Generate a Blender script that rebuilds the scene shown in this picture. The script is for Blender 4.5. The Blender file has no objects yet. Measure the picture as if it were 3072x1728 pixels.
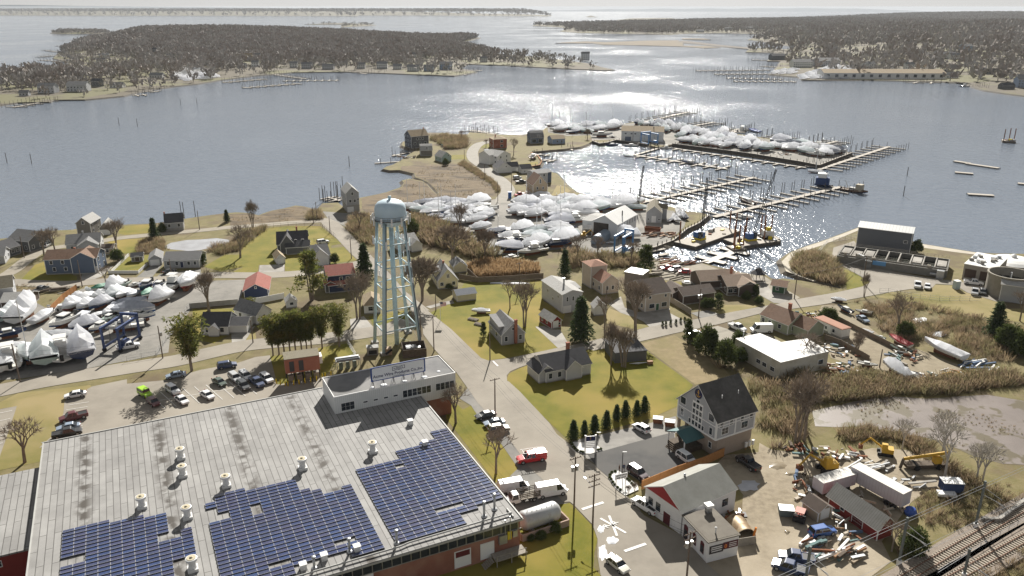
import bpy, bmesh, math, random
import numpy as np
from mathutils import Vector, Matrix
from mathutils.geometry import delaunay_2d_cdt, tessellate_polygon
random.seed(7); rng = np.random.default_rng(7)
R = math.radians
SC = bpy.context.scene
COL = SC.collection
# ------------------------------------------------------------ camera, sky, sun, exposure
LZ = 1.2                      # level of the land above the water
HC = 85.0 + LZ                # camera height
FPX = 2400.0                  # focal length in photograph pixels
PITCH = math.atan(844.0/FPX)
cam = bpy.data.cameras.new('camera'); cam.sensor_width = 36.0; cam.lens = 36.0*FPX/3072.0
cam.clip_start = 1.0; cam.clip_end = 200000.0
camo = bpy.data.objects.new('camera', cam); COL.objects.link(camo)
camo.location = (0, 0, HC); camo.rotation_euler = (math.pi/2-PITCH, 0, 0); SC.camera = camo
SUN_AZ, SUN_EL = 5.8, 31.8    # degrees right of the view direction, degrees up
w = bpy.data.worlds.new('World'); SC.world = w; w.use_nodes = True
nt = w.node_tree; bg = nt.nodes['Background']
sky = nt.nodes.new('ShaderNodeTexSky'); sky.sky_type = 'NISHITA'; sky.sun_disc = False
sky.sun_elevation = R(SUN_EL); sky.sun_rotation = R(SUN_AZ); sky.altitude = 90; sky.air_density = 1.0; sky.dust_density = 0.1; sky.ozone_density = 1.0
hs = nt.nodes.new('ShaderNodeHueSaturation'); hs.inputs['Saturation'].default_value = .12; nt.links.new(sky.outputs[0], hs.inputs['Color']); gm = nt.nodes.new('ShaderNodeGamma'); gm.inputs[1].default_value = .6; nt.links.new(hs.outputs[0], gm.inputs[0]); nt.links.new(gm.outputs[0], bg.inputs[0]); bg.inputs[1].default_value = 0.075
sl = bpy.data.lights.new('sun', 'SUN'); sl.energy = 5.0; sl.angle = R(0.53); sl.color = (1.0, .955, .88)
so = bpy.data.objects.new('sun', sl); COL.objects.link(so)
d = Vector((math.sin(R(SUN_AZ))*math.cos(R(SUN_EL)), math.cos(R(SUN_AZ))*math.cos(R(SUN_EL)), math.sin(R(SUN_EL))))
so.rotation_euler = d.to_track_quat('Z', 'Y').to_euler(); so.location = (0, 0, 300)
vs = SC.view_settings; vs.view_transform = 'Standard'; vs.look = 'None'; vs.gamma = 1.0; vs.exposure = 0.93; vs.use_curve_mapping = False
try:
    SC.cycles.max_bounces = 5; SC.cycles.diffuse_bounces = 3; SC.cycles.glossy_bounces = 3; SC.cycles.transparent_max_bounces = 8
except Exception: pass
RE = 7.4e6                    # effective earth radius: the sea curves away to its horizon
def drop(x, y): return -(x*x+y*y)/(2*RE)

# ------------------------------------------------------------ where a point seen in the survey photo stands on the ground
def ground(px, py, h=0.0, base=LZ):
    u = (px-1536)/FPX; v = (py-864)/FPX
    dy = math.cos(PITCH)-v*math.sin(PITCH); dz = -(math.sin(PITCH)+v*math.cos(PITCH))
    t = (HC-base-h)/max(-dz, 1e-4)
    for _ in range(4):        # the curved sea
        t = (HC-base-h-drop(u*t, dy*t)*(1 if t > 900 else 0))/max(-dz, 1e-4)
        t = min(t, 30000)
    return Vector((u*t, dy*t))
def crop(ox, oy, s):
    return lambda x, y, h=0.0, base=LZ: ground(ox+x*s, oy+y*s, h, base)
q = .27605
cA = crop(0,560,q); cB = crop(600,560,q); cC = crop(0,840,q); cD = crop(1160,330,q); cE = crop(1600,320,q); cF = crop(2180,320,q)
cG = crop(1160,560,q); cH = crop(1700,560,q); cI = crop(2300,640,.3451); cJ = crop(600,840,q); cK = crop(1200,760,q); cL = crop(1780,760,q)
cM = crop(2400,960,.30366); cN = crop(1900,1100,q); cO = crop(2350,1300,.29542); cP = crop(0,1160,.39196); cQ = crop(600,1200,.36446)
cR = crop(1100,1360,.31056); cS = crop(1350,1140,.276); cT = crop(1700,1380,.2795); cU = crop(1050,560,.4005)
cV0 = crop(0,0,.39752); cV1 = crop(1024,0,.39752); cV2 = crop(2048,0,.39752); cW = crop(0,0,1.19255); cX = crop(900,980,.20186)
cY = crop(1640,500,.17941); cZ = crop(2450,680,.24146); c2 = crop(1200,560,.20704); c3 = crop(2000,1450,.19187); c4 = crop(1700,1250,.17253)
def height(c, bx, by, tx, ty, s=None):  # height above the land of the point seen at (tx,ty) over the ground point (bx,by)
    g = c(bx, by); lo, hi = 0.0, 60.0
    for _ in range(40):
        m = (lo+hi)/2
        if c(tx, ty, m).y > g.y: lo = m
        else: hi = m
    return lo

# ------------------------------------------------------------ materials
MATS = {}
def M(name, c, c2=None, scale=.5, rough=.8, bump=0.0, bscale=None, metal=0.0, spec=.3, detail=5, contrast=(.35,.65), c3=None, s3=.05, k3=(.45,.6), stretch=None, wave=None, coat=0):
    if name in MATS: return MATS[name]
    m = bpy.data.materials.new(name); m.use_nodes = True; nt = m.node_tree; N = nt.nodes; L = nt.links
    b = N['Principled BSDF']; b.inputs['Roughness'].default_value = rough; b.inputs['Metallic'].default_value = metal
    b.inputs['Specular IOR Level'].default_value = spec
    if coat: b.inputs['Coat Weight'].default_value = coat; b.inputs['Coat Roughness'].default_value = .08
    c = tuple(c)+(1,); b.inputs['Base Color'].default_value = c; m.diffuse_color = c
    geo = N.new('ShaderNodeNewGeometry'); vec = geo.outputs['Position']
    if stretch:
        mp = N.new('ShaderNodeMapping'); L.new(vec, mp.inputs[0]); mp.inputs['Scale'].default_value = stretch[:3]
        if len(stretch) > 3: mp.inputs['Rotation'].default_value = (0,0,R(stretch[3]))
        vec = mp.outputs[0]
    def noise(s, dt=detail):
        n = N.new('ShaderNodeTexNoise'); n.inputs['Scale'].default_value = s; n.inputs['Detail'].default_value = dt; n.inputs['Roughness'].default_value = .62; L.new(vec, n.inputs['Vector']); return n
    col = None
    if c2 is not None:
        n = noise(scale); r = N.new('ShaderNodeValToRGB'); r.color_ramp.elements[0].position, r.color_ramp.elements[1].position = contrast
        r.color_ramp.elements[0].color = c; r.color_ramp.elements[1].color = tuple(c2)+(1,); L.new(n.outputs['Fac'], r.inputs[0]); col = r.outputs[0]
        if c3 is not None:
            n3 = noise(s3, 3); r3 = N.new('ShaderNodeMapRange'); r3.inputs[1].default_value, r3.inputs[2].default_value = k3; L.new(n3.outputs['Fac'], r3.inputs[0])
            mx = N.new('ShaderNodeMix'); mx.data_type = 'RGBA'; L.new(r3.outputs[0], mx.inputs[0]); L.new(col, mx.inputs[6]); mx.inputs[7].default_value = tuple(c3)+(1,); col = mx.outputs[2]
    bh = None
    if wave:   # (axis, metres per board, strength): clapboard, ribbed metal, corrugation
        ax, per, st = wave
        sx = N.new('ShaderNodeSeparateXYZ'); tc = N.new('ShaderNodeTexCoord'); L.new(tc.outputs['Object'], sx.inputs[0])
        mt = N.new('ShaderNodeMath'); mt.operation = 'MULTIPLY'; L.new(sx.outputs['XYZ'.index(ax)], mt.inputs[0]); mt.inputs[1].default_value = 1/per
        fr = N.new('ShaderNodeMath'); fr.operation = 'FRACT'; L.new(mt.outputs[0], fr.inputs[0])
        gt = N.new('ShaderNodeMath'); gt.operation = 'GREATER_THAN'; L.new(fr.outputs[0], gt.inputs[0]); gt.inputs[1].default_value = .12
        mx = N.new('ShaderNodeMix'); mx.data_type = 'RGBA'; mx.inputs[6].default_value = tuple(q*(1-st) for q in c[:3])+(1,)
        L.new(gt.outputs[0], mx.inputs[0])
        if col: L.new(col, mx.inputs[7])
        else: mx.inputs[7].default_value = c
        col = mx.outputs[2]
    if col: L.new(col, b.inputs['Base Color'])
    if bump:
        n = noise(bscale or scale*4); bp = N.new('ShaderNodeBump'); bp.inputs['Strength'].default_value = min(1,bump); bp.inputs['Distance'].default_value = .1*max(1,bump)
        L.new(n.outputs['Fac'], bp.inputs['Height']); L.new(bp.outputs[0], b.inputs['Normal'])
    MATS[name] = m; return m

asphalt = M('asphalt', (.215,.193,.16), (.26,.234,.195), .35, .9, c3=(.30,.272,.227), s3=.045, k3=(.42,.66))
asphalt_dark = M('asphalt_new', (.062,.062,.062), (.082,.08,.078), .6, .9, c3=(.10,.096,.09), s3=.06)
concrete = M('concrete', (.30,.285,.26), (.38,.36,.325), .5, .9, c3=(.24,.225,.2), s3=.12)
gravel = M('gravel', (.20,.165,.115), (.29,.245,.175), .9, .95, bump=.5, c3=(.36,.31,.235), s3=.07, k3=(.4,.66))
yard = M('yard_gravel', (.17,.163,.148), (.225,.213,.19), .7, .95, bump=.3, c3=(.265,.25,.225), s3=.06)
lawn_m = M('lawn', (.115,.118,.006), (.18,.155,.016), .22, .95, bump=.4, bscale=6, c3=(.245,.185,.04), s3=.035, k3=(.45,.68))
lawn_dry = M('dry_lawn', (.20,.165,.055), (.15,.14,.035), .25, .95, bump=.4, bscale=6, c3=(.27,.215,.10), s3=.04, k3=(.4,.6))
tan_ground = M('bare_field', (.25,.195,.105), (.19,.15,.075), .5, .95, bump=.4, c3=(.17,.145,.055), s3=.06, k3=(.5,.7))
marsh_m = M('marsh_grass', (.11,.08,.045), (.175,.13,.075), .35, .95, bump=1, bscale=1.5, c3=(.062,.045,.027), s3=.11, k3=(.5,.62), stretch=(.6,1.6,1))
scrub_m = M('scrub_ground', (.135,.12,.042), (.19,.157,.074), .4, .95, bump=.6, bscale=2, c3=(.12,.09,.05), s3=.06, k3=(.48,.64))
far_bank = M('far_bank', (.06,.055,.048), (.09,.08,.066), .05, .95)
bank_m = M('shore_bank', (.10,.085,.065), (.17,.145,.11), .5, .95, bump=1)
sand = M('sand', (.42,.38,.31), (.5,.46,.385), .4, .95)
snow = M('snow', (.78,.79,.81), (.7,.72,.75), .8, .7)
mud = M('mud_flat', (.15,.125,.11), (.195,.165,.147), .12, .4, c3=(.10,.08,.042), s3=.16, k3=(.52,.56), spec=.5, detail=7)
paint_white = M('road_paint', (.72,.71,.68), (.6,.59,.56), 2, .7)
far_ground = M('wood_floor', (.085,.072,.05), (.115,.097,.065), .02, .95, c3=(.125,.118,.055), s3=.012, k3=(.5,.56))

# ------------------------------------------------------------ mesh helpers
def tag(o, label=None, cat=None, group=None, kind=None):
    if label: o['label'] = label
    if cat: o['category'] = cat
    if group: o['group'] = group
    if kind: o['kind'] = kind
    return o
def link(o, parent=None):
    COL.objects.link(o)
    if parent is not None: o.parent = parent
    return o
def empty(name, loc=(0,0,0), rz=0, label=None, cat=None, group=None):
    o = bpy.data.objects.new(name, None); o.empty_display_size = .5; COL.objects.link(o)
    o.location = (loc[0], loc[1], loc[2] if len(loc) > 2 else LZ); o.rotation_euler = (0,0,rz); return tag(o, label, cat, group)
def inst(name, mesh, parent=None, loc=(0,0,0), rz=0, scale=None, rot=None):
    o = bpy.data.objects.new(name, mesh); link(o, parent); o.location = loc; o.rotation_euler = rot if rot is not None else (0,0,rz)
    if scale is not None: o.scale = scale if hasattr(scale,'__len__') else (scale,)*3
    return o
class MB:
    def __init__(s): s.v = []; s.f = []; s.m = []
    def add(s, vs, fs, mi=0):
        k = len(s.v); s.v += [tuple(a) for a in vs]; s.f += [tuple(i+k for i in f) for f in fs]; s.m += [mi]*len(fs); return s
    def box(s, x, y, z, sx, sy, sz, mi=0, rz=0):          # centre x,y; bottom z
        c, n = math.cos(rz), math.sin(rz); vs = []
        for dz in (0, sz):
            for dx, dy in ((-1,-1),(1,-1),(1,1),(-1,1)):
                a, b = dx*sx/2, dy*sy/2; vs.append((x+a*c-b*n, y+a*n+b*c, z+dz))
        return s.add(vs, [(3,2,1,0),(4,5,6,7),(0,1,5,4),(1,2,6,5),(2,3,7,6),(3,0,4,7)], mi)
    def prism(s, poly, z0, z1, mi=0, cap=None):           # ccw polygon
        n = len(poly); vs = [(p[0],p[1],z0) for p in poly]+[(p[0],p[1],z1) for p in poly]
        s.add(vs, [(i,(i+1)%n,(i+1)%n+n,i+n) for i in range(n)], mi)
        return s.add(vs, [tuple(range(n))[::-1], tuple(range(n,2*n))], mi if cap is None else cap)
    def tube(s, a, b, r0, r1=None, n=6, mi=0, cap=True):
        a, b = Vector(a), Vector(b); r1 = r0 if r1 is None else r1; t = b-a
        if t.length < 1e-6: return s
        t.normalize(); u = t.orthogonal().normalized(); w = t.cross(u); vs = []
        for c, r in ((a,r0),(b,r1)):
            for i in range(n):
                k = 2*math.pi*i/n; vs.append(c+u*(r*math.cos(k))+w*(r*math.sin(k)))
        fs = [(i,(i+1)%n,(i+1)%n+n,i+n) for i in range(n)]
        if cap: fs += [tuple(range(n))[::-1], tuple(range(n,2*n))]
        return s.add(vs, fs, mi)
    def lathe(s, prof, n=16, mi=0, x=0, y=0):             # [(r,z)...] bottom to top
        vs = []
        for r, z in prof:
            for i in range(n):
                k = 2*math.pi*i/n; vs.append((x+r*math.cos(k), y+r*math.sin(k), z))
        fs = []
        for j in range(len(prof)-1):
            for i in range(n): fs.append((j*n+i, j*n+(i+1)%n, (j+1)*n+(i+1)%n, (j+1)*n+i))
        fs += [tuple(range(n))[::-1], tuple(range((len(prof)-1)*n, len(prof)*n))]
        return s.add(vs, fs, mi)
    def loft(s, rings, mi=0, cap=True, closed=True):
        n = len(rings[0]); vs = [p for r in rings for p in r]; fs = []
        for j in range(len(rings)-1):
            for i in range(n if closed else n-1): fs.append((j*n+i, j*n+(i+1)%n, (j+1)*n+(i+1)%n, (j+1)*n+i))
        if cap and closed: fs += [tuple(range(n))[::-1], tuple(range((len(rings)-1)*n, len(rings)*n))]
        return s.add(vs, fs, mi)
    def mesh(s, name, mats, smooth=False):
        me = bpy.data.meshes.new(name); me.from_pydata(s.v, [], s.f)
        for m in (mats if isinstance(mats,(list,tuple)) else [mats]): me.materials.append(m)
        if any(s.m): me.polygons.foreach_set('material_index', s.m)
        if smooth: me.polygons.foreach_set('use_smooth', [True]*len(me.polygons))
        me.update(); return me
    def build(s, name, mats, parent=None, smooth=False, loc=(0,0,0), rz=0):
        return inst(name, s.mesh(name, mats, smooth), parent, loc, rz)
def npmesh(name, V, F, mat, MI=None):        # V (n,3), F (m,4) or (m,3)
    me = bpy.data.meshes.new(name); n, k = F.shape
    me.vertices.add(len(V)); me.vertices.foreach_set('co', V.astype(np.float32).ravel())
    me.loops.add(n*k); me.loops.foreach_set('vertex_index', F.astype(np.int32).ravel())
    me.polygons.add(n); me.polygons.foreach_set('loop_start', np.arange(0,n*k,k,dtype=np.int32))
    for m in (mat if isinstance(mat,(list,tuple)) else [mat]): me.materials.append(m)
    if MI is not None: me.polygons.foreach_set('material_index', MI.astype(np.int32))
    me.update(calc_edges=True); return me
def inside(poly, x, y):
    c = False; n = len(poly); j = n-1
    for i in range(n):
        xi, yi = poly[i][0], poly[i][1]; xj, yj = poly[j][0], poly[j][1]
        if (yi > y) != (yj > y) and x < (xj-xi)*(y-yi)/(yj-yi)+xi: c = not c
        j = i
    return c
def area(p): return sum(p[i-1][0]*p[i][1]-p[i][0]*p[i-1][1] for i in range(len(p)))/2
def sheet(name, pts, z, mat, label, cat='ground', kind='structure'):
    pts = [(p[0],p[1]) for p in pts]
    if area(pts) < 0: pts = pts[::-1]
    tris = tessellate_polygon([[Vector((x,y,0)) for x,y in pts]])
    b = MB(); b.add([(x,y,z) for x,y in pts], [])
    for t in tris:
        a, c, e = (pts[i] for i in t)
        b.f.append(tuple(t) if (c[0]-a[0])*(e[1]-a[1])-(c[1]-a[1])*(e[0]-a[0]) > 0 else tuple(t)[::-1]); b.m.append(0)
    return tag(b.build(name, mat), label, cat, None, kind)
def smooth_line(pts, n=4):
    pts = [Vector(p[:2]) for p in pts]; out = []
    for i in range(len(pts)-1):
        p0 = pts[max(i-1,0)]; p1 = pts[i]; p2 = pts[i+1]; p3 = pts[min(i+2,len(pts)-1)]
        for k in range(n):
            t = k/n; out.append(.5*((2*p1)+(p2-p0)*t+(2*p0-5*p1+4*p2-p3)*t*t+(3*p1-p0-3*p2+p3)*t*t*t))
    out.append(pts[-1]); return out
def strip(name, pts, wd, z, mat, label, cat='path', kind='structure'):
    pts = smooth_line(pts); L, Rr = [], []
    for i, p in enumerate(pts):
        t = (pts[min(i+1,len(pts)-1)]-pts[max(i-1,0)]).normalized(); n = Vector((-t.y,t.x))*wd/2; L.append(p+n); Rr.append(p-n)
    b = MB(); n = len(pts); b.add([(p.x,p.y,z) for p in L]+[(p.x,p.y,z) for p in Rr], [(i,i+n,i+1+n,i+1) for i in range(n-1)])
    return tag(b.build(name, mat), label, cat, None, kind)
def land(name, poly, mats, label, hfun=None, step=40, z=LZ, bank=3.0, kind='structure', deep=-1.0, curve=False):
    poly = [Vector(p[:2]) for p in poly]
    if area(poly) < 0: poly = poly[::-1]
    n = len(poly); pts = list(poly); edges = [(i,(i+1)%n) for i in range(n)]
    if hfun:
        xs = [p.x for p in poly]; ys = [p.y for p in poly]
        for x in np.arange(min(xs), max(xs), step):
            for y in np.arange(min(ys), max(ys), step):
                if inside(poly, x, y): pts.append(Vector((x+random.uniform(-.2,.2)*step, y+random.uniform(-.2,.2)*step)))
    r = delaunay_2d_cdt([Vector((p.x,p.y)) for p in pts], edges, [list(range(n))], 1, 1e-4)
    vv, _, ff = r[0], r[1], r[2]
    b = MB(); vs = []
    for p in vv: vs.append((p.x, p.y, z+(hfun(p.x,p.y) if hfun else 0)+(drop(p.x,p.y) if curve else 0)))
    b.add(vs, [tuple(f) for f in ff])
    sk = []
    for i in range(n):
        e0 = (poly[i]-poly[i-1]).normalized(); e1 = (poly[(i+1)%n]-poly[i]).normalized()
        nn = Vector((e0.y+e1.y, -e0.x-e1.x)); nn = nn.normalized() if nn.length > 1e-3 else Vector((e0.y,-e0.x))
        dz = drop(*poly[i]) if curve else 0
        sk.append((poly[i].x, poly[i].y, z+dz+.001)); o = poly[i]+nn*bank; sk.append((o.x, o.y, deep+dz))
    b.add(sk, [(2*i, 2*i+1, (2*i+3)%(2*n), (2*i+2)%(2*n)) for i in range(n)], 1)
    return tag(b.build(name, mats), label, 'ground', None, kind)
# ============================================================ THE SETTING: water, land, roads, lawns
def water_mat():
    m = bpy.data.materials.new('water'); m.use_nodes = True; nt = m.node_tree; N = nt.nodes; L = nt.links; b = N['Principled BSDF']
    b.inputs['Base Color'].default_value = (.145,.175,.22,1); b.inputs['Roughness'].default_value = .2; b.inputs['IOR'].default_value = 1.333
    g = N.new('ShaderNodeNewGeometry'); mp = N.new('ShaderNodeMapping'); L.new(g.outputs['Position'], mp.inputs[0]); mp.inputs['Scale'].default_value = (1,.8,0); mp.inputs['Rotation'].default_value = (0,0,R(20))
    def noise(s, dt, src=mp.outputs[0], ro=.55):
        n = N.new('ShaderNodeTexNoise'); n.inputs['Scale'].default_value = s; n.inputs['Detail'].default_value = dt; n.inputs['Roughness'].default_value = ro; L.new(src, n.inputs['Vector']); return n
    ripple = noise(.9, 3); chop = noise(.22, 3); wind = noise(.006, 4)
    mr = N.new('ShaderNodeMapRange'); L.new(wind.outputs['Fac'], mr.inputs[0]); mr.inputs[1].default_value = .36; mr.inputs[2].default_value = .6; mr.inputs[3].default_value = .55; mr.inputs[4].default_value = 1.0
    ad = N.new('ShaderNodeMath'); ad.operation = 'MULTIPLY_ADD'; L.new(chop.outputs['Fac'], ad.inputs[0]); ad.inputs[1].default_value = 2.2; L.new(ripple.outputs['Fac'], ad.inputs[2])
    bp = N.new('ShaderNodeBump'); bp.inputs['Distance'].default_value = .315; L.new(mr.outputs[0], bp.inputs['Strength']); L.new(ad.outputs[0], bp.inputs['Height']); L.new(bp.outputs[0], b.inputs['Normal'])
    r2 = N.new('ShaderNodeMapRange'); L.new(wind.outputs['Fac'], r2.inputs[0]); r2.inputs[1].default_value = .36; r2.inputs[2].default_value = .6; r2.inputs[3].default_value = .07; r2.inputs[4].default_value = .15; L.new(r2.outputs[0], b.inputs['Roughness'])
    return m
water_m = water_mat()
def make_water():
    radii = [0,60,150,300,500,800,1200,1800,2600,3600,5000,7000,9500,12500,16000,20000,25000,30000,33000,36500]; n = 96; b = MB(); vs = [(0,0,0)]
    for r in radii[1:]:
        for i in range(n): a = 2*math.pi*i/n; vs.append((r*math.cos(a), r*math.sin(a), drop(r,0)))
    fs = [(0,1+i,1+(i+1)%n) for i in range(n)]
    for j in range(len(radii)-2):
        for i in range(n): fs.append((1+j*n+i, 1+(j+1)*n+i, 1+(j+1)*n+(i+1)%n, 1+j*n+(i+1)%n))
    b.add(vs, fs); o = b.build('water', water_m, None, True); tag(o, 'blue grey tidal water of the harbour and the open sound', 'water', None, 'structure')
make_water()
# ---- the near land with its coves, basin and marina island
shore = [cA(-420,640), cA(-150,570), cA(0,565), cA(100,558), cA(250,520), cA(500,480), cA(780,468), cA(1010,430), cA(1270,418), cA(1430,408), cA(1620,402), cA(1800,385), cA(2000,350), cA(2246,314),
 cB(260,290), cB(400,278), cB(510,284), cB(640,310), cB(700,285), cB(780,260), cB(900,238), cB(1040,204), cB(1120,212), cB(1200,232), cB(1240,262), cB(1285,262), cB(1295,230), cB(1330,180), cB(1500,172), cB(1545,210), cB(1740,120), cB(1900,88),
 cD(0,893), cD(60,870), cD(165,835), cD(188,790), cD(165,765), cD(250,745), cD(385,770), cD(430,800), cD(500,880), cD(540,912), cD(560,905), cD(520,850), cD(450,785), cD(400,762), cD(312,732), cD(300,690), cD(140,652), cD(30,655), cD(-40,640), cD(0,612), cD(60,596), cD(140,556), cD(215,500), cD(330,430), cD(235,415), cD(165,385), cD(175,345), cD(255,318),
 cD(262,290), cD(460,245), cD(560,246), cD(760,262), cD(870,268), cD(900,242), cD(1100,255), cD(1200,265), cD(1300,270), cD(1480,272), cD(1560,258), cD(1690,235), cD(1725,195), cD(1800,180), cD(1950,175),
 cE(520,196), cE(700,205), cE(850,196), cE(1000,185), cE(1080,170), cE(1400,176), cE(1640,215), cE(1750,250), cE(2000,270), cE(2246,300),
 cF(320,325), cF(780,398), cF(1280,478), cF(1360,512), cF(1000,650), cF(800,610), cF(300,528), cF(0,487),
 cE(1510,412), cE(1420,432), cE(1330,440), cE(1240,415), cE(900,365), cE(800,395), cE(720,405), cE(640,375), cE(600,400), cE(500,438), cE(340,458), cE(0,488),
 cD(1600,432), cD(1565,470), cD(1640,505), cD(1680,562), cD(1660,602), cD(1570,618), cD(1640,655), cD(1850,685), cD(1895,740), cD(1960,815), cD(2030,862), cD(2045,890),
 cE(450,925), cE(560,955), cE(640,975), cE(740,1010), cE(890,1018), cE(1100,1028), cE(1240,1066), cE(1510,1090), cE(1700,1140), cE(1850,1155),
 cH(1545,310), cH(1440,400), cH(1300,465), cH(1160,585), cH(1060,640), cH(960,660), cH(745,715), cH(735,745), cH(640,757), cH(640,772), cH(760,775), cH(900,770), cH(1040,800), cH(1200,812), cH(1480,832), cH(1650,872), cH(1900,930), cH(2000,952), cH(2100,960),
 cL(1880,232), cL(1930,270), cL(2000,280), cL(2100,288), cI(60,572), cI(150,566), cI(300,585), cI(450,612), cI(560,635), cI(640,655), cI(650,640), cI(560,615), cI(420,580), cI(260,530), cI(165,500), cI(125,400), cI(200,340), cI(340,285), cI(480,240), cI(640,180), cI(820,112), cI(940,96), cI(1060,128), cI(1085,180), cI(1200,225), cI(1340,262), cI(1700,320), cI(1850,342), cI(2040,350), cI(2260,352), cI(2700,360), cI(3600,420)]
shore += [Vector((420,330)), Vector((420,40)), Vector((-420,40)), Vector((-420,330))]
land('ground', shore, [scrub_m, bank_m], 'near land of the peninsula with its coves and banks')
Z1, Z2, Z3, Z4 = LZ+.03, LZ+.06, LZ+.09, LZ+.12
def L_(*p): return list(p)
# lawns
lawns = [
 ('green lawn inside the fork of the two streets', lawn_m, L_(cK(320,650), cK(420,600), cK(580,530), cK(700,320), cK(850,310), cK(1450,300), cK(1560,290), cK(1560,520), cK(1800,650), cK(1750,780), cK(1500,800), cK(1720,1030), cK(1200,1130), cK(960,1165), cK(880,1140), cK(560,830))),
 ('green lawn round the long grey cottage', lawn_m, L_(cK(1160,1370), cK(1180,1310), cK(1300,1250), cK(1500,1175), cK(1840,1110), cK(2060,1045), cL(200,1030), cL(480,985), cL(1110,1449), cN(650,200), cN(480,430), cS(2174,420), cS(1300,660), cS(1270,640), cS(1080,460), cS(640,30))),
 ('lawn strip beside the factory end wall', lawn_m, L_(cX(2150,1180), cX(2300,1130), cX(2420,1230), cS(230,280), cS(340,450), cS(560,700), cS(740,960), cS(740,1030), cS(620,1080), cS(500,1120), cS(-40,420))),
 ('lawn below the long factory wall and the storage tank', lawn_m, L_(cR(1480,560), cR(1960,480), cR(2000,520), cR(2180,700), cR(2230,830), cR(2200,960), cR(2190,1100), cR(2330,1260), cR(2330,1700), cR(0,1700), cR(0,1130), cR(1000,1000))),
 ('lawn wedge between the street and the staff lot', lawn_dry, L_(cC(-300,1449), cC(-300,1400), cC(0,1330), cC(200,1230), cC(640,1180), cC(980,1140), cC(1000,1170), cC(730,1290), cC(690,1449), cP(440,340), cP(420,420), cP(340,440), cP(310,575), cP(0,640), cP(-300,700), cP(0,440), cP(130,150))),
 ('green lawn beside the brick substation', lawn_m, L_(cJ(760,830), cJ(1150,780), cJ(1330,730), cJ(1600,690), cJ(1690,830), cJ(1480,860), cJ(1400,1000), cJ(1330,1060), cJ(960,1130), cJ(850,1140), cJ(820,1060))),
 ('large lawn with the grey shingled house', lawn_m, L_(cB(480,870), cB(220,920), cB(40,870), cB(270,740), cB(420,740), cB(480,640), cB(600,560), cB(720,450), cB(1000,425), cB(1310,430), cB(1540,620), cB(1430,640), cB(1420,670), cB(1560,655), cB(1700,800), cB(1500,830), cB(930,940), cB(920,850), cB(640,850), cB(630,950), cB(300,955))),
 ('front lawn of the blue house by the yard', lawn_m, L_(cA(230,1010), cA(380,850), cA(500,810), cA(520,960), cA(760,950), cA(840,980), cA(830,1035), cA(340,1035))),
 ('fenced lawn with the small green shed', lawn_m, L_(cA(1220,930), cA(1400,760), cA(1620,740), cA(1610,850), cA(1510,940), cA(1200,940))),
 ('shore lawn behind the bay houses', lawn_m, L_(cA(1290,480), cA(1350,430), cA(1620,410), cA(1640,500), cA(1360,525), cA(1290,510))),
 ('lawn behind the left shore houses', lawn_m, L_(cA(1140,590), cA(1400,570), cA(1620,560), cA(1520,600), cA(1480,720), cA(1340,730), cA(1250,640))),
 ('yard lawn of the black roofed cape', lawn_m, L_(cJ(-80,320), cJ(360,310), cJ(470,390), cJ(490,470), cJ(310,600), cJ(150,690), cJ(-80,640))),
 ('small lawn under the tower row of pines', lawn_dry, L_(cJ(480,590), cJ(600,560), cJ(620,680), cJ(560,700), cJ(470,640))),
 ('lawn of the white cottage beneath the tower', lawn_m, L_(cJ(1830,400), cJ(1960,370), cJ(2246,330), cJ(2246,450), cJ(1900,510))),
 ('lawn by the white house under the bare trees', lawn_dry, L_(cL(150,590), cL(430,690), cL(600,800), cL(480,830), cL(130,760), cL(0,770), cL(0,700))),
 ('brown bare field beside the tall evergreens', tan_ground, L_(cL(500,985), cL(880,890), cL(1000,960), cL(1330,1160), cL(1500,1340), cL(1110,1430))),
 ('lawn in front of the brown shingled house', lawn_dry, L_(cL(1250,630), cL(1400,560), cL(1860,560), cL(1960,545), cL(1380,670))),
 ('lawn by the shore workyard', lawn_m, L_(cL(540,340), cL(650,270), cL(800,310), cL(960,320), cL(1060,390), cL(1100,400), cL(900,430), cL(790,400))),
 ('treatment plant lawn along the fence', lawn_dry, L_(cI(960,730), cI(1080,680), cI(1240,700), cI(1430,680), cI(1440,620), cI(1640,630), cI(1700,680), cI(2000,760), cI(2030,830), cI(2300,830), cI(2300,960), cI(1850,900), cI(1500,860), cI(1350,790))),
 ('grass verge at the plant entrance', lawn_m, L_(cI(670,490), cI(720,500), cI(920,590), cI(840,630), cI(700,665), cI(680,600))),
 ('strip of lawn behind the workshop junk', lawn_m, L_(cI(690,980), cI(900,1060), cI(1080,1160), cI(1140,1230), cI(1060,1290), cI(880,1280), cI(720,1130))),
 ('lawn at the road end of the sheds', lawn_dry, L_(cI(170,860), cI(460,830), cI(800,930), cI(1000,1090), cI(860,1010), cI(620,920), cI(330,890))),
 ('green patch behind the waterfront cottages', lawn_m, L_(cD(700,490), cD(850,485), cD(870,535), cD(690,540))),
 ('small green lawn by the shore hedge', lawn_m, L_(cD(600,350), cD(790,335), cD(800,360), cD(620,370))),
 ('oval green lawn inside the bend of the causeway road', lawn_m, L_(cD(1010,410), cD(1060,375), cD(1140,368), cD(1140,412))),
 ('lawn by the basin seawall', lawn_m, L_(cD(1450,590), cD(1640,560), cD(1650,590), cD(1480,605))),
 ('dry lawn of the tan house', lawn_dry, L_(cD(1790,930), cD(1850,820), cD(1940,830), cD(2000,880), cD(1930,920), cD(1850,970))),
]
for lab, m, pts in lawns: sheet('lawn', pts, Z1, m, lab, 'lawn')
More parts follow.
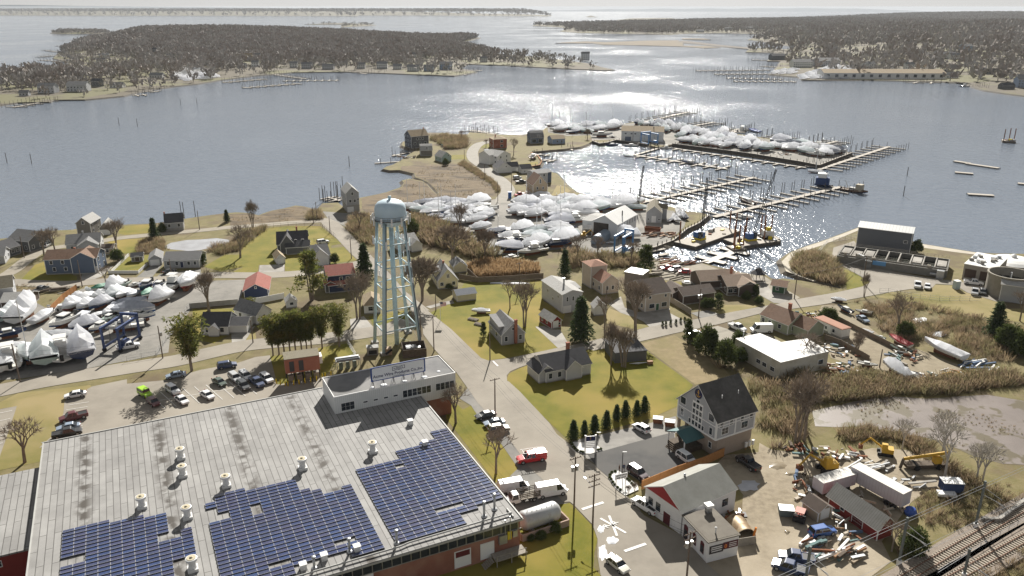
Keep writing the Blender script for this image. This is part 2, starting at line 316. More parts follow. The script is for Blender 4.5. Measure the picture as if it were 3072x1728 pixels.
# marshes and scrub flats
sheet('marsh', L_(cB(320,300), cB(510,290), cB(640,315), cB(780,268), cB(900,245), cB(1040,212), cB(1190,238), cB(1240,270), cB(1280,330), cB(1240,365), cB(720,415), cB(330,440)), Z1, marsh_m, 'brown marsh grass along the bay shore road', 'marsh')
sheet('marsh', L_(cD(0,900), cD(170,845), cD(195,790), cD(190,772), cD(260,755), cD(380,778), cD(430,812), cD(498,892), cD(540,925), cD(575,905), cD(530,850), cD(460,785), cD(410,757), cD(322,728), cD(312,690), cD(150,645), cD(160,610), cD(780,585), cD(930,680), cD(1110,780), cD(1210,840), cD(1220,890), cD(1100,950), cD(800,1010), cD(500,1040), cD(250,1070), cD(0,1010), cB(1850,320), cB(1760,240), cB(1760,130)), Z1, marsh_m, 'brown salt marsh beside the causeway bend', 'marsh')
sheet('mud_flat', L_(cM(120,900), cM(560,800), cM(900,755), cM(1250,780), cM(1500,760), cM(1850,740), cM(2213,800), cM(2700,900), cM(2600,1449), cM(2000,1420), cM(1700,1340), cM(1380,1190), cM(1060,1130), cM(620,1050), cM(380,1060), cM(150,1050)), Z1, mud, 'wet brown mud flat with tussocks beyond the junk yard', 'mud')
sheet('pond', L_(cA(1800,640), cA(1860,610), cA(2030,580), cB(0,575), cB(180,560), cB(330,580), cB(290,640), cB(140,660), cB(0,690), cA(2050,700), cA(1850,680), cA(1780,660)), Z1, M('pond_ice', (.42,.43,.45), (.33,.33,.34), .2, .25), 'small grey pond among the scrub', 'pond')
# roads and paved ground
RD = Z3
sheet('road', L_(cB(1290,345), cB(1395,345), cB(1500,385), cB(1620,500), cB(1750,640), cB(1900,790), cB(2020,900), cU(420,790), cU(600,930), cK(300,625), cK(560,830), cK(880,1140), cK(960,1168), cK(1200,1142), cK(1700,1032), cK(1840,1008), cL(0,948), cL(420,850), cL(610,800), cL(1050,730), cL(1450,650), cL(1960,556), cI(0,812), cI(240,752), cI(600,690), cI(830,640), cI(900,600), cI(700,480), cI(560,420), cI(580,300), cI(700,262), cI(760,240), cI(800,300), cI(640,330), cI(640,420), cI(1400,560), cI(1700,600), cI(2000,640), cI(2300,680), cI(2300,790), cI(2000,770), cI(1740,690), cI(1640,625), cI(1470,615), cI(1430,660), cI(1250,660), cI(1050,690), cI(940,712), cI(500,792), cI(100,850), cL(2100,600), cL(1820,655), cL(1350,775), cL(880,872), cL(500,962), cL(0,1060), cK(2060,1042), cK(1840,1100), cK(1500,1172), cK(1300,1242), cK(1200,1285), cK(1160,1330), cK(1165,1390), cS(640,20), cS(760,130), cS(900,280), cS(1080,470), cS(1160,590), cS(1290,690), cS(1480,860), cS(1620,960), cS(1720,1060), cS(1760,1150), cS(1980,1310), cT(830,600), cT(1230,810), cT(1500,1110), cT(1700,1290), cT(1900,1700), cR(2600,1700), cR(2330,1290), cR(2260,1180), cR(2230,1000), cR(2230,830), cR(2180,690), cR(2000,500), cR(1960,470), cS(1230,1330), cS(1000,1080), cS(870,960), cS(640,640), cS(440,400), cS(300,250), cS(190,90), cX(2330,690), cX(2090,440), cX(1990,330), cX(1830,110), cU(545,1060), cU(440,900), cU(400,820), cU(310,700), cB(1900,960), cB(1640,730), cB(1480,560), cB(1340,430)), RD, asphalt, 'worn grey asphalt main street with its side street to the plant', 'road')
strip('road', [cA(-400,1180), cA(0,1045), cA(300,1050), cA(700,1060), cA(1100,1030), cA(1700,1010), cA(2246,965), cB(600,965), cB(900,955), cB(1200,930), cB(1600,870), cB(1850,800)], 6.2, RD-.015, asphalt, 'narrow asphalt lane past the blue house', 'road')
strip('road', [cA(-60,1010), cA(120,930), cA(300,790), cA(470,690), cA(700,650), cA(1000,610), cA(1300,560), cA(1600,530), cA(1900,500), cA(2246,470), cB(300,445), cB(700,415), cB(1000,390), cB(1380,370)], 5.2, RD-.012, M('sandy_asphalt', (.25,.225,.18), (.30,.27,.22), .4, .95), 'pale shore lane along the bay', 'road')
strip('road', [cC(-500,1290), cC(0,1200), cC(500,1100), cC(1000,1020), cC(1500,940), cC(1900,880), cJ(120,790), cJ(400,730), cJ(700,690), cJ(1300,640), cJ(1700,590), cJ(2100,520), cU(430,1000)], 7.5, RD-.012, asphalt, 'asphalt street between the boat yard and the factory lot', 'road')
strip('road', [cD(1260,1010), cD(1270,960), cD(1320,880), cD(1260,780), cD(1150,700), cD(1040,610), cD(950,540), cD(930,470), cD(960,410), cD(1010,370), cD(1080,350), cD(1200,325), cD(1290,310)], 7.0, RD-.01, M('pale_asphalt', (.27,.255,.225), (.32,.30,.265), .4, .95), 'pale causeway road bending past the salt marsh', 'road')
sheet('parking_lot', L_(cC(690,1449), cC(700,1330), cC(740,1260), cC(930,1200), cC(1000,1160), cC(1380,1080), cC(1380,1130), cC(1800,1090), cJ(0,980), cJ(380,910), cJ(480,880), cJ(600,840), cJ(760,820), cJ(820,1060), cJ(840,1140), cJ(1350,1050), cX(350,800), cX(500,1100), cP(2000,130), cP(300,470), cP(430,350)), Z2, asphalt, 'asphalt staff parking lot behind the factory', 'pavement')
sheet('pavement', L_(cS(100,200), cS(230,280), cS(340,450), cS(560,700), cS(740,960), cS(620,1080), cS(500,1120), cS(740,1449), cR(1480,560), cR(1960,480), cS(1240,1340), cS(1000,1080), cS(640,640), cS(440,400), cS(190,90)), Z2, M('old_asphalt', (.155,.15,.14), (.19,.185,.172), .6, .9, c3=(.22,.21,.19), s3=.1), 'cracked asphalt apron at the end of the factory', 'pavement')
sheet('parking_lot', L_(cP(-300,230), cP(130,150), cP(40,420), cP(-10,560), cP(-300,600)), Z2, asphalt, 'corner of a marked lot beyond the lawn', 'pavement')
sheet('boat_yard', L_(cC(-500,1150), cC(0,1090), cC(250,1070), cC(960,960), cC(1380,880), cC(1830,790), cC(1850,620), cC(2070,330), cC(2090,250), cJ(420,230), cJ(480,110), cJ(600,40), cB(520,1010), cC(2000,20), cC(1300,20), cC(880,100), cC(560,340), cC(400,250), cC(-500,330)), Z2, yard, 'grey gravel boat storage yard', 'yard')
sheet('boat_yard', L_(c2(60,330), c2(300,250), c2(860,220), c2(1100,230), c2(1400,180), c2(1700,170), c2(2200,150), cY(60,560), cY(300,540), cY(700,600), cY(1130,620), cY(1500,640), cY(1750,700), cY(2120,740), cY(2341,850), cY(2300,1010), cY(2050,1240), cY(1650,1400), cY(1100,1449), cH(360,760), cG(1900,680), cG(1200,750), cG(900,600), cG(700,460), cG(450,380), cG(240,250)), Z2, yard, 'gravel storage yard of the marina', 'yard')
sheet('boat_yard', L_(cE(150,205), cE(520,205), cE(850,205), cE(1080,180), cE(1400,186), cE(1640,225), cE(2246,310), cF(320,335), cF(780,408), cF(1280,488), cF(1345,512), cF(1000,635), cF(800,600), cF(300,520), cF(0,480), cE(1530,405), cE(1420,420), cE(1240,405), cE(900,355), cE(640,365), cE(620,310), cE(380,320), cE(160,280)), Z2, yard, 'gravel yard on the marina spit', 'yard')
sheet('parking_lot', L_(cS(1300,690), cS(1380,655), cS(2174,470), cN(460,540), cN(520,700), cN(450,730), cN(480,960), cN(640,1080), cN(130,1240), cN(80,1280), cS(2060,1100), cS(1900,1000), cS(1840,990), cS(1740,1040), cS(1640,960), cS(1480,850)), Z2+.008, M('lot_concrete', (.245,.235,.215), (.285,.272,.25), .5, .9, c3=(.21,.2,.185), s3=.2), 'concrete parking bay of the tall grey house', 'pavement')
sheet('parking_lot', L_(cS(1500,815), cS(1670,775), cN(0,830), cN(440,715), cN(460,900), cN(560,1000), cN(640,1080), cN(130,1240), cN(80,1280), cS(2060,1100), cS(1920,1000), cS(1800,1010), cS(1720,1060), cS(1600,960)), Z3+.04, asphalt_dark, 'newer dark asphalt lot in front of the tall grey house', 'pavement')
gy = L_(cN(1370,830), cN(1500,900), cN(2246,1000), cO(200,300), cO(450,250), cO(900,150), cO(1250,170), cO(1500,270), cO(1900,480), cO(2000,560), cO(1500,560), cO(1300,700), cO(1000,1100), cO(1100,1300), cO(900,1449), cO(400,1700), cT(1850,1900), cT(1700,1290), cT(1500,1110), cT(1820,1010), cT(1880,600), cT(1890,400), cN(1200,1400), cN(980,1140), cN(900,1060), cN(1000,960), cN(1360,930))
sheet('work_yard', gy, Z1+.006, gravel, 'tan dirt work yard behind the red gabled shop', 'yard')
sheet('work_yard', L_(cL(640,90), cL(860,100), cL(1180,110), cL(1400,185), cL(1600,205), cL(1860,250), cL(1980,330), cL(2246,480), cL(2100,560), cL(1740,350), cL(1500,240), cL(1260,260), cL(1080,390), cL(960,300), cL(780,290), cL(640,200)), Z1+.006, M('yard_grit', (.25,.225,.18), (.31,.28,.225), .5, .95, bump=.3), 'gritty shore workyard by the basin', 'yard')
sheet('work_yard', L_(cI(480,800), cI(640,800), cI(800,920), cI(880,980), cI(1060,1120), cI(1340,1190), cI(1700,1330), cI(1660,1400), cI(1300,1400), cI(820,1340), cI(560,1260), cI(500,1130), cI(640,1010), cI(600,920), cI(440,880)), Z1+.004, M('yard_dirt', (.215,.18,.125), (.275,.235,.165), .5, .95, bump=.4), 'dirt track among the stored boats and scrap', 'yard')
def drive(lab, pts, m=concrete): sheet('driveway', pts, Z2+.004, m, lab, 'driveway')
old_asp = MATS['old_asphalt']
drive('concrete drive of the blue house', L_(cA(900,940), cA(1065,935), cA(1180,870), cA(1240,860), cA(1100,980), cA(930,1040), cA(860,1040)))
drive('drive of the small white garage', L_(cA(1640,860), cA(1760,855), cA(1650,990), cA(1480,990)), old_asp)
drive('drive with a parked black car', L_(cA(1740,950), cA(2180,900), cA(2190,965), cA(1700,985)), old_asp)
drive('wide concrete pad before the white shed', L_(cB(650,855), cB(920,845), cB(915,940), cB(635,950)))
drive('drive of the black roofed cape', L_(cJ(340,590), cJ(480,555), cJ(600,500), cJ(480,680), cJ(500,710), cJ(350,740)))
drive('drive of the white cottage by the tower', L_(cJ(1630,430), cJ(1780,395), cJ(1880,510), cJ(1640,560)))
drive('drive of the cream shed', L_(cK(280,580), cK(440,540), cK(570,510), cK(590,545), cK(420,575), cK(330,600)))
drive('grey drive of the red shed', L_(cK(1470,800), cK(1560,790), cK(1650,830), cK(1740,830), cK(1840,1000), cK(1715,1030)))
drive('curved concrete drive of the white house', L_(cL(160,550), cL(300,470), cL(340,590), cL(480,640), cL(830,600), cL(830,650), cL(1000,740), cL(620,810), cL(540,740), cL(430,690), cL(300,650)))
drive('drive beside the wooden fence', L_(cL(1060,650), cL(1240,620), cL(1370,660), cL(1180,710)), old_asp)
drive('gravel drive of the green ranch', L_(cL(1190,830), cL(1350,790), cL(1480,830), cL(1640,870), cL(1900,880), cL(2040,960), cL(1540,930), cL(1560,1000), cL(1400,1000), cL(1300,960)), M('drive_grit', (.27,.25,.21), (.32,.295,.245), .6, .95))
drive('asphalt drive down from the brown house', L_(cL(1740,340), cL(1860,300), cL(1930,400), cL(2180,490), cL(2050,545), cL(1960,540), cL(1750,420)))
drive('apron of the stilted shore house', L_(cB(1330,270), cB(1600,290), cB(1740,275), cB(1760,330), cB(1600,450), cB(1480,380), cB(1390,345)), old_asp)
# pale shore, snow patches
sheet('beach', L_(cI(130,420), cI(205,345), cI(340,290), cI(480,245), cI(640,186), cI(820,118), cI(830,135), cI(640,215), cI(490,275), cI(340,325), cI(240,380), cI(190,420), cI(215,500), cI(280,540), cI(430,590), cI(400,590), cI(170,505)), Z1+.02, sand, 'pale sand beach round the plant point', 'beach')
sheet('beach', L_(cI(820,114), cI(940,98), cI(1056,130), cI(1080,180), cI(1000,190), cI(860,150), cI(800,150)), Z1+.018, M('dune', (.30,.25,.16), (.38,.33,.23), .5, .95), 'tan grassy point behind the plant building', 'beach')
sheet('beach', L_(cI(1345,266), cI(1700,324), cI(1850,346), cI(1840,362), cI(1690,345), cI(1360,300)), Z1+.02, sand, 'strip of beach behind the plant tanks', 'beach')
def blob(c, x, y, rx, ry, lab, m=None, name='snow_patch', z=.1):
    g = c(x,y); pts = []
    n = 18
    for i in range(n):
        a = 2*math.pi*i/n; k = random.uniform(.7,1.1); pts.append(c(x+rx*k*math.cos(a), y+ry*k*math.sin(a)))
    b = MB(); pts = pts if area(pts) > 0 else pts[::-1]; cc = sum((Vector(p) for p in pts), Vector((0,0)))/n
    ring = [tuple(p)+(LZ+z,) for p in pts]; mid = [((p-cc)*.55+cc) for p in pts]; mid = [(p.x,p.y,LZ+z+.1+random.uniform(0,.12)) for p in mid]
    b.add(ring+mid+[(cc.x,cc.y,LZ+z+.22)], [(i,(i+1)%n,n+(i+1)%n,n+i) for i in range(n)]+[(n+i,n+(i+1)%n,2*n) for i in range(n)])
    return tag(b.build(name, m or snow, None, True), lab, 'snow')
blob(cT,365,750,45,45,'small snow heap by the crossing warning on the street edge')
blob(cT,490,870,70,45,'ragged snow patch at the kerb by the crossing')
blob(cT,385,1000,52,95,'long mounded snow heap ahead of the cream sedan')
blob(cK,1210,325,230,14,'thin line of snow melting along the board fence')
blob(cI,1330,930,70,25,'grey snow remnant in the scrub marsh')
blob(cI,1500,1050,90,25,'strip of melting ice in the scrub ditch', M('ditch_ice', (.4,.42,.45), (.5,.52,.55), .6, .4), 'ice_patch')
blob(cT,1950,280,130,60,'frozen puddle in the shade of the red gabled shop', M('puddle_ice', (.38,.39,.42), (.46,.47,.5), .6, .35), 'ice_patch')
blob(cN,1580,1080,110,50,'brown puddle in the dirt work yard', M('puddle', (.22,.18,.125), (.25,.21,.15), .5, .12, spec=.5), 'puddle', .02)
blob(cN,1700,1170,60,22,'small brown puddle rimmed with ice', MATS['puddle'], 'puddle', .02)
blob(cT,2365,775,36,28,'small round puddle near the scrap tractor', MATS['puddle'], 'puddle', .02)
# ============================================================ far shores, islands, woods
def poly_dist(poly, x, y):
    x = np.asarray(x, float); y = np.asarray(y, float); best = np.full(x.shape, 1e18)
    for i in range(len(poly)):
        ax, ay = poly[i-1][0], poly[i-1][1]; dx, dy = poly[i][0]-ax, poly[i][1]-ay
        t = np.clip(((x-ax)*dx+(y-ay)*dy)/(dx*dx+dy*dy+1e-9), 0, 1); best = np.minimum(best, (x-ax-dx*t)**2+(y-ay-dy*t)**2)
    return np.sqrt(best)
def inside_np(poly, x, y):
    c = np.zeros(x.shape, bool); j = len(poly)-1
    for i in range(len(poly)):
        xi, yi = poly[i][0], poly[i][1]; xj, yj = poly[j][0], poly[j][1]
        if yi != yj: c ^= ((yi > y) != (yj > y)) & (x < (xj-xi)*(y-yi)/(yj-yi)+xi)
        j = i
    return c
def hill(poly, spec, edge):
    def f(x, y):
        x = np.asarray(x, float); y = np.asarray(y, float)
        e = np.minimum(1, poly_dist(poly, x, y)/edge); e = e*e*(3-2*e); h = np.zeros(x.shape)
        for cx, cy, r, a in spec: h = np.maximum(h, a*np.exp(-((x-cx)**2+(y-cy)**2)/(2*r*r)))
        return h*e
    return f
left_pen = [cV0(-700,900), cV0(-200,830), cV0(0,790), cV0(130,772), cV0(370,768), cV0(400,752), cV0(640,750), cV0(930,722), cV0(1080,684), cV0(1300,652), cV0(1480,632), cV0(1660,602), cV0(1900,572), cV0(2200,546), cV0(2576,540),
 cV1(300,550), cV1(600,562), cV1(850,572), cV1(1020,542), cV1(880,510), cV1(960,484), cV1(1240,492), cV1(1400,502), cV1(1800,522), cV1(2000,530), cV1(2060,526), cV1(1960,505), cV1(1880,480), cV1(1500,430), cV1(1200,410), cV1(900,345), cV1(940,312), cV1(1050,284), cV1(880,276), cV1(690,290), cV1(480,292), cV1(360,270), cV1(200,262), cV1(0,265),
 cV0(2300,275), cV0(1900,255), cV0(1500,255), cV0(1200,262), cV0(900,285), cV0(680,300), cV0(560,340), cV0(440,400), cV0(400,440), cV0(520,470), cV0(520,500), cV0(380,545), cV0(0,550), cV0(-700,560)]
c_ = cV0(1500,330); c1_ = cV0(2300,360); c5_ = cV1(300,380)
hL = hill(left_pen, [(c_.x,c_.y,330,30), (c1_.x,c1_.y,300,20), (c5_.x,c5_.y,200,12), (cV0(400,600).x,cV0(400,600).y,120,6)], 160)
land('far_shore', left_pen, [far_ground, far_bank], 'wooded peninsula across the bay', hL, 45, LZ, 4, curve=True)
right_land = [cV2(3400,900), cV2(2700,735), cV2(2450,705), cV2(2290,682), cV2(2200,656), cV2(2130,628), cV2(1960,616), cV2(1750,612), cV2(1620,607), cV2(1370,603), cV2(910,603), cV2(880,580), cV2(660,562), cV2(720,500), cV2(740,462), cV2(640,460), cV2(650,448), cV2(780,420), cV2(690,398), cV2(480,392), cV2(500,372), cV2(600,360), cV2(800,372), cV2(830,350), cV2(700,330), cV2(640,318), cV2(530,302), cV2(490,300), cV2(560,275), cV2(700,268), cV2(560,256), cV2(300,250), cV2(0,254),
 cV1(2480,262), cV1(2100,254), cV1(1800,248), cV1(1650,236), cV1(1720,214), cV1(1650,205), cV1(1440,194), cV1(1470,184), cV1(1640,188), cV1(1900,178), cV1(2200,170), cV1(2500,165), cV2(0,158), cV2(700,152), cV2(1200,146), cV2(1700,136), cV2(2200,126), cV2(3000,116), cV2(4200,118), cV2(4200,600)]
rl = [(cV2(2500,150),900,40), (cV2(2000,250),420,26), (cV2(2500,420),260,18), (cV2(1500,190),500,20), (cV2(3200,300),500,40)]
hR = hill(right_land, [(p.x,p.y,r,a) for p,r,a in rl], 220)
land('far_shore', right_land, [far_ground, far_bank], 'wooded mainland shore with its marina', hR, 90, LZ, 5, curve=True)
marsh_far = M('far_marsh', (.12,.095,.06), (.155,.122,.078), .03, .95)
def isle(lab, pts, hgt=0, m=None, kind='structure', nm='island'):
    f = hill(pts, [(sum(p.x for p in pts)/len(pts), sum(p.y for p in pts)/len(pts), 1e5, hgt)], max(30, .15*max(p.x for p in pts)-.15*min(p.x for p in pts))) if hgt else None
    xs = [p.x for p in pts]; return tag(land(nm, pts, [m or far_ground, far_bank], lab, f, max(40,(max(xs)-min(xs))/26), LZ, 6, curve=True), lab)
long_isle = [cV0(-900,116), cV0(0,116), cV0(900,119), cV0(1700,119), cV0(2576,122), cV1(120,123), cV1(130,117), cV1(680,117), cV1(1100,120), cV1(1400,122), cV1(1590,121), cV1(1580,114), cV1(1300,104), cV1(700,100), cV1(0,98), cV0(1800,98), cV0(900,96), cV0(0,96), cV0(-900,96)]
isle('long low wooded island on the sound', long_isle, 38)
isl2 = [cV0(380,250), cV0(450,256), cV0(650,256), cV0(850,256), cV0(830,243), cV0(720,236), cV0(520,234), cV0(400,240)]
isle('small wooded islet off the left peninsula', isl2, 6)
isl3 = [cV0(2300,185), cV0(2576,184), cV1(0,206), cV1(180,196), cV1(265,190), cV1(200,182), cV1(60,178), cV0(2450,178)]
isle('pair of low islets beyond the peninsula', isl3, 4)
isle('tiny rock islet in the glare', [cV1(1845,128), cV1(1930,130), cV1(1900,122), cV1(1860,123)], 8)
isle('small islet at the tip of the long island', [cV1(1490,123), cV1(1555,125), cV1(1540,118), cV1(1500,119)], 3)
isle('rocky reef beside the peninsula shore', [cV0(680,290), cV0(760,292), cV0(900,262), cV0(850,262), cV0(720,278)], 2)
isle('flat marsh islet below the railway causeway', [cV1(1620,324), cV1(1900,326), cV1(1980,336), cV1(2300,342), cV1(2576,350), cV2(160,362), cV2(280,358), cV2(180,346), cV2(0,344), cV2(0,333), cV1(2576,322), cV1(2540,304), cV1(2300,306), cV1(2000,318), cV1(1850,312), cV1(1700,318)], 0, marsh_far)
isle('railway causeway across the far inlet', [cV2(-60,318), cV2(100,330), cV2(300,352), cV2(520,372), cV2(520,360), cV2(300,340), cV2(100,316), cV2(0,306)], 0, M('ballast_far', (.09,.075,.06), (.12,.1,.08), .1, .95))
isle('low point beyond the wooded mainland', [cV1(2060,158), cV1(2300,164), cV1(2576,166), cV1(2576,146), cV1(2300,146), cV1(2100,148)], 10)
isle('marsh strip inside the far inlet', [cV2(0,296), cV2(210,300), cV2(160,290), cV2(0,288)], 0, marsh_far)
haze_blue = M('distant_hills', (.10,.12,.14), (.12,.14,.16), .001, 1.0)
def ridge(name, lab, x0, x1, yb, tops, Y):
    b = MB(); vs = []; fs = []; n = len(tops); x0 = ground(x0,200).x/ground(x0,200).y*Y; x1 = ground(x1,200).x/ground(x1,200).y*Y
    for i, t in enumerate(tops):
        x = x0+(x1-x0)*i/(n-1); z = drop(x,Y)
        vs += [(x,Y-900,z-5),(x,Y,z+t),(x,Y+1500,z+t*.8),(x,Y+2500,z-5)]
    for i in range(n-1):
        for k in range(3): fs.append((i*4+k,(i+1)*4+k,(i+1)*4+k+1,i*4+k+1))
    b.add(vs, fs); tag(b.build(name, haze_blue, None, True), lab, 'hills', None, 'structure')
ridge('hills', 'pale distant coast beyond the long island', -800, 1250, 0, [150,165,158,150,165,160,165,155,148,150,140,128,120,112,108,98,90,80,66,52,40,22], 17500)
ridge('hills', 'faint distant coast on the open horizon', 1250, 2760, 0, [20,26,22,30,26,34,28,44,60,52,78,66,84,70,90,84,96,80,84,60,36,8], 23000)
# ---- woods: bare crowns of thin twig faces
def crown_proto(n, seed, w=.5, h=.62, flat=.13):
    r = np.random.default_rng(seed); V = []; F = []
    for i in range(n):
        while True:
            p = r.uniform(-1,1,3)
            if np.linalg.norm(p) < 1: break
        p = p*(1/(np.linalg.norm(p)+1e-6))*r.uniform(.55,1)**.5 if r.random() < .7 else p
        c = np.array([p[0]*w, p[1]*w, .62+p[2]*.38]); up = np.array([p[0]*.8, p[1]*.8, .9])+r.normal(0,.35,3); up /= np.linalg.norm(up)
        sd = np.cross(up, r.normal(0,1,3)); sd /= np.linalg.norm(sd)+1e-6; a, b = r.uniform(.09,.2), r.uniform(.02,.06)*(flat/.13)
        V += [c-up*a-sd*b, c-up*a+sd*b, c+up*a+sd*b*.5, c+up*a-sd*b*.5]; F.append([4*i,4*i+1,4*i+2,4*i+3])
    k = len(V)   # trunk blade pair
    for j, ang in enumerate((.3, 1.9)):
        dx, dy = .025*math.cos(ang), .025*math.sin(ang); V += [np.array(q) for q in ((-dx,-dy,0),(dx,dy,0),(dx*.4,dy*.4,.65),(-dx*.4,-dy*.4,.65))]; F.append([k+4*j+i for i in range(4)])
    return np.array(V), np.array(F)
def cone_proto(n, seed, w=.24):
    r = np.random.default_rng(seed); V = []; F = []
    for i in range(n):
        t = r.random()**1.4; a = r.uniform(0,6.283); rad = w*(1-t)*r.uniform(.6,1.05)+.015; c = np.array([rad*math.cos(a)*.7, rad*math.sin(a)*.7, .08+.9*t])
        o = np.array([math.cos(a),math.sin(a),-.25]); sd = np.array([-math.sin(a),math.cos(a),0]); L = .05+.13*(1-t); W = .03+.07*(1-t)
        V += [c-sd*W, c+sd*W, c+o*L+sd*W*.5, c+o*L-sd*W*.5]; F.append([4*i,4*i+1,4*i+2,4*i+3])
    return np.array(V), np.array(F)
def scatter_mesh(name, protos, pts, mat, nmat=1):
    VV = []; FF = []; MI = []; k = 0
    for (x, y, z, s, sw) in pts:
        V, F = protos[int(rng.integers(len(protos)))]; a = rng.uniform(0,6.283); c, n = math.cos(a), math.sin(a)
        X = np.empty_like(V); X[:,0] = (V[:,0]*c-V[:,1]*n)*s*sw+x; X[:,1] = (V[:,0]*n+V[:,1]*c)*s*sw+y; X[:,2] = V[:,2]*s+z
        VV.append(X); FF.append(F+k); k += len(V)
        if nmat > 1: MI.append(np.full(len(F), int(rng.integers(nmat))))
    return npmesh(name, np.concatenate(VV), np.concatenate(FF), mat, np.concatenate(MI) if nmat > 1 else None)
twig = [M('far_twigs', (.30,.28,.26), (.35,.325,.305), .1, .95, spec=.1), M('far_twigs_grey', (.34,.32,.305), (.385,.365,.345), .1, .95, spec=.1), M('far_twigs_red', (.265,.235,.21), (.31,.275,.25), .1, .95, spec=.1)]
needle = [M('far_needles', (.06,.075,.04), (.08,.09,.05), .3, .95, spec=.1)]
far_protos = [crown_proto(25, i, .5, flat=.22) for i in range(5)]; light_protos = [crown_proto(15, 40+i, .5, flat=.33) for i in range(5)]; far_cones = [cone_proto(40, 20+i) for i in range(3)]
CLEAR = []
def wood(name, lab, poly, hf, spacing, s0, s1, dens=None, cones=0.0, curve=True, inset=4, protos=None):
    xs = [p[0] for p in poly]; ys = [p[1] for p in poly]
    X, Y = np.meshgrid(np.arange(min(xs), max(xs), spacing), np.arange(min(ys), max(ys), spacing)); X = X.ravel(); Y = Y.ravel()
    X = X+rng.uniform(-.5,.5,X.shape)*spacing; Y = Y+rng.uniform(-.5,.5,Y.shape)*spacing
    k = inside_np(poly, X, Y) & (np.abs(X) < Y*.72+30); X, Y = X[k], Y[k]; D = poly_dist(poly, X, Y)
    k = (D > inset) & (rng.random(X.shape) < (dens(X,Y,D) if dens else .9))
    for a, b, r in CLEAR: k &= (X-a)**2+(Y-b)**2 > r*r
    X, Y = X[k], Y[k]
    if not len(X): return 0
    Z = LZ-.2+(hf(X,Y) if hf else 0)+(-(X*X+Y*Y)/(2*RE) if curve else 0); Z = np.broadcast_to(Z, X.shape)
    S = rng.uniform(s0,s1,X.shape); W = rng.uniform(.85,1.25,X.shape); cn = rng.random(X.shape) < cones
    P = np.stack([X,Y,Z,S,W],1)
    if (~cn).any(): tag(inst(name, scatter_mesh(name, protos or far_protos, P[~cn], twig, 3)), lab, 'wood', None, 'stuff')
    if cn.any(): tag(inst('conifers', scatter_mesh('conifers', far_cones, P[cn], needle)), 'dark conifers scattered through the '+lab.split(' ',1)[1], 'wood', None, 'stuff')
    return len(X)
# ============================================================ houses
def siding(n, c, c2=None): return M('siding_'+n, c, c2 or tuple(q*.86 for q in c), .8, .75, wave=('Z',.22,.16), contrast=(.3,.75))
def shingle(n, c): return M('shingle_'+n, tuple(q*.82 for q in c), tuple(q*1.15 for q in c), 1.4, .9, bump=.4, bscale=9, c3=tuple(q*.95+.015 for q in c), s3=.25, k3=(.4,.7))
W_GREY = siding('grey', (.36,.37,.385)); W_LGREY = siding('light_grey', (.50,.51,.53)); W_BLUE = siding('blue', (.115,.15,.215)); W_NAVY = siding('navy', (.035,.05,.105)); W_WHITE = siding('white', (.72,.72,.70)); W_CREAM = siding('cream', (.68,.62,.42))
W_TAN = siding('tan', (.42,.34,.24)); W_BROWN = siding('brown', (.115,.085,.068)); W_DGREY = siding('dark_grey', (.13,.135,.14)); W_GREEN = siding('sage', (.33,.36,.265)); W_TEAL = siding('teal', (.36,.47,.44)); W_SHING = siding('weathered', (.21,.195,.175)); W_LBLUE = siding('pale_blue', (.30,.38,.52)); W_RED = siding('barn_red', (.24,.035,.03)); W_DGREEN = siding('dark_green', (.06,.13,.07)); W_PINK = siding('beige', (.52,.45,.38))
brick = M('brick', (.30,.115,.07), (.24,.09,.058), 1.2, .9, c3=(.36,.16,.105), s3=.4)
R_GREY = shingle('grey', (.20,.20,.20)); R_DARK = shingle('dark', (.07,.07,.075)); R_RED = shingle('red', (.26,.085,.065)); R_BROWN = shingle('brown', (.20,.125,.085)); R_TAN = shingle('tan', (.33,.26,.17)); R_DBROWN = shingle('dark_brown', (.105,.08,.065)); R_LGREY = shingle('pale_grey', (.36,.355,.34)); R_OLIVE = shingle('olive', (.17,.15,.105)); R_RUST = shingle('rust', (.36,.2,.14))
R_METAL = M('ribbed_metal_roof', (.30,.30,.285), (.36,.355,.335), .6, .5, metal=.3, wave=('X',.75,.35)); R_WHITE = M('white_metal_roof', (.80,.80,.78), (.74,.74,.72), .3, .5)
trim = M('white_trim', (.74,.74,.73), None, rough=.6); glass = M('window_glass', (.022,.028,.036), (.035,.042,.052), .4, .08, spec=.6); foundation = M('foundation', (.33,.32,.30), (.27,.26,.24), .9, .9)
dark_wood = M('dark_wood', (.085,.065,.05), (.12,.095,.07), 2, .9); wood_grey = M('grey_wood', (.25,.225,.19), (.32,.29,.245), 2, .9); black_m = M('black_paint', (.018,.018,.02), None, rough=.5); steel = M('galvanised', (.42,.43,.44), (.34,.35,.36), 2, .4, metal=.7); cedar = M('cedar', (.42,.20,.07), (.34,.155,.055), 2, .85)
_wc = {}
def win_mesh(w, h):
    k = (round(w,2), round(h,2))
    if k not in _wc:
        b = MB(); t = .1
        for x, z, sx, sz in ((0,-t,w+2*t,t),(0,h,w+2*t,t),(-w/2-t/2,0,t,h),(w/2+t/2,0,t,h)): b.box(x,0,z,sx,.10,sz)
        if h > .9: b.box(0,.01,h/2-.03,w,.06,.06)
        if w > 1.3:
            n = round(w/.9)
            for i in range(1,n): b.box(-w/2+w*i/n,.012,.001,.08,.064,h-.002)
        p = MB(); p.box(0,.03,0,w,.04,h)
        _wc[k] = (b.mesh('window', trim), p.mesh('pane', glass))
    return _wc[k]
_dc = {}
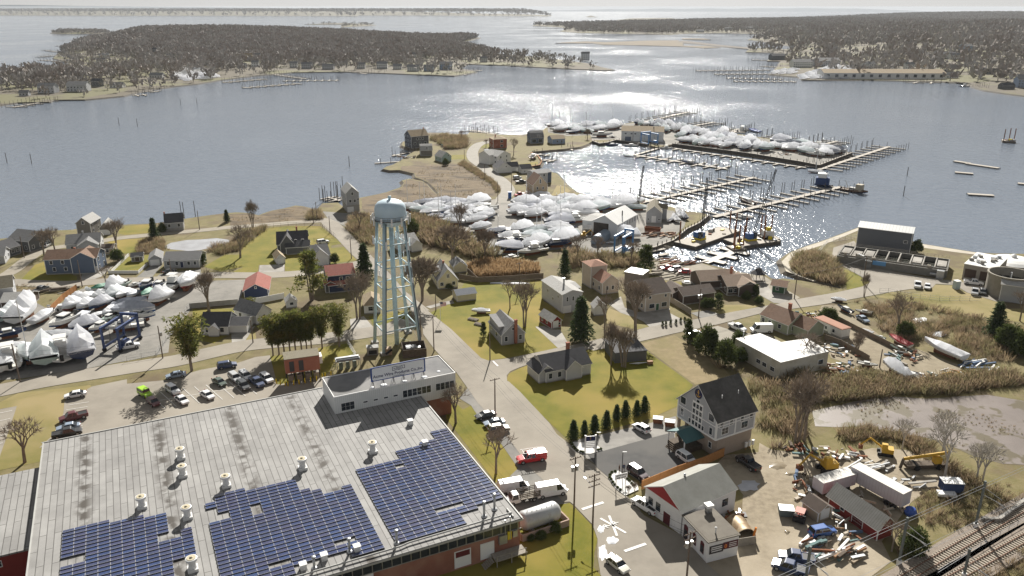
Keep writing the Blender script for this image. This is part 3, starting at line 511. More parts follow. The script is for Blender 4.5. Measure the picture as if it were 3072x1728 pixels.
def door_mesh(w, h, m):
    k = (w,h,m.name)
    if k not in _dc:
        b = MB(); b.box(0,0,0,w,.1,h,0)
        for x, z, sx, sz in ((0,h,w+.24,.12),(-w/2-.06,0,.12,h),(w/2+.06,0,.12,h)): b.box(x,-.01,z,sx,.12,sz,1)
        if w > 2:
            for i in range(1,4): b.box(0,-.052,h*i/4-.02,w-.1,.02,.03,1)
        _dc[k] = b.mesh('door', [m, trim])
    return _dc[k]
def slab(b, pts, t, mi=0):
    n = len(pts); vs = [tuple(p) for p in pts]+[(p[0],p[1],p[2]-t) for p in pts]
    b.add(vs, [tuple(range(n))], mi); b.add(vs, [tuple(range(n,2*n))[::-1]], mi); b.add(vs, [(i,(i+n),(i+1)%n+n,(i+1)%n) for i in range(n)], 1)
def block(parent, x, y, w, d, h, roof, rh, wm, rm, z=0.0, ov=.35, rname='roof', wname='wall', fnd=.35, skew=.5, corner=True):
    """walls and roof of one rectangular volume centred at x,y in the parent's frame"""
    wb = MB(); rb = MB(); t = .16; z0 = z+fnd; z1 = z+h; a, c = w/2, d/2
    if fnd: f = MB(); f.box(x,y,z-.3,w+.06,d+.06,fnd+.3); f.build('foundation', foundation, parent)
    if roof == 'x':
        r = y-c+d*skew; wb.add([(x+s*a,yy,zz) for s in (-1,1) for yy,zz in ((y-c,z0),(y+c,z0),(y+c,z1),(r,z1+rh),(y-c,z1))], [(0,1,2,3,4)[::-1],(5,6,7,8,9),(0,5,9,4)[::1],(1,2,7,6)])
        wb.f[0] = (4,3,2,1,0)
        k = rh/(r-y+c); k2 = rh/(y+c-r)
        slab(rb, [(x-a-ov,y-c-ov,z1-k*ov+t),(x+a+ov,y-c-ov,z1-k*ov+t),(x+a+ov,r,z1+rh+t),(x-a-ov,r,z1+rh+t)], t)
        slab(rb, [(x-a-ov,r+.001,z1+rh+t),(x+a+ov,r+.001,z1+rh+t),(x+a+ov,y+c+ov,z1-k2*ov+t),(x-a-ov,y+c+ov,z1-k2*ov+t)], t)
    elif roof == 'y':
        r = x-a+w*skew; wb.add([(xx,y+s*c,zz) for s in (-1,1) for xx,zz in ((x-a,z0),(x+a,z0),(x+a,z1),(r,z1+rh),(x-a,z1))], [(0,1,2,3,4),(9,8,7,6,5),(0,4,9,5),(1,6,7,2)])
        k = rh/(r-x+a); k2 = rh/(x+a-r)
        slab(rb, [(x-a-ov,y+c+ov,z1-k*ov+t),(x-a-ov,y-c-ov,z1-k*ov+t),(r,y-c-ov,z1+rh+t),(r,y+c+ov,z1+rh+t)], t)
        slab(rb, [(r+.001,y+c+ov,z1+rh+t),(r+.001,y-c-ov,z1+rh+t),(x+a+ov,y-c-ov,z1-k2*ov+t),(x+a+ov,y+c+ov,z1-k2*ov+t)], t)
    elif roof == 'h':
        wb.box(x,y,z0,w,d,h-fnd); e = ov; A_ = [(x-a-e,y-c-e,z1),(x+a+e,y-c-e,z1),(x+a+e,y+c+e,z1),(x-a-e,y+c+e,z1)]
        if w >= d: p, q_ = (x-a+c,y,z1+rh), (x+a-c,y,z1+rh); fs = [(0,1,5,4),(1,2,5),(2,3,4,5),(3,0,4)]
        else: p, q_ = (x,y-c+a,z1+rh), (x,y+c-a,z1+rh); fs = [(0,1,4),(1,2,5,4),(2,3,5),(3,0,4,5)]
        rb.add(A_+[p,q_], fs+[(3,2,1,0)])
    elif roof == 'g':   # gambrel, ridge along x
        pr = [(y-c,z0),(y+c,z0),(y+c,z1),(y+c*.55,z1+rh*.68),(y,z1+rh),(y-c*.55,z1+rh*.68),(y-c,z1)]; n = len(pr)
        wb.add([(x+s*a,p,zz) for s in (-1,1) for p,zz in pr], [tuple(range(n))[::-1], tuple(range(n,2*n)), (0,n,2*n-1,n-1), (1,2,n+2,n+1)])
        o = [(y-c-.3,z1-.25)]+pr[6:]+pr[5:1:-1]+[(y+c+.3,z1-.25)]; o = [(y-c-.3,z1-.3),(y-c*.55,z1+rh*.68+.1),(y,z1+rh+.15),(y+c*.55,z1+rh*.68+.1),(y+c+.3,z1-.3)]
        for i in range(4): slab(rb, [(x-a-ov,o[i][0],o[i][1]+.1),(x+a+ov,o[i][0],o[i][1]+.1),(x+a+ov,o[i+1][0],o[i+1][1]+.1),(x-a-ov,o[i+1][0],o[i+1][1]+.1)], .14)
    else:               # flat with a parapet edge
        wb.box(x,y,z0,w,d,h-fnd); rb.box(x,y,z1,w+2*ov*.4,d+2*ov*.4,.18); rb.box(x,y,z1+.18,w-.3,d-.3,.03)
    if corner and wm is not trim and roof != 'f':
        for sx in (-1,1):
            for sy in (-1,1): wb.box(x+sx*(a+.01),y+sy*(c+.01),z0,.16,.16,h-fnd-.02,1)
    wo = wb.build(wname, [wm, trim], parent); ro = rb.build(rname, [rm, trim], parent); return wo, ro
def put(parent, x, y, w, d, face, u, z, kind='w', ww=.9, hh=1.2, m=None):
    rz = {'f':0,'r':math.pi/2,'b':math.pi,'l':-math.pi/2}[face]; L = w if face in 'fb' else d; t = (u-.5)*L; off = (d if face in 'fb' else w)/2
    px, py = {'f':(t,-off),'b':(-t,off),'r':(off,t),'l':(-off,-t)}[face]
    if kind == 'w':
        f, p = win_mesh(ww,hh); o = inst('window', f, parent, (x+px,y+py,z), rz); inst('pane', p, o, (0,-.03,0)); return o
    o = inst('garage_door' if kind == 'g' else 'door', door_mesh(ww,hh,m or trim), parent, (x+px,y+py,z), rz); return o
def chimney(roof, x, y, z0, z1, s=.7, m=None, pot=True):
    b = MB(); b.box(x,y,z0,s,s*.8,z1-z0); b.box(x,y,z1,s+.16,s*.8+.16,.14); o = b.build('chimney', m or brick, roof); return o
def dormer(parent, x, y, w, d, z, h, wm, rm, wins=1, shed=True):
    b = MB(); b.box(x,y,z,w,d,h); o = b.build('dormer', wm, parent); r = MB(); slab(r, [(x-w/2-.2,y-d/2-.25,z+h+.1),(x+w/2+.2,y-d/2-.25,z+h+.1),(x+w/2+.2,y+d/2+.3,z+h+.55),(x-w/2-.2,y+d/2+.3,z+h+.55)], .14); r.build('dormer_roof', [rm, trim], o)
    for i in range(wins):
        f, p = win_mesh(.75,.8); q_ = inst('window', f, parent, (x+((i+.5)/wins-.5)*w*.8,y-d/2,z+h-1.15)); inst('pane', p, q_, (0,-.03,0))
def frame(A, B, d):
    A, B = Vector(A), Vector(B); t = (B-A).normalized(); n = Vector((-t.y,t.x)); c = (A+B)/2+n*d/2; return c, math.atan2(t.y,t.x), (B-A).length
def house(label, A, B, d, h, roof, rh, wm, rm, wins=(), doors=(), ch=(), name='house', cat='house', group=None, wings=(), dorm=(), auto=True, fnd=.35, skew=.5, z=0, ov=.35):
    c, rz, w = frame(A, B, d); o = empty(name, (c.x,c.y,LZ), rz, label, cat, group)
    wo, ro = block(o, 0, 0, w, d, h, roof, rh, wm, rm, fnd=fnd, skew=skew, ov=ov)
    for x, y, ww, dd, hh, rt, rr, *mm in wings:
        block(o, x*w, y*d, ww, dd, hh, rt, rr, mm[0] if mm else wm, mm[1] if len(mm) > 1 else rm, rname='wing_roof', wname='wing_wall')
    for wn in wins:
        face, u, zz = wn[:3]; put(o,0,0,w,d,face,u,zz,'w',*(wn[3:] or (.9,1.2)))
    for dn in doors:
        face, u, kind, ww, hh = dn[:5]; put(o,0,0,w,d,face,u,.02 if kind == 'g' else .35,kind,ww,hh,dn[5] if len(dn) > 5 else None)
    for x, y, z0, z1, *r in ch: chimney(ro, x*w, y*d, z0, z1, *r)
    for x, y, ww, dd, zz, hh, n in dorm: dormer(o, x*w, y*d, ww, dd, zz, hh, wm, rm, n)
    if auto:
        st = max(1, round((h-.3)/2.8))
        for face, L in (('f',w),('l',d),('r',d),('b',w)):
            if any(k[0] == face for k in wins): continue
            n = max(1, int(L/3.2))
            for s in range(st):
                for i in range(n):
                    if any(k[0] == face and abs(k[1]-(i+.5)/n)*L < k[3]/2+.7 for k in doors) and s == 0: continue
                    put(o,0,0,w,d,face,(i+.5)/n,1.1+s*2.75)
    return o
F2 = lambda us, z, w=.9, h=1.2, f='f': [(f,u,z,w,h) for u in us]
# ---- left shore
house('blue two-storey house with brown roof, arched entry and white garage door', cA(512,958), cA(1072,935), 8.5, 5.3, 'x', 2.1, W_BLUE, R_BROWN, F2((.12,.34,.66,.88),3.6)+F2((.16,.38),1.2), [('f',.86,'g',4.2,2.2),('f',.60,'d',1.0,2.1,M('teal_door',(.05,.22,.25)))], [(-.02,.2,5.6,7.4,.5)], wings=[(.24,-.12,7.2,8.0,5.5,'y',2.0)])
house('tall weathered shore house with white trimmed gable and roof decks', cA(850,532), cA(1000,530), 9, 5.0, 'y', 2.2, W_SHING, R_LGREY, F2((.5,),4.6))
house('weathered garage cottage with pale roof and wide white door', cA(1092,528), cA(1215,520), 8, 2.9, 'y', 2.0, W_SHING, R_LGREY, (), [('f',.45,'g',3.4,2.0)])
house('small grey cape with near black roof on a white foundation by the bay', cA(1805,490), cA(2000,474), 7, 3.6, 'x', 2.8, W_GREY, R_DARK, F2((.22,.75),1.7), fnd=1.2, ch=[(-.5,0,4,7.2,.45)])
house('grey roofed shingled house among bare shore trees', cA(110,690), cA(330,715), 10, 4.2, 'x', 2.6, W_DGREY, R_GREY)
house('charcoal gabled house with two white framed windows', cA(20,790), cA(230,728), 8, 3.2, 'x', 2.2, W_DGREY, R_DARK, F2((.62,.86),1.2,1.0,1.3))
house('white cornered house at the bend of the shore lane', cA(-190,860), cA(60,838), 8, 3.0, 'x', 2.0, W_LGREY, R_GREY)
house('long grey roofed house with a white gable end', cA(735,722), cA(1100,690), 9, 3.2, 'x', 2.5, W_LGREY, R_GREY, wings=[(.16,-.45,6.5,6,3.0,'y',1.9)], ch=[(-.02,0,4.5,6.6,.5,steel)])
house('little brown roofed cabin behind the blue house', cA(1115,745), cA(1235,738), 5, 2.4, 'x', 1.0, W_TAN, R_DBROWN)
house('low dark roofed garden shed inside the white fence', cA(1435,822), cA(1555,812), 3.4, 2.0, 'x', .9, W_SHING, R_DARK, (), [('f',.5,'d',1.4,1.7,dark_wood)], name='shed', cat='shed', auto=False)
house('small grey garage with a four pane white door', cA(1628,862), cA(1762,850), 8, 2.5, 'y', 1.3, W_GREY, R_GREY, (), [('f',.45,'g',2.8,2.0)], name='garage', cat='garage', auto=False)
house('low grey ranch with white framed windows and a blue porch', cA(1792,892), cA(2172,882), 8.5, 3.0, 'x', 1.8, W_GREY, R_GREY, F2((.12,.36,.7,.88),1.2), [('f',.5,'d',1.0,2.0,W_NAVY)])
house('grey gabled house beside the timber pile', cA(-120,1275), cA(165,1235), 9, 4.4, 'x', 2.4, W_LGREY, R_OLIVE, F2((.4,.7),2.0,.7,1.0,'r'))
house('low brown garage with weathered roof behind the covered boats', cA(25,1338), cA(330,1318), 8, 2.4, 'x', 1.5, W_BROWN, R_LGREY, auto=False, name='garage', cat='garage')
# ---- left centre
house('dark grey shingled house with steep front gable and long roof dormer', cB(848,725), cB(1175,705), 9.5, 3.4, 'x', 3.4, W_DGREY, R_DARK, F2((.3,),4.4,.8,.9)+F2((.62,.85),4.0,.8,.8), wings=[(-.16,-.16,5.0,8.5,3.6,'y',3.2),(.18,-.5,8.2,5.5,2.8,'x',1.6)], ch=[(.16,.02,6.4,8.3,.6)])
house('tiny white garden garage with pale gable roof', cB(836,847), cB(927,835), 6, 2.3, 'y', 1.4, W_WHITE, R_TAN, (), [('f',.5,'g',1.9,1.8)], name='garage', cat='garage', auto=False)
house('white house with grey roof and front gable', cB(1245,862), cB(1418,840), 9, 3.6, 'x', 2.6, W_WHITE, R_GREY, F2((.75,),1.2)+F2((.25,),4.1,.8,1.0), wings=[(-.12,-.25,5.2,7,3.6,'y',2.5)])
house('navy bungalow with red roof and white trimmed gable', cB(487,1222), cB(745,1203), 12, 2.7, 'y', 1.9, W_NAVY, R_RED, F2((.5,),3.2,.5,.6)+[('r',.3,1.2,.9,1.0)], ov=.5)
house('navy two-level house with long red roof and red porch roof', cB(1395,1142), cB(1690,1110), 10, 5.2, 'x', 1.9, W_NAVY, R_RED, F2((.5,.74),3.4,.8,1.0), wings=[(.1,-.52,10,3.2,2.6,'x',.7),(-.42,-.42,3.2,4,2.8,'y',.9,W_DGREY)])
house('little white gambrel shed with one dark window', cB(945,1326), cB(1055,1312), 3.2, 2.2, 'y', 1.3, W_WHITE, R_LGREY, F2((.5,),1.0,1.0,.8), name='shed', cat='shed', auto=False)
house('tall grey stilt house with white ground floor garage', cB(1600,282), cB(1736,270), 11, 8.6, 'y', 2.6, W_GREY, R_LGREY, F2((.3,.66),4.4)+F2((.5,),7.6)+F2((.93,),5.2,.7,.8), [('f',.28,'g',2.6,2.3)], fnd=3.2)
house('cape cottage with black roof, gabled porch and attached garage', cJ(22,604), cJ(310,600), 8, 2.7, 'x', 2.6, W_WHITE, R_DARK, F2((.24,.78),1.0,1.0,1.2), [('f',.5,'d',1.1,2.0,W_LGREY)], wings=[(.70,.05,6.6,6.5,2.4,'x',1.2),(0,-.5,2.6,2.0,2.4,'y',.9)])
house('grey gabled cottage behind the row of pines', cJ(620,490), cJ(780,425), 9, 3.0, 'y', 2.4, W_WHITE, R_GREY)
house('pale cottage with tan hipped roof below the water tower', cJ(1790,372), cJ(1960,360), 9, 2.7, 'h', 2.0, W_WHITE, R_TAN, F2((.4,.7),1.0,1.3,1.2))
house('white house with grey roof half hidden behind the tower legs', cG(160,720), cG(350,690), 9, 3.4, 'x', 2.2, W_WHITE, R_LGREY, wings=[(.3,-.4,4,5,2.8,'y',1.6)])
# ---- fork of the streets
house('cream cottage with steep grey roof and black shuttered windows', cK(415,392), cK(628,372), 11, 2.9, 'y', 3.6, W_CREAM, R_GREY, F2((.2,.8),1.1,1.0,1.1)+F2((.52,),3.6,.9,1.2), ch=[(0,.1,5.2,7.2,.6)], dorm=[(-.32,.05,3,5,3.2,1.6,0)])
house('small cream garage with grey gable roof behind the cottage', cK(585,218), cK(725,205), 6, 2.4, 'y', 1.6, W_CREAM, R_GREY, auto=False, name='garage', cat='garage')
house('long cream garden shed with slate grey roof', cK(622,532), cK(826,506), 4.6, 2.3, 'x', 1.0, W_CREAM, M('slate',(.16,.175,.20),(.19,.205,.23),2,.8), auto=False, name='shed', cat='shed')
house('grey cape with outside brick chimney at the street corner', cK(1105,1003), cK(1352,968), 10.5, 3.0, 'y', 3.0, W_GREY, R_GREY, F2((.2,.82),1.1,.8,1.3)+F2((.5,),4.0,.6,.7)+[('l',.15,1.2,.9,1.1),('l',.6,1.1,1.6,1.3)], dorm=[(-.33,.1,2.0,8,3.0,1.5,0)], ch=[(.1,-.53,0.3,6.9,.75)])
house('tall white-grey house with shallow weathered roof and pipe chimney', cK(1762,655), cK(1972,622), 14, 5.9, 'y', 1.0, W_LGREY, R_LGREY, F2((.25,.55),3.6,.5,1.3)+[('l',.3,3.6,.7,.8),('l',.55,2.2,.7,.8),('l',.8,4.0,.7,.8)], [('f',.25,'g',2.4,2.1)], [(.0,-.1,6.4,8.8,.45,steel)], wings=[(.5,.1,3.6,7,5.4,'x',.5,W_DGREY)])
house('small barn red shed with white door and grey roof', cK(1648,828), cK(1748,806), 6.4, 2.4, 'y', 1.3, W_RED, R_LGREY, F2((.82,),1.0,.6,.7)+[('l',.2,1.0,.7,.8),('l',.6,1.0,.7,.8)], [('f',.42,'d',1.6,1.9,trim)], name='shed', cat='shed', auto=False)
house('long light grey cottage with charcoal roof and front bay on the green lawn', cK(1585,1412), cK(2068,1312), 8.5, 3.0, 'x', 2.5, W_LGREY, R_DARK, F2((.10,.30,.78),1.0,.9,1.3)+F2((.54,),1.0,1.7,1.4), [], [(.18,.05,4.6,7.2,.8)], wings=[(.08,-.42,4.2,3.4,3.1,'y',1.9),(-.46,-.08,4.2,6.2,2.7,'y',1.6)])
o_ = house('derelict dark garage with sagging flat roof and canoe beside it', cL(235,1195), cL(575,1165), 8.5, 2.7, 'f', 0, W_DGREY, R_DARK, (), (), name='garage', cat='garage', auto=False, fnd=.05)
house('beige house with rust roof and raised top storey', cH(385,1175), cH(560,1150), 12, 4.0, 'y', 2.2, W_PINK, R_RUST, F2((.3,.65),1.4,.8,1.2), wings=[(-.15,.28,5.5,6,7.4,'h',1.3)])
house('weathered grey storage box with flat ribbed roof', cH(625,1055), cH(815,1090), 5.5, 4.0, 'f', 0, W_SHING, R_METAL, (), (), name='shed', cat='shed', auto=False, fnd=.05)
house('large white house with dark brown roof and double windows', cH(850,1372), cH(1112,1332), 11, 5.6, 'x', 2.8, W_PINK, R_DBROWN, F2((.27,.78),1.2,1.7,1.3)+F2((.18,.82),4.2,.7,.8), [('f',.5,'d',1.0,2.0,W_DGREEN)])
house('long brown carport garage with shingled roof', cH(1262,1288), cH(1600,1245), 7, 3.0, 'x', 1.5, W_BROWN, R_DBROWN, (), (), name='garage', cat='garage', auto=False, wings=[(-.38,.5,6,7,2.8,'y',1.4)])
house('dark brown shingled bungalow with crossing tan roofs', cL(1450,462), cL(1735,448), 10, 3.1, 'x', 2.0, W_BROWN, M('tan_brown_roof',(.24,.18,.135),(.28,.21,.16),1,.9), F2((.62,.86),1.0,1.5,1.2)+F2((.12,.34),1.0,1.4,1.2), [('f',.74,'d',.9,2.0)], [(.0,.3,4.5,6.6,.7)], wings=[(.24,-.2,6.5,9,3.2,'y',1.7),(-.55,.55,12,9,3.1,'x',2.0)])
house('narrow white shed with steep gable by the bare tree', cH(298,1405), cH(428,1398), 3.6, 2.6, 'y', 1.9, W_WHITE, R_LGREY, name='shed', cat='shed', auto=False)
house('dark green shed with overhanging rusty roof by the creek', cI(45,692), cI(150,708), 5, 2.8, 'x', .9, W_DGREEN, R_BROWN, F2((.4,),1.2,.8,.8), name='shed', cat='shed', auto=False, ov=.7)
house('sage green ranch with brown roof and brick chimney', cL(1812,772), cL(2106,892), 8, 3.1, 'x', 2.4, W_GREEN, R_BROWN, F2((.1,.34,.7),1.1,1.0,1.2), [], [(.12,.06,4.8,7.2,.8)], wings=[(.66,.15,7,6.5,2.9,'x',2.0)])
house('grey blue-doored shop with olive roof on the marina quay', cY(1660,940), cY(1912,952), 14, 4.6, 'y', 2.6, W_GREY, R_OLIVE, F2((.15,.4,.55,.85),1.4,.8,.6), [('f',.5,'d',1.6,2.6)], wings=[(.35,.1,6,4,4.9,'x',1.4)])
# ---- tip of the peninsula
house('big dark waterfront house with tan roof standing over the bay', cD(272,420), cD(458,402), 10, 7.6, 'x', 3.2, W_DGREY, R_TAN, F2((.35,.5,.66),5.2,1.2,1.3)+F2((.2,.5,.8),2.2,1.4,1.4), ch=[(.42,0,9,11.8,.6)])
house('weathered shingled house with white window strip', cD(372,502), cD(496,498), 8, 3.6, 'g', 3.0, W_SHING, R_LGREY, F2((.55,),3.9,.6,1.6))
house('pale teal cottage with gable end behind a dark bush', cD(600,572), cD(702,560), 8, 3.2, 'y', 2.6, W_TEAL, R_LGREY, F2((.7,),3.4,.6,.8))
house('square brick house with tan hipped roof by the causeway', cD(1160,424), cD(1306,416), 9, 6.0, 'h', 1.6, brick, R_TAN, F2((.62,),4.0,1.6,1.2)+F2((.62,),1.2,1.6,1.2), ch=[(-.2,0,6.5,8.3,.7)])
house('large white gabled house at the causeway bend', cD(1205,602), cD(1345,572), 10, 5.0, 'y', 2.4, W_WHITE, R_LGREY, F2((.25,.7),3.6)+F2((.25,.7),1.2), wings=[(-.45,.3,6,8,5.6,'x',2.0)])
house('small white cottage with grey front gable and side wing', cD(1205,692), cD(1362,682), 9, 2.9, 'y', 2.9, W_WHITE, R_DARK, F2((.6,),3.3,.6,.6), wings=[(.72,.1,5.5,6,2.8,'x',2.0)])
house('white garage with dark roof behind the cottages', cD(1468,694), cD(1578,686), 6, 2.6, 'x', 1.9, W_WHITE, R_DARK, F2((.3,),1.0,.5,.6), name='garage', cat='garage', auto=False)
house('grey flat fronted house beside the tan gable house', cD(1605,812), cD(1745,800), 9, 5.6, 'x', .8, W_LGREY, R_GREY, wings=[(.62,.1,4,8,5.6,'x',.8,W_BLUE)])
house('tall tan house with steep gable and side deck', cD(1590,962), cD(1745,952), 10, 6.4, 'y', 4.2, W_TAN, R_BROWN, F2((.5,),7.0,.7,2.0)+F2((.3,.7),4.2,.7,1.2), fnd=2.4)
house('blue barn house with gambrel roof near the spit', cD(1568,368), cD(1705,362), 9, 4.0, 'g', 3.8, W_BLUE, R_GREY, F2((.45,.6,.75),4.5,.7,.9)+F2((.25,.75),.8,2.6,2.0))
house('pale blue cottage with grey roof and long steps', cD(1798,374), cD(1938,366), 8, 3.4, 'x', 1.8, W_LBLUE, R_TAN, F2((.4,.75),1.4,1.0,.9))
house('white marina hall with long brown roof and blue lower doors', cE(955,372), cE(1410,385), 14, 6.6, 'x', 2.6, W_WHITE, R_TAN, F2((.1,.24,.33,.5),4.6,1.2,.8), [('f',.16,'g',4,3,W_BLUE),('f',.34,'g',4.4,2.6)], [(.26,-.2,7.8,9.6,.5,black_m)], auto=False, cat='building', name='boat_hall')
# ---- far shore houses: small but each its own
def small_house(label, p, w, d, h, rz, wm, rm, roof='x', rh=2.2, z=0):
    o = empty('cottage', (p.x,p.y,LZ+z+drop(p.x,p.y)), R(rz), label, 'house', 'houses on the far shore')
    block(o,0,0,w,d,h,roof,rh,wm,rm, fnd=.5, corner=False); CLEAR.append((p.x,p.y,w*.9))
    for k in (1,2,3): CLEAR.append((p.x*(1-k*.010),p.y*(1-k*.010),w*.75))
    st = max(1,round(h/2.9)); n = max(2,int(w/3))
    for s in range(st):
        for i in range(n): put(o,0,0,w,d,'f',(i+.5)/n,1.0+s*2.8,'w',1.3,1.4)
FL = 'white and grey shore cottage on the far side of the bay'
fh = []
for c, L in ((cV0, [(370,705,17,7,0,'g'),(600,692,20,7,5,'g'),(740,660,11,6,-10,'d'),(190,725,9,3,5,'g'),(890,664,14,3,0,'w'),(1190,598,16,3.4,0,'w'),(1880,480,12,9,10,'c'),(1950,475,9,8,0,'w'),(1930,512,10,6,0,'w'),(1830,520,12,4,-5,'g'),(2220,515,11,6,0,'w'),(2320,520,15,6,0,'g'),(2480,525,16,5,0,'g'),(1190,440,12,8,0,'d'),(1290,470,12,5,8,'g'),(790,450,16,6,20,'w'),(770,480,13,5,0,'w'),(1560,430,15,6,20,'w'),(0,650,10,4,0,'w'),(700,560,10,3,0,'w')]),
    (cV1, [(150,520,12,6,0,'w'),(310,520,15,7,3,'w'),(425,525,12,5,0,'w'),(545,538,16,6,-3,'w'),(660,538,13,6,0,'b'),(790,526,18,8,3,'b'),(1075,470,12,6,0,'w'),(540,452,13,5,0,'w'),(1840,455,14,11,0,'w'),(1000,450,9,5,0,'w'),(1220,450,11,5,0,'d'),(110,470,11,5,0,'w'),(410,455,10,4,0,'w'),(820,440,10,4,0,'w'),(40,280,14,4,0,'w'),(1880,235,22,6,0,'w'),(2120,220,26,7,0,'w'),(2040,205,24,6,0,'d'),(2200,240,30,6,0,'w'),(2300,220,22,6,0,'d')]),
    (cV2, [(710,452,24,7,10,'d'),(890,508,28,8,0,'w'),(960,500,18,7,0,'g'),(1080,500,34,8,0,'g'),(1390,520,20,6,0,'w'),(1650,510,18,5,0,'w'),(1860,590,16,5,0,'w'),(2010,590,18,4,0,'w'),(1960,570,14,4,0,'d'),(2120,450,20,9,20,'b'),(1990,480,22,6,0,'g'),(2040,485,16,6,0,'w'),(2230,560,14,4,-10,'d'),(2310,568,13,4,-10,'d'),(2440,672,14,4,5,'d'),(2560,660,16,9,0,'b'),(2540,640,9,9,0,'w'),(1700,545,12,9,0,'w'),(1040,335,22,6,0,'w'),(1480,345,22,5,0,'g'),(1720,270,20,5,0,'w'),(2000,300,16,6,0,'w'),(870,220,26,6,0,'w'),(870,244,30,5,0,'w'),(1120,200,28,6,0,'w'),(580,210,30,8,0,'w'),(340,238,26,6,0,'g'),(130,246,26,6,0,'w'),(500,238,26,6,0,'w')])):
    for x, y, w, h, rz, k in L:
        p = c(x, y); hz = float(hL(p.x,p.y) if p.x < 0 or c is cV1 and x < 2000 else 0) if c is not cV2 else float(hR(p.x,p.y))
        wm, rm = {'w':(W_WHITE,R_GREY),'g':(W_LGREY,R_GREY),'d':(W_DGREY,R_DARK),'b':(W_LBLUE,R_GREY),'c':(W_TAN,R_TAN)}[k]
        nm = {'w':'white','g':'grey','d':'dark','b':'pale blue','c':'tan timber'}[k]; pl = 'on the wooded peninsula shore' if c is cV0 or (c is cV1 and x < 1500) else ('on the far sunlit point' if c is cV1 else 'along the wooded mainland')
        small_house(f'{nm} {"two-storey" if h > 5.5 else "low"} shore house {pl}', p, w, w*.6, h, rz, wm, rm, 'x', 2+w*.06, hz)
for c, pts_ in ((cV0, [(370,700,60),(600,690,60),(1190,590,50),(1400,585,120),(1500,540,80),(1880,450,40),(1930,490,40),(1830,520,50),(1620,560,40),(880,450,60),(800,490,40),(2230,500,45),(2330,510,40),(2480,510,40),(190,720,50),(100,640,60),(950,640,40)]), (cV1, [(150,500,45),(310,500,40),(420,505,40),(540,515,45),(660,515,45),(790,505,55),(1080,455,40),(540,445,30),(1850,440,35),(1000,450,30),(1220,450,30)]), (cV2, [(1100,560,200),(1500,570,160),(900,520,120),(780,570,100),(1180,450,110),(1350,430,120),(1900,590,60),(2000,590,60),(2430,660,70),(2120,440,50),(1960,460,50),(2300,560,90),(2050,530,110),(1300,385,150),(1100,380,120)])):
    for x, y, r in pts_:
        g = c(x, y); k = (c(x+r,y)-c(x-r,y)).length/2; CLEAR.append((g.x,g.y,k*1.3))
cy = cV0(0,470).y
print('woodL', wood('wood', 'grey leafless wood covering the left peninsula', left_pen, hL, 9.0, 10, 15.5, lambda x,y,D: np.where((D<95)&(y<1650),.13,np.where((D<170)&(y<1500),.5,.9)), .035))
def dR(x, y, D):
    g = cV2(1300,400); k = np.where((np.abs(y-g.y) < 130)&(x > cV2(1050,400).x)&(x < cV2(1900,400).x), .12, .95)
    return np.where(D < 60, k*.35, k)
near_r = [p for p in right_land]
print('woodR', wood('wood', 'grey leafless wood on the right mainland', right_land, hR, 23.0, 14, 21, dR, .05, protos=light_protos))
print('woodI', wood('wood', 'grey leafless wood on the long island', long_isle, hill(long_isle,[(0,9000,1e5,38)],300), 78.0, 24, 40, None, .1, protos=light_protos))
print('wood2', wood('wood', 'bare trees covering the small islet', isl2, None, 11, 6, 13, None, .25))
print('wood3', wood('wood', 'sparse trees on the pair of low islets', isl3, None, 22, 6, 14, lambda x,y,D: .5, .3))
# ============================================================ the factory, its sign and the water tower
TH = R(26); FO = Vector((1.284,110.67)); RZH = 6.5
def fac(a, b): return Vector((FO.x-math.cos(TH)*a-math.sin(TH)*b, FO.y-math.sin(TH)*a+math.cos(TH)*b))
def text_mesh(s, size, mat, depth=.02, bold=0.0, align='LEFT'):
    c = bpy.data.curves.new('lettering', 'FONT'); c.body = s; c.size = size; c.extrude = depth; c.offset = bold; c.align_x = align; c.resolution_u = 3
    o = bpy.data.objects.new('lettering', c); COL.objects.link(o); dg = bpy.context.evaluated_depsgraph_get(); dg.update()
    me = bpy.data.meshes.new_from_object(o.evaluated_get(dg)); bpy.data.objects.remove(o); bpy.data.curves.remove(c); me.materials.clear(); me.materials.append(mat); return me
def lettering(parent, s, size, x, y, z, mat, bold=0.0, align='LEFT', rz=0, name='lettering', flat=False):
    return inst(name, text_mesh(s, size, mat, .015, bold, align), parent, (x,y,z), rot=(0 if flat else math.pi/2, 0, rz))
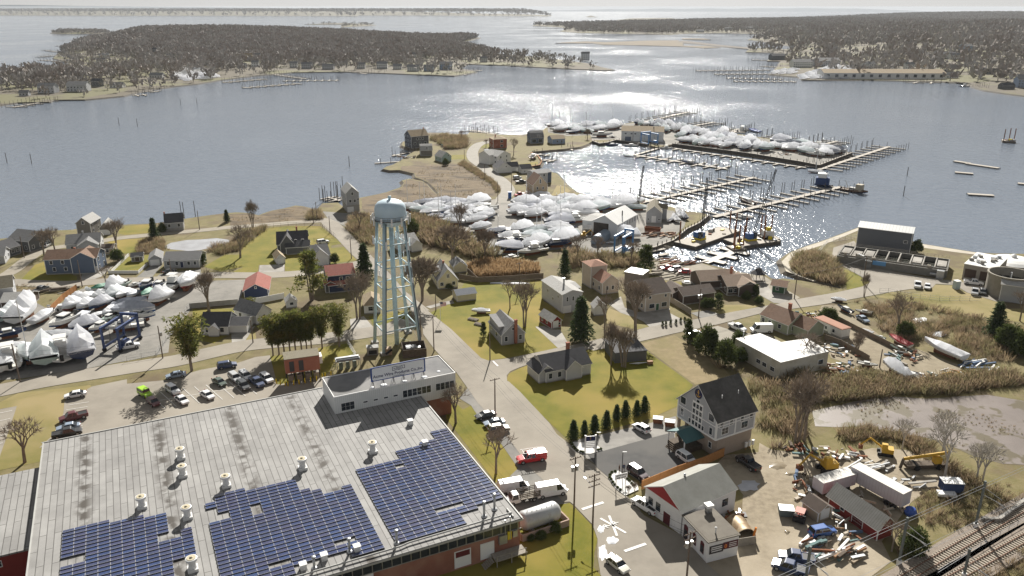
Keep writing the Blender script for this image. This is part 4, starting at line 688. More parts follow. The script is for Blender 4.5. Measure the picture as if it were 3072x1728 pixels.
def roof_membrane():
    m = bpy.data.materials.new('roof_membrane'); m.use_nodes = True; nt = m.node_tree; N = nt.nodes; L = nt.links; b = N['Principled BSDF']; b.inputs['Roughness'].default_value = .8
    tc = N.new('ShaderNodeTexCoord'); mp = N.new('ShaderNodeMapping'); L.new(tc.outputs['Object'], mp.inputs[0]); mp.inputs['Rotation'].default_value = (0,0,R(90)); mp.inputs['Scale'].default_value = (1,1,1)
    br = N.new('ShaderNodeTexBrick'); L.new(mp.outputs[0], br.inputs[0]); br.inputs['Scale'].default_value = .32; br.inputs['Brick Width'].default_value = 2.6; br.inputs['Row Height'].default_value = .34; br.inputs['Mortar Size'].default_value = .022; br.inputs['Mortar Smooth'].default_value = .3
    br.inputs['Color1'].default_value = (.235,.23,.222,1); br.inputs['Color2'].default_value = (.29,.285,.275,1); br.inputs['Mortar'].default_value = (.085,.082,.076,1)
    n = N.new('ShaderNodeTexNoise'); n.inputs['Scale'].default_value = .22; n.inputs['Detail'].default_value = 6; n.inputs['Roughness'].default_value = .65; L.new(tc.outputs['Object'], n.inputs['Vector'])
    r = N.new('ShaderNodeMapRange'); L.new(n.outputs['Fac'], r.inputs[0]); r.inputs[1].default_value = .3; r.inputs[2].default_value = .7; r.inputs[3].default_value = .78; r.inputs[4].default_value = 1.12
    mx = N.new('ShaderNodeMix'); mx.data_type = 'RGBA'; mx.blend_type = 'MULTIPLY'; mx.inputs[0].default_value = 1; L.new(br.outputs['Color'], mx.inputs[6]); L.new(r.outputs[0], mx.inputs[7])
    # drain lines: dirt that gathers in strips along the roof
    sx = N.new('ShaderNodeSeparateXYZ'); L.new(tc.outputs['Object'], sx.inputs[0]); tot = None
    for x0 in (-64,-51.2,-37.6,-25):
        s = N.new('ShaderNodeMath'); s.operation = 'ADD'; L.new(sx.outputs[0], s.inputs[0]); s.inputs[1].default_value = -x0
        ab = N.new('ShaderNodeMath'); ab.operation = 'ABSOLUTE'; L.new(s.outputs[0], ab.inputs[0])
        k = N.new('ShaderNodeMapRange'); L.new(ab.outputs[0], k.inputs[0]); k.inputs[1].default_value = 1.9; k.inputs[2].default_value = .3
        if tot: mxx = N.new('ShaderNodeMath'); mxx.operation = 'MAXIMUM'; L.new(tot, mxx.inputs[0]); L.new(k.outputs[0], mxx.inputs[1]); tot = mxx.outputs[0]
        else: tot = k.outputs[0]
    n2 = N.new('ShaderNodeTexNoise'); n2.inputs['Scale'].default_value = .5; n2.inputs['Detail'].default_value = 5; L.new(tc.outputs['Object'], n2.inputs['Vector'])
    k2 = N.new('ShaderNodeMapRange'); L.new(n2.outputs['Fac'], k2.inputs[0]); k2.inputs[1].default_value = .42; k2.inputs[2].default_value = .58
    mu = N.new('ShaderNodeMath'); mu.operation = 'MULTIPLY'; L.new(tot, mu.inputs[0]); L.new(k2.outputs[0], mu.inputs[1])
    m2 = N.new('ShaderNodeMix'); m2.data_type = 'RGBA'; L.new(mu.outputs[0], m2.inputs[0]); L.new(mx.outputs[2], m2.inputs[6]); m2.inputs[7].default_value = (.05,.042,.034,1)
    L.new(m2.outputs[2], b.inputs['Base Color']); return m
membrane = roof_membrane()
fbrick = M('factory_brick', (.285,.125,.085), (.235,.10,.068), 1.0, .9, c3=(.33,.17,.12), s3=.25); fascia = M('grey_fascia', (.42,.42,.40), (.36,.36,.345), .6, .6); white_metal = M('white_ribbed_wall', (.60,.615,.61), (.66,.67,.665), .4, .55, wave=('X',.42,.2)); tar = M('tar_roof', (.13,.13,.132), (.16,.16,.16), .5, .85, c3=(.21,.205,.2), s3=.12); rust = M('rust', (.23,.09,.04), (.16,.07,.04), 2, .9); yellow = M('safety_yellow', (.62,.48,.02), None, rough=.6); blue_p = M('blue_paint', (.04,.11,.30), None, rough=.5)
fr = empty('factory', (FO.x,FO.y,LZ), TH, 'long brick factory with a wide flat grey roof carrying solar arrays', 'factory')
b = MB(); b.prism([(-71,0),(0,0),(0,47.7),(0,60.7),(-71,60.7)], -.2, RZH-.45); b.build('wall', fbrick, fr)
b = MB(); b.prism([(-71.4,-.5),(.4,-.5),(.4,61.1),(-71.4,61.1)], RZH-.45, RZH-.12); b.build('fascia', fascia, fr)
b = MB(); b.prism([(-71.3,-.4),(.3,-.4),(.3,61.0),(-71.3,61.0)], RZH-.12, RZH); ro = b.build('roof', membrane, fr)
b = MB()
for x0,y0,x1,y1 in ((-71.4,60.9,.4,60.9),(-71.2,-.4,-71.2,61),(.2,-.4,.2,47)): b.box((x0+x1)/2,(y0+y1)/2,RZH+.001,abs(x1-x0)+.22,abs(y1-y0)+.22,.14)
b.build('roof_kerb', fascia, ro)
b = MB(); b.prism([(-96,28),(-71.45,28),(-71.45,53.4),(-96,53.4)], -.2, 5.0); b.build('side_wing_wall', W_RED, fr)
b = MB(); b.prism([(-96.3,27.7),(-71.42,27.7),(-71.42,53.7),(-96.3,53.7)], 5.0, 5.3); b.build('side_wing_roof', membrane, fr)
for i in range(4):
    f, p = win_mesh(1.6,1.0); o = inst('window', f, fr, (-90+i*4.5,28,3.2)); inst('pane', p, o, (0,-.03,0))
ncol = 46   # ribbon window under the eaves
pm = MB(); pm.box(0,0,0,1.34,.06,1.45); pmesh = pm.mesh('pane', glass); mm_ = MB(); mm_.box(0,0,0,.12,.12,1.5); mmesh = mm_.mesh('mullion', steel)
for i in range(ncol):
    x = -70+i*1.53
    inst('pane', pmesh, fr, (x,-.04,4.45)); inst('mullion', mmesh, fr, (x+.765,-.06,4.42))
b = MB(); b.box(-35.3,-.05,4.3,71,.16,.14); b.build('window_sill', concrete, fr)
for x, w, h, z, nm, m in ((-26.6,3.4,3.2,1.0,'door',trim),(-10.2,2.6,3.0,.4,'loading_door',trim),(-5.9,2.2,2.9,.5,'door',trim)):
    inst(nm, door_mesh(w,h,m), fr, (x,-.05,z))
b = MB(); b.box(-10.2,-.12,2.4,2.4,.06,1.0); b.build('loading_window', M('dark_red',(.12,.02,.02)), fr)
b = MB(); b.box(-2.6,-1.3,1.1,5.6,2.2,.16)
for x in (-5.2,-2.6,0): b.box(x,-2.3,0,.14,.14,2.1)
for x in (-5.2,-2.6,0): b.box(x,-.3,0,.14,.14,1.1)
b.box(-2.6,-2.3,2.0,5.4,.08,.1)
for i in range(6): b.box(-5.7-i*.28,-1.3,.95-i*.18,.28,1.5,.08)
b.build('loading_deck', wood_grey, fr)
b = MB(); b.box(-3.2,-.25,2.6,1.4,.5,1.6); b.box(-1.0,-.2,3.2,.8,.35,1.2); b.box(-2.0,-.2,3.0,.7,.3,1.5,1); b.tube((-1.9,-.3,3),(-1.9,-.3,7.4),.09); b.tube((-2.8,-.3,3),(-2.8,-.3,7.0),.09); b.build('electrical_boxes', [steel, yellow], fr)
b = MB(); b.box(-24.3,-1.6,1.4,2.4,3,.12,1); b.box(-19.5,-2.4,0,1.6,1.6,1.8); b.box(-22.4,-1.4,0,.9,2.2,1.2,1); b.build('entry_landing', [concrete, wood_grey], fr)
pts = [(-71,.9),(-20,.9),(-18.5,1.2),(-.9,1.2)]
b = MB()
for p0, p1 in zip(pts, pts[1:]): b.tube((*p0,RZH+.35),(*p1,RZH+.35),.14)
b.box(-1,1.6,RZH,.2,2.4,.3); b.build('conduit', fascia, ro)
# roof ventilators: a waisted drum on a square curb
def ventilator(a_, b_, k=0):
    o = empty('roof_ventilator', (0,0,RZH+.01), 0); o.parent = fr; o.location = (-a_,b_,RZH)
    m = MB(); m.box(0,0,0,1.5,1.5,.5); m.lathe([(.62,.5),(.5,1.1),(.55,1.5),(.82,1.75),(.86,2.15),(.7,2.2)],18); ob = m.build('roof_ventilator', M('white_vent',(.66,.66,.65),(.58,.58,.57),1.5,.5), fr); bpy.data.objects.remove(o); ob.location = (-a_,b_,RZH)
    t = MB(); t.lathe([(.66,2.2),(.66,2.24)],18); t.lathe([(.3,2.24),(.12,2.42)],12); t.build('cap', M('vent_cap',(.45,.40,.28),None,rough=.7), ob)
for a_, b_ in ((48.1,43.3),(48.3,36.9),(41.8,30.2),(55.2,29.8),(48.7,23.4),(49.2,9.5),(28.7,30.0),(15.7,30.0)): ventilator(a_, b_)
for a_, b_ in ((5.9,37),(6.1,28),(34.5,2.6),(31.2,3.4),(26.2,3.2)):
    m = MB(); m.box(0,0,0,.9,.9,.9); m.box(0,0,.9,1.1,1.1,.15); m.build('vent_box', M('white_vent',(.6,.6,.6)), fr, False, (-a_,b_,RZH+.005))
for a_, b_, h in ((5.2,2.6,2.6),(2.9,3.6,2.8),(27.3,3.4,2.2),(33.0,2.0,1.8),(20.2,2.2,2.2)):
    m = MB(); m.tube((0,0,0),(0,0,h),.2,.2,10); m.lathe([(.3,h),(.32,h+.3),(.26,h+.34)],10); m.lathe([(.55,0),(.4,.25)],10); m.build('flue_pipe', steel, fr, True, (-a_,b_,RZH+.005))
# solar arrays
cell = M('solar_cell', (.022,.05,.115), (.05,.068,.15), .35, .22, spec=.6); alu = M('panel_frame', (.5,.51,.53), None, rough=.4)
def panel_mesh(v):
    b = MB(); w, d, t = 1.655, .86, R(-8); c, s = math.cos(t), math.sin(t)
    def P(x,y,z): return (x, y*c, .16+y*s+z)
    for x0,x1,y0,y1 in ((-w/2,w/2,-d/2,-d/2+.022),(-w/2,w/2,d/2-.022,d/2),(-w/2,-w/2+.022,-d/2+.022,d/2-.022),(w/2-.022,w/2,-d/2+.022,d/2-.022)):
        vs = [P(x0,y0,0),P(x1,y0,0),P(x1,y1,0),P(x0,y1,0),P(x0,y0,.04),P(x1,y0,.04),P(x1,y1,.04),P(x0,y1,.04)]
        b.add(vs, [(3,2,1,0),(4,5,6,7),(0,1,5,4),(1,2,6,5),(2,3,7,6),(3,0,4,7)], 1)
    b.add([P(-w/2+.03,-d/2+.03,.034),P(w/2-.03,-d/2+.03,.034),P(w/2-.03,d/2-.03,.034),P(-w/2+.03,d/2-.03,.034)], [(0,1,2,3)], 0)
    b.add([P(-w/2,-d/2,-.002),P(w/2,-d/2,-.002),(w/2,-d/2*c-.06,-.02),(-w/2,-d/2*c-.06,-.02)], [(3,2,1,0)], 2)  # black strip from near edge to roof: painted shade of the row gap
    return b.mesh('panel', [v, alu, black_m])
cells = [panel_mesh(M('solar_cell_%d'%i, c_, tuple(q*1.25 for q in c_), .4, .2, spec=.6)) for i, c_ in enumerate(((.028,.04,.10),(.034,.043,.092),(.026,.044,.115),(.04,.045,.095)))]
def array(label, poly, x0, holes=()):
    o = empty('solar_array', (0,0,0), 0, label, 'solar panels', 'solar arrays on the factory roof'); w = fac(0,0); o.location = (FO.x,FO.y,LZ+RZH+.01); o.rotation_euler = (0,0,TH)
    ax = [p[0] for p in poly]; ay = [p[1] for p in poly]; n = 0; y = min(ay)+.45; row = 0
    while y < max(ay):
        x = x0-(row*.0)
        while x > -max(ax):
            if inside(poly, -x, y) and not any(abs(-x-hx) < hw and abs(y-hy) < hh for hx,hy,hw,hh in holes):
                inst('panel', cells[int(rng.integers(4))], o, (x,y,0)); n += 1
            x -= 1.68
        y += .98; row += 1
    return n
print('panels', array('left block of blue solar panels by the red side wing', [(67.2,28.2),(60.3,28.2),(60.2,27.4),(51.6,26.6),(51.7,21),(53.5,21),(53.5,19),(50,19),(50,20.5),(48.4,20.5),(48.4,13.2),(52.1,13),(52.1,4),(67.4,4),(67.4,17.5),(67.2,17.5)], -49.2, [(65.5,19.9,1.7,1.2)]),
 array('middle block of blue solar panels with stepped corners', [(46.3,26.6),(44.3,26.6),(44.3,28.2),(39,28.2),(39,27.4),(30.6,27.4),(30.6,23.4),(29.2,23.4),(29.2,22.4),(27.3,22.4),(27.3,20.6),(24.2,20.6),(24.2,21.4),(22.2,21.4),(22.2,1.8),(28,1.8),(28,3.4),(29.6,3.4),(29.6,4),(36.4,4),(36.4,2),(45,2),(45,8.4),(46.6,8.4),(46.6,20.6),(43,20.6),(43,22),(44.6,22),(44.6,24),(46.3,24)], -23.1, [(38.6,20.7,1.0,1.2),(27.3,6.2,2.4,.8),(37.3,5.2,1.2,.7)]),
 array('right block of blue solar panels nearest the flue pipes', [(20.6,25),(12.1,25),(12.1,28.6),(6.8,28.6),(6.8,29.6),(3.4,29.6),(3.4,32.2),(-.1,32.2),(-.1,5.8),(6,5.8),(6,4.6),(8.4,4.6),(8.4,2.0),(19.6,2),(19.6,4.4),(21,4.4),(21,8),(20.6,8)], -1.0, [(13,23,1.2,.7),(9.5,7.6,2.3,.7)]))
# upper office block with the roof sign
pe = empty('office_block', (FO.x,FO.y,LZ), TH, 'white ribbed metal office block on the factory roof edge', 'building')
b = MB(); b.prism([(-18.3,47.7),(8.2,47.7),(8.2,57.8),(-18.3,57.8)], 5.0, 10.2); b.build('wall', white_metal, pe)
b = MB(); b.prism([(.45,49),(7.6,49),(7.6,57.4),(.45,57.4)], -.2, 5.0); b.build('lower_wall', fbrick, pe)
b = MB(); b.prism([(-18.2,47.8),(8.1,47.8),(8.1,57.7),(-18.2,57.7)], 10.2, 10.24); pr_ = b.build('roof', tar, pe)
b = MB()
for x0,y0,x1,y1 in ((-18.3,47.75,8.2,47.75),(-18.3,57.75,8.2,57.75),(-18.25,47.8,-18.25,57.7),(8.15,47.8,8.15,57.7)): b.box((x0+x1)/2,(y0+y1)/2,10.201,abs(x1-x0)+.14,abs(y1-y0)+.14,.2)
b.build('roof_edge', trim, pr_)
for x, w, h, z in ((-15.6,2.7,1.7,6.9),(-11.9,.9,.35,7.7),(-9.7,.9,.35,7.7),(-7.5,.9,.35,7.7),(-5.4,.9,.35,7.7)):
    f, p = win_mesh(w,h); o = inst('window', f, pe, (x,47.7,z)); inst('pane', p, o, (0,-.03,0))
for i in range(11):
    if i == 6: continue
    f, p = win_mesh(.95,1.6); o = inst('window', f, pe, (-3.3+i*1.06,47.7,7.0)); inst('pane', p, o, (0,-.03,0))
for x, y, k in ((-10,48.8,.5),(-7.5,48.9,.8),(-3,48.7,.6),(1.5,48.8,.7),(5.2,50,.5)):
    m = MB(); m.lathe([(k,0),(k*.6,.12),(.1,.16)],9); m.build('roof_patch', snow, pr_, True, (x,y,10.245))
sg = empty('roof_sign', (0,0,0), 0, 'white and blue company name sign standing on the office roof', 'sign'); sg.location = (FO.x,FO.y,LZ); sg.rotation_euler = (0,0,TH)
navy_s = M('sign_blue', (.03,.07,.24), None, rough=.5); navy_t = M('sign_letter', (.02,.025,.09), None, rough=.6)
b = MB(); b.box(-4.0,49.4,11.25,12.0,.16,3.15); b.build('board', navy_s, sg)
b = MB(); n = 6; rr = .35; P_ = []
for cx, cz, a0 in ((-4.0+5.35,11.25+2.6,0),(-4.0-5.35,11.25+2.6,90),(-4.0-5.35,11.25+.55,180),(-4.0+5.35,11.25+.55,270)):
    for i in range(n): a = R(a0+90*i/(n-1)); P_.append((cx+rr*math.cos(a)*1.0, 49.28, cz+rr*math.sin(a)))
b.add(P_+[(x,y+.06,z) for x,y,z in P_], [tuple(range(len(P_)))[::-1]]+[(i,(i+1)%24,(i+1)%24+24,i+24) for i in range(24)]); b.build('face', M('sign_white',(.72,.74,.77),None,rough=.5), sg)
lettering(sg, 'Acme Wire Products Co.,Inc.', .92, -4.0, 49.26, 12.0, navy_t, .012, 'CENTER')
lettering(sg, 'www.acmewire.com', .34, -4.0, 49.26, 11.55, navy_t, .004, 'CENTER')
b = MB()
def bar(x0,z0,x1,z1,t=.09): b.box((x0+x1)/2,49.265,min(z0,z1)-t/2,abs(x1-x0)+t,.03,abs(z1-z0)+t)
zb, zt = 12.95, 13.75; X0 = -5.3
for p in ((X0,zb,X0,zt),(X0,zt,X0+.9,zt),(X0+.9,zt,X0+.9,zb),(X0,zb,X0+.6,zb),(X0+.6,zb,X0+.6,zb+.4),(X0+.25,zb+.4,X0+.6,zb+.4),(X0+1.15,zt,X0+1.15,zb),(X0+1.15,zb,X0+1.65,zb),(X0+1.4,zb,X0+1.4,zt-.1),(X0+1.65,zb,X0+1.65,zt),(X0+1.9,zb-.1,X0+1.9,zt),(X0+1.9,zt,X0+2.7,zt),(X0+2.7,zt,X0+2.7,zb+.15),(X0+2.2,zb+.15,X0+2.7,zb+.15),(X0+2.2,zb+.15,X0+2.2,zb+.5)): bar(*p)
b.build('emblem', navy_t, sg)
for i in range(6):
    x = -9.6+i*2.24; m = MB(); m.tube((x,49.55,10.25),(x,49.55,14.2),.06); m.tube((x,49.55,12.6),(x+.3,51.2,10.25),.05); m.tube((x,49.3,11.25),(x,48.4,10.25),.05); m.build('post', black_m, sg)
# ---- water tower
corners = [cU(187,1172), cU(256,1258), cU(527,1196), cU(436,1092)]; tc_ = sum(corners, Vector((0,0)))/4
wt = empty('water_tower', (tc_.x,tc_.y,LZ), 0, 'pale blue water tower on four splayed legs with antennas', 'water tower')
tw = M('tower_blue', (.40,.53,.58), (.46,.60,.65), .35, .5, c3=(.34,.42,.44), s3=.5, k3=(.55,.75)); tank_m = M('tank_blue', (.46,.58,.67), (.54,.66,.74), .25, .45, c3=(.62,.58,.50), s3=.35, k3=(.6,.72), stretch=(1,1,.35))
TB, TT = 33.2, 39.4
b = MB(); prof = [(.7,TB-.9),(2.2,TB-.4),(3.3,TB+.35),(3.85,TB+1.3)]
b.lathe(prof+[(3.95,TB+1.6),(3.95,TB+4.0),(3.7,TB+4.8),(3.1,TB+5.5),(2.0,TB+6.0),(.8,TB+6.2),(.3,TB+6.22)],32); tk = b.build('tank', tank_m, wt, True)
b = MB(); b.lathe([(.35,TT),(.35,TT+.5),(.5,TT+.55),(.4,TT+.85),(.1,TT+.95)],12); b.tube((0,0,TT),(-1.6,-1.2,TT-.3),.1); b.build('roof_vent', tw, tk, True)
b = MB(); n = 32
for i in range(n):
    a, c = 2*math.pi*i/n, 2*math.pi*(i+1)/n
    b.add([(r*math.cos(k),r*math.sin(k),z) for k in (a,c) for r,z in ((3.97,TB+1.3),(4.75,TB+1.3),(3.97,TB+1.4),(4.75,TB+1.4))], [(0,1,5,4)[::-1],(2,3,7,6),(1,3,7,5)])
    for z in (1.9,2.4): b.tube((4.7*math.cos(a),4.7*math.sin(a),TB+z),(4.7*math.cos(c),4.7*math.sin(c),TB+z),.05,n=4)
    if i%2 == 0: b.tube((4.7*math.cos(a),4.7*math.sin(a),TB+1.4),(4.7*math.cos(a),4.7*math.sin(a),TB+2.4),.05,n=4)
b.build('balcony', M('balcony_dark',(.12,.13,.135),(.2,.21,.21),1.5,.7), wt)
LG = []
for i, p in enumerate(corners):
    base = Vector((p.x-tc_.x,p.y-tc_.y,0)); dr = base.normalized(); top = Vector((dr.x*3.55,dr.y*3.55,TB+.9)); LG.append((base,top))
    m = MB(); m.tube(base+Vector((0,0,.5)), top, .46, .38, 12); m.build('leg', tw, wt, True)
    m = MB(); m.box(base.x,base.y,-.2,1.8,1.8,.75,0,.4); m.build('footing', concrete, wt)
m = MB(); m.tube((0,0,0),(0,0,TB-.6),.62,.62,14); m.build('riser', tw, wt, True)
lev = [.17,.335,.50,.66,.83]
pt = lambda i,t: LG[i%4][0].lerp(LG[i%4][1],t)
for t in lev:
    for i in range(4): m = MB(); m.tube(pt(i,t),pt(i+1,t),.17,n=8); m.build('strut', tw, wt, True)
L2 = [.02]+lev+[.985]
for j in range(len(L2)-1):
    for i in range(4):
        for a, c in ((i,i+1),(i+1,i)): m = MB(); m.tube(pt(a,L2[j]),pt(c,L2[j+1]),.022,n=4); m.build('brace_rod', tw, wt)
ant_w = M('antenna_white', (.68,.69,.70), None, rough=.5)
am = MB(); am.box(0,0,0,.42,.2,2.1); amesh = am.mesh('antenna', ant_w); am = MB(); am.box(0,0,0,.3,.16,1.3); amesh2 = am.mesh('antenna', ant_w)
for k in range(12):
    a = 2*math.pi*k/12+.2; inst('antenna', amesh, wt, (4.95*math.cos(a),4.95*math.sin(a),TB+.2), a+math.pi/2)
for t, m_, n in ((.80,amesh,5),(.66,amesh2,6),(.55,amesh2,4)):
    for i in range(4):
        q_ = pt(i,t)
        for k in range(2 if t < .8 else 3):
            a = i*1.57+k*2.0; inst('antenna', m_, wt, (q_.x+.95*math.cos(a),q_.y+.95*math.sin(a),q_.z+random.uniform(-.8,.6)), a+math.pi/2)
m = MB(); m.tube(pt(2,0)+Vector((.35,-.35,0)),pt(2,1)+Vector((.2,-.2,0)),.2,n=6); m.tube(pt(1,0)+Vector((.55,0,0)),pt(1,1)+Vector((.5,0,0)),.15,n=6); m.build('cable_run', M('cable_dark',(.10,.13,.16),None,rough=.6), wt)
m = MB()
for s in (-.2,.2): m.tube(pt(1,.01)+Vector((-.7+s,0,0)),pt(1,1)+Vector((-.6+s,0,0)),.03,n=4)
for i in range(60): q_ = pt(1,i/60)+Vector((-.65,0,0)); m.tube(q_+Vector((-.2,0,0)),q_+Vector((.2,0,0)),.02,n=3)
m.build('ladder', tw, wt)
# compound under the tower
def simple(name, label, cat, A, B, d, h, parts, group=None):
    c, rz, w_ = frame(A,B,d); o = empty(name, (c.x,c.y,LZ), rz, label, cat, group); parts(o, w_, d, h); return o
def shelter(o, w_, d, h):
    m = MB(); m.box(0,0,0,w_,d,h); m.build('wall', steel, o); m = MB(); m.box(0,0,h,w_+.2,d+.2,.15); m.build('roof', R_LGREY, o); m = MB(); m.box(0,-d/2-.03,.3,w_*.7,.06,h*.55); m.build('louvre', black_m, o)
simple('equipment_shelter', 'dark equipment cabinet with black louvre at a tower leg', 'cabinet', cX(1000,430), cX(1170,415), 2.2, 1.9, shelter)
def tiltbox(o, w_, d, h):
    m = MB(); m.box(0,0,0,w_,d,h); m.build('body', M('tan_box',(.34,.25,.17),None,rough=.8), o); m = MB(); m.tube((-w_/2,-d/2-.2,.5),(w_/2,-d/2-.2,1.6),.3); m.build('pipe', black_m, o)
simple('pump_box', 'tan box with a black pipe beside the tower leg', 'box', cX(1275,430), cX(1370,420), 1.6, 1.8, tiltbox)
def walled(o, w_, d, h):
    m = MB()
    for x,y,sx,sy in ((0,-d/2,w_,.15),(0,d/2,w_,.15),(-w_/2,0,.15,d-.16),(w_/2,0,.15,d-.16)): m.box(x,y,0,sx,sy,h)
    m.build('fence_wall', dark_wood, o)
    m = MB(); m.box(-.8,-.2,0,2.4,1.6,1.9); m.box(1.2,.6,0,1.2,1.2,1.5); m.build('cabinet', steel, o); m = MB()
    for i in range(4): m.box(-.8,-.8+i*.35,2.2,2.6,.12,.08)
    m.build('ice_bridge', steel, o)
simple('equipment_pen', 'brown walled pen of radio cabinets at the tower foot', 'enclosure', cX(1540,470), cX(1880,440), 5.5, 2.2, walled)
def rack(o, w_, d, h):
    m = MB()
    for x in (-w_/2,-w_/6,w_/6,w_/2):
        for y in (-d/2,d/2): m.box(x,y,0,.14,.14,h)
    m.build('frame', steel, o); m = MB(); m.box(0,0,h,w_+.3,d,.12); m.tube((-w_/2,-d/3,h+.3),(w_/2,-d/3,h+.3),.18); m.tube((-w_/2,0,h+.3),(w_/2,0,h+.3),.18); m.build('canopy', steel, o)
    for i in range(3): m = MB(); m.box((i-1)*w_*.3,.2,0,.9,.7,1.7); m.build('cabinet', M('green_cabinet',(.16,.2,.17),None,rough=.6), o)
simple('generator_rack', 'steel canopy over cabinets behind the office block', 'rack', cX(560,680), cX(900,630), 3.0, 2.6, rack)
def substation(o, w_, d, h):
    m = MB(); m.box(0,0,2.9,w_,d,3.6); m.build('wall', M('red_panel',(.34,.15,.105),(.30,.13,.09),.8,.8), o); m = MB(); m.box(0,0,6.5,w_+.25,d+.25,.16); m.build('roof', R_OLIVE, o)
    m = MB()
    for i in range(5):
        for y in (-d/2+.2,d/2-.2): m.box(-w_/2+.2+i*(w_-.4)/4,y,0,.22,.22,2.9)
    m.build('frame', black_m, o)
    for x in (-.31,-.04): m = MB(); m.box(x*w_,-d/2-.04,3.3,1.1,.08,2.6); m.build('door', M('dark_grey_door',(.06,.065,.07)), o)
    for i in range(4): m = MB(); m.box(-w_/2+1.2+i*2,0,0,1.2,1.6,1.6); m.build('switchgear', wood_grey, o)
    m = MB(); m.box(w_/2+.4,0,4,.7,d*.6,1.8); m.build('vent_unit', trim, o)
sub = simple('substation', 'red panelled substation box raised on steel posts', 'substation', cJ(945,1142), cJ(1318,1088), 4.4, 6.5, substation)
m = MB(); m.tube((0,0,0),(0,0,1.25),.14,n=10); m.lathe([(.14,1.25),(.06,1.36)],10); bol = m.mesh('bollard', yellow, True)
for x, y in ((830,1130),(875,1140),(928,1152),(958,1155),(1020,1145),(1078,1135),(1142,1122),(1205,1112),(1268,1098),(1330,1070),(1362,1060),(1425,1045)):
    p = cJ(x,y); tag(inst('bollard', bol, None, (p.x,p.y,LZ)), 'yellow steel bollard guarding the substation', 'bollard', 'yellow bollards round the substation')
# storage tank
c, rz, w_ = frame(cR(1545,815), cR(1880,700), 3.4); ta = empty('storage_tank', (c.x,c.y,LZ), rz, 'big silver horizontal storage tank in a concrete dike', 'tank')
m = MB(); pr = [(1.0,-w_/2-.35),(1.5,-w_/2+.05),(1.7,-w_/2+.4),(1.7,w_/2-.4),(1.5,w_/2-.05),(1.0,w_/2+.35)]; rings = [[(z_, r*math.cos(a), 2.2+r*math.sin(a)) for a in [2*math.pi*i/28 for i in range(28)]] for r, z_ in pr]; m.loft(rings); m.build('shell', M('tank_silver',(.52,.53,.53),(.44,.44,.44),.5,.45,metal=.3,c3=(.38,.33,.28),s3=.6,k3=(.62,.75)), ta, True)
for x in (-w_*.3,w_*.3): m = MB(); m.box(x,0,0,.6,3,.9); m.build('saddle', concrete, ta)
for x,y,sx,sy in ((0,-2.3,w_+2.4,.25),(0,2.3,w_+2.4,.25),(-w_/2-1.2,0,.25,4.3),(w_/2+1.2,0,.25,4.3)): m = MB(); m.box(x,y,0,sx,sy,1.3); m.build('dike_wall', M('pinkish_concrete',(.42,.30,.24),(.36,.27,.22),1,.9), ta)
for i in range(6): m = MB(); m.tube((-w_*.35+i*w_*.14,0,3.85),(-w_*.35+i*w_*.14,0,4.2),.06); m.build('fitting', black_m, ta)
# ============================================================ landmark buildings
A_, B_, Q_ = cN(462,735), cN(872,1008), cN(1372,932); dA = (Q_-B_).length
c, rz, w_ = frame(A_, B_, dA); ah = empty('anchor_house', (c.x,c.y,LZ), rz, 'tall grey gabled building with round anchor emblem over tan block base', 'building')
E0 = 4.3; EV = height(cN,872,1008,935,585)-.2; RH = height(cN,667,871,700,205)-EV; print('EV',EV,'RH',RH,w_,dA)
tan_block = M('tan_block', (.30,.245,.20), (.34,.28,.23), 1.0, .9); W_HG = siding('house_grey', (.40,.41,.43))
bl = MB(); bl.box(w_*.14,0.3,-.2,w_*.68,dA-1.0,E0+.18); bl.build('base_wall', tan_block, ah)
block(ah, 0, 0, w_, dA, EV, 'y', RH, W_HG, M('charcoal_roof',(.088,.084,.08),(.12,.115,.108),1.2,.9,bump=.3,c3=(.075,.072,.068),s3=.2), z=0, fnd=0, ov=.45, wname='upper_wall') if 0 else None
ub = MB(); a2, c2_ = w_/2, dA/2
ub.add([(xx,s*c2_,zz) for s in (-1,1) for xx,zz in ((-a2,E0),(a2,E0),(a2,EV),(0,EV+RH),(-a2,EV))], [(0,1,2,3,4),(9,8,7,6,5),(0,4,9,5),(1,6,7,2),(0,5,6,1)]); ub.build('upper_wall', W_HG, ah)
rb = MB(); k = RH/a2; ov = .5
for s in (-1,1):
    q4 = [(s*(a2+ov),-c2_-.35,EV-k*ov+.2),(s*(a2+ov),c2_+.35,EV-k*ov+.2),(s*.002,c2_+.35,EV+RH+.2),(s*.002,-c2_-.35,EV+RH+.2)]
    slab(rb, q4 if s > 0 else q4[::-1], .18)
ahr = rb.build('roof', [M('charcoal_roof',(.088,.084,.08),(.12,.115,.108),1.2,.9,bump=.3,c3=(.075,.072,.068),s3=.2), trim], ah)
for y in (-c2_*.3,c2_*.55): m = MB(); m.tube((a2*.5,y,EV+RH*.45),(a2*.5,y,EV+RH*.5+.9),.09); m.build('vent_pipe', trim, ahr)
tb = MB()
for z, t in ((E0-.1,.35),(E0+2.75,.2)):
    tb.box(0,-c2_-.03,z,w_+.12,.12,t); tb.box(a2+.03,0,z,.12,dA,t)
for y in (-c2_+.05,-c2_*.02,c2_-.05): tb.box(a2+.04,y,E0,.12,.3,EV-E0)
for x in (-a2+.08,a2-.1): tb.box(x,-c2_-.04,E0+.3,.3,.12,EV-E0-.3)
tb.build('trim', trim, ah)
def hw(face, u, z, ww, hh): return put(ah,0,0,w_,dA,face,u,z,'w',ww,hh)
for u, z, ww in ((.13,E0+3.6,1.5),(.12,E0+.9,.8),(.86,E0+3.5,1.5),(.87,E0+.6,.8)): hw('f',u,z,ww,1.5)
for r_ in range(4):
    for k_ in range(3): hw('f',.42+k_*.085,E0+.4+r_*1.32,.72,.95)
for u in (.33,.67): hw('f',u,E0+.4,.62,.95)
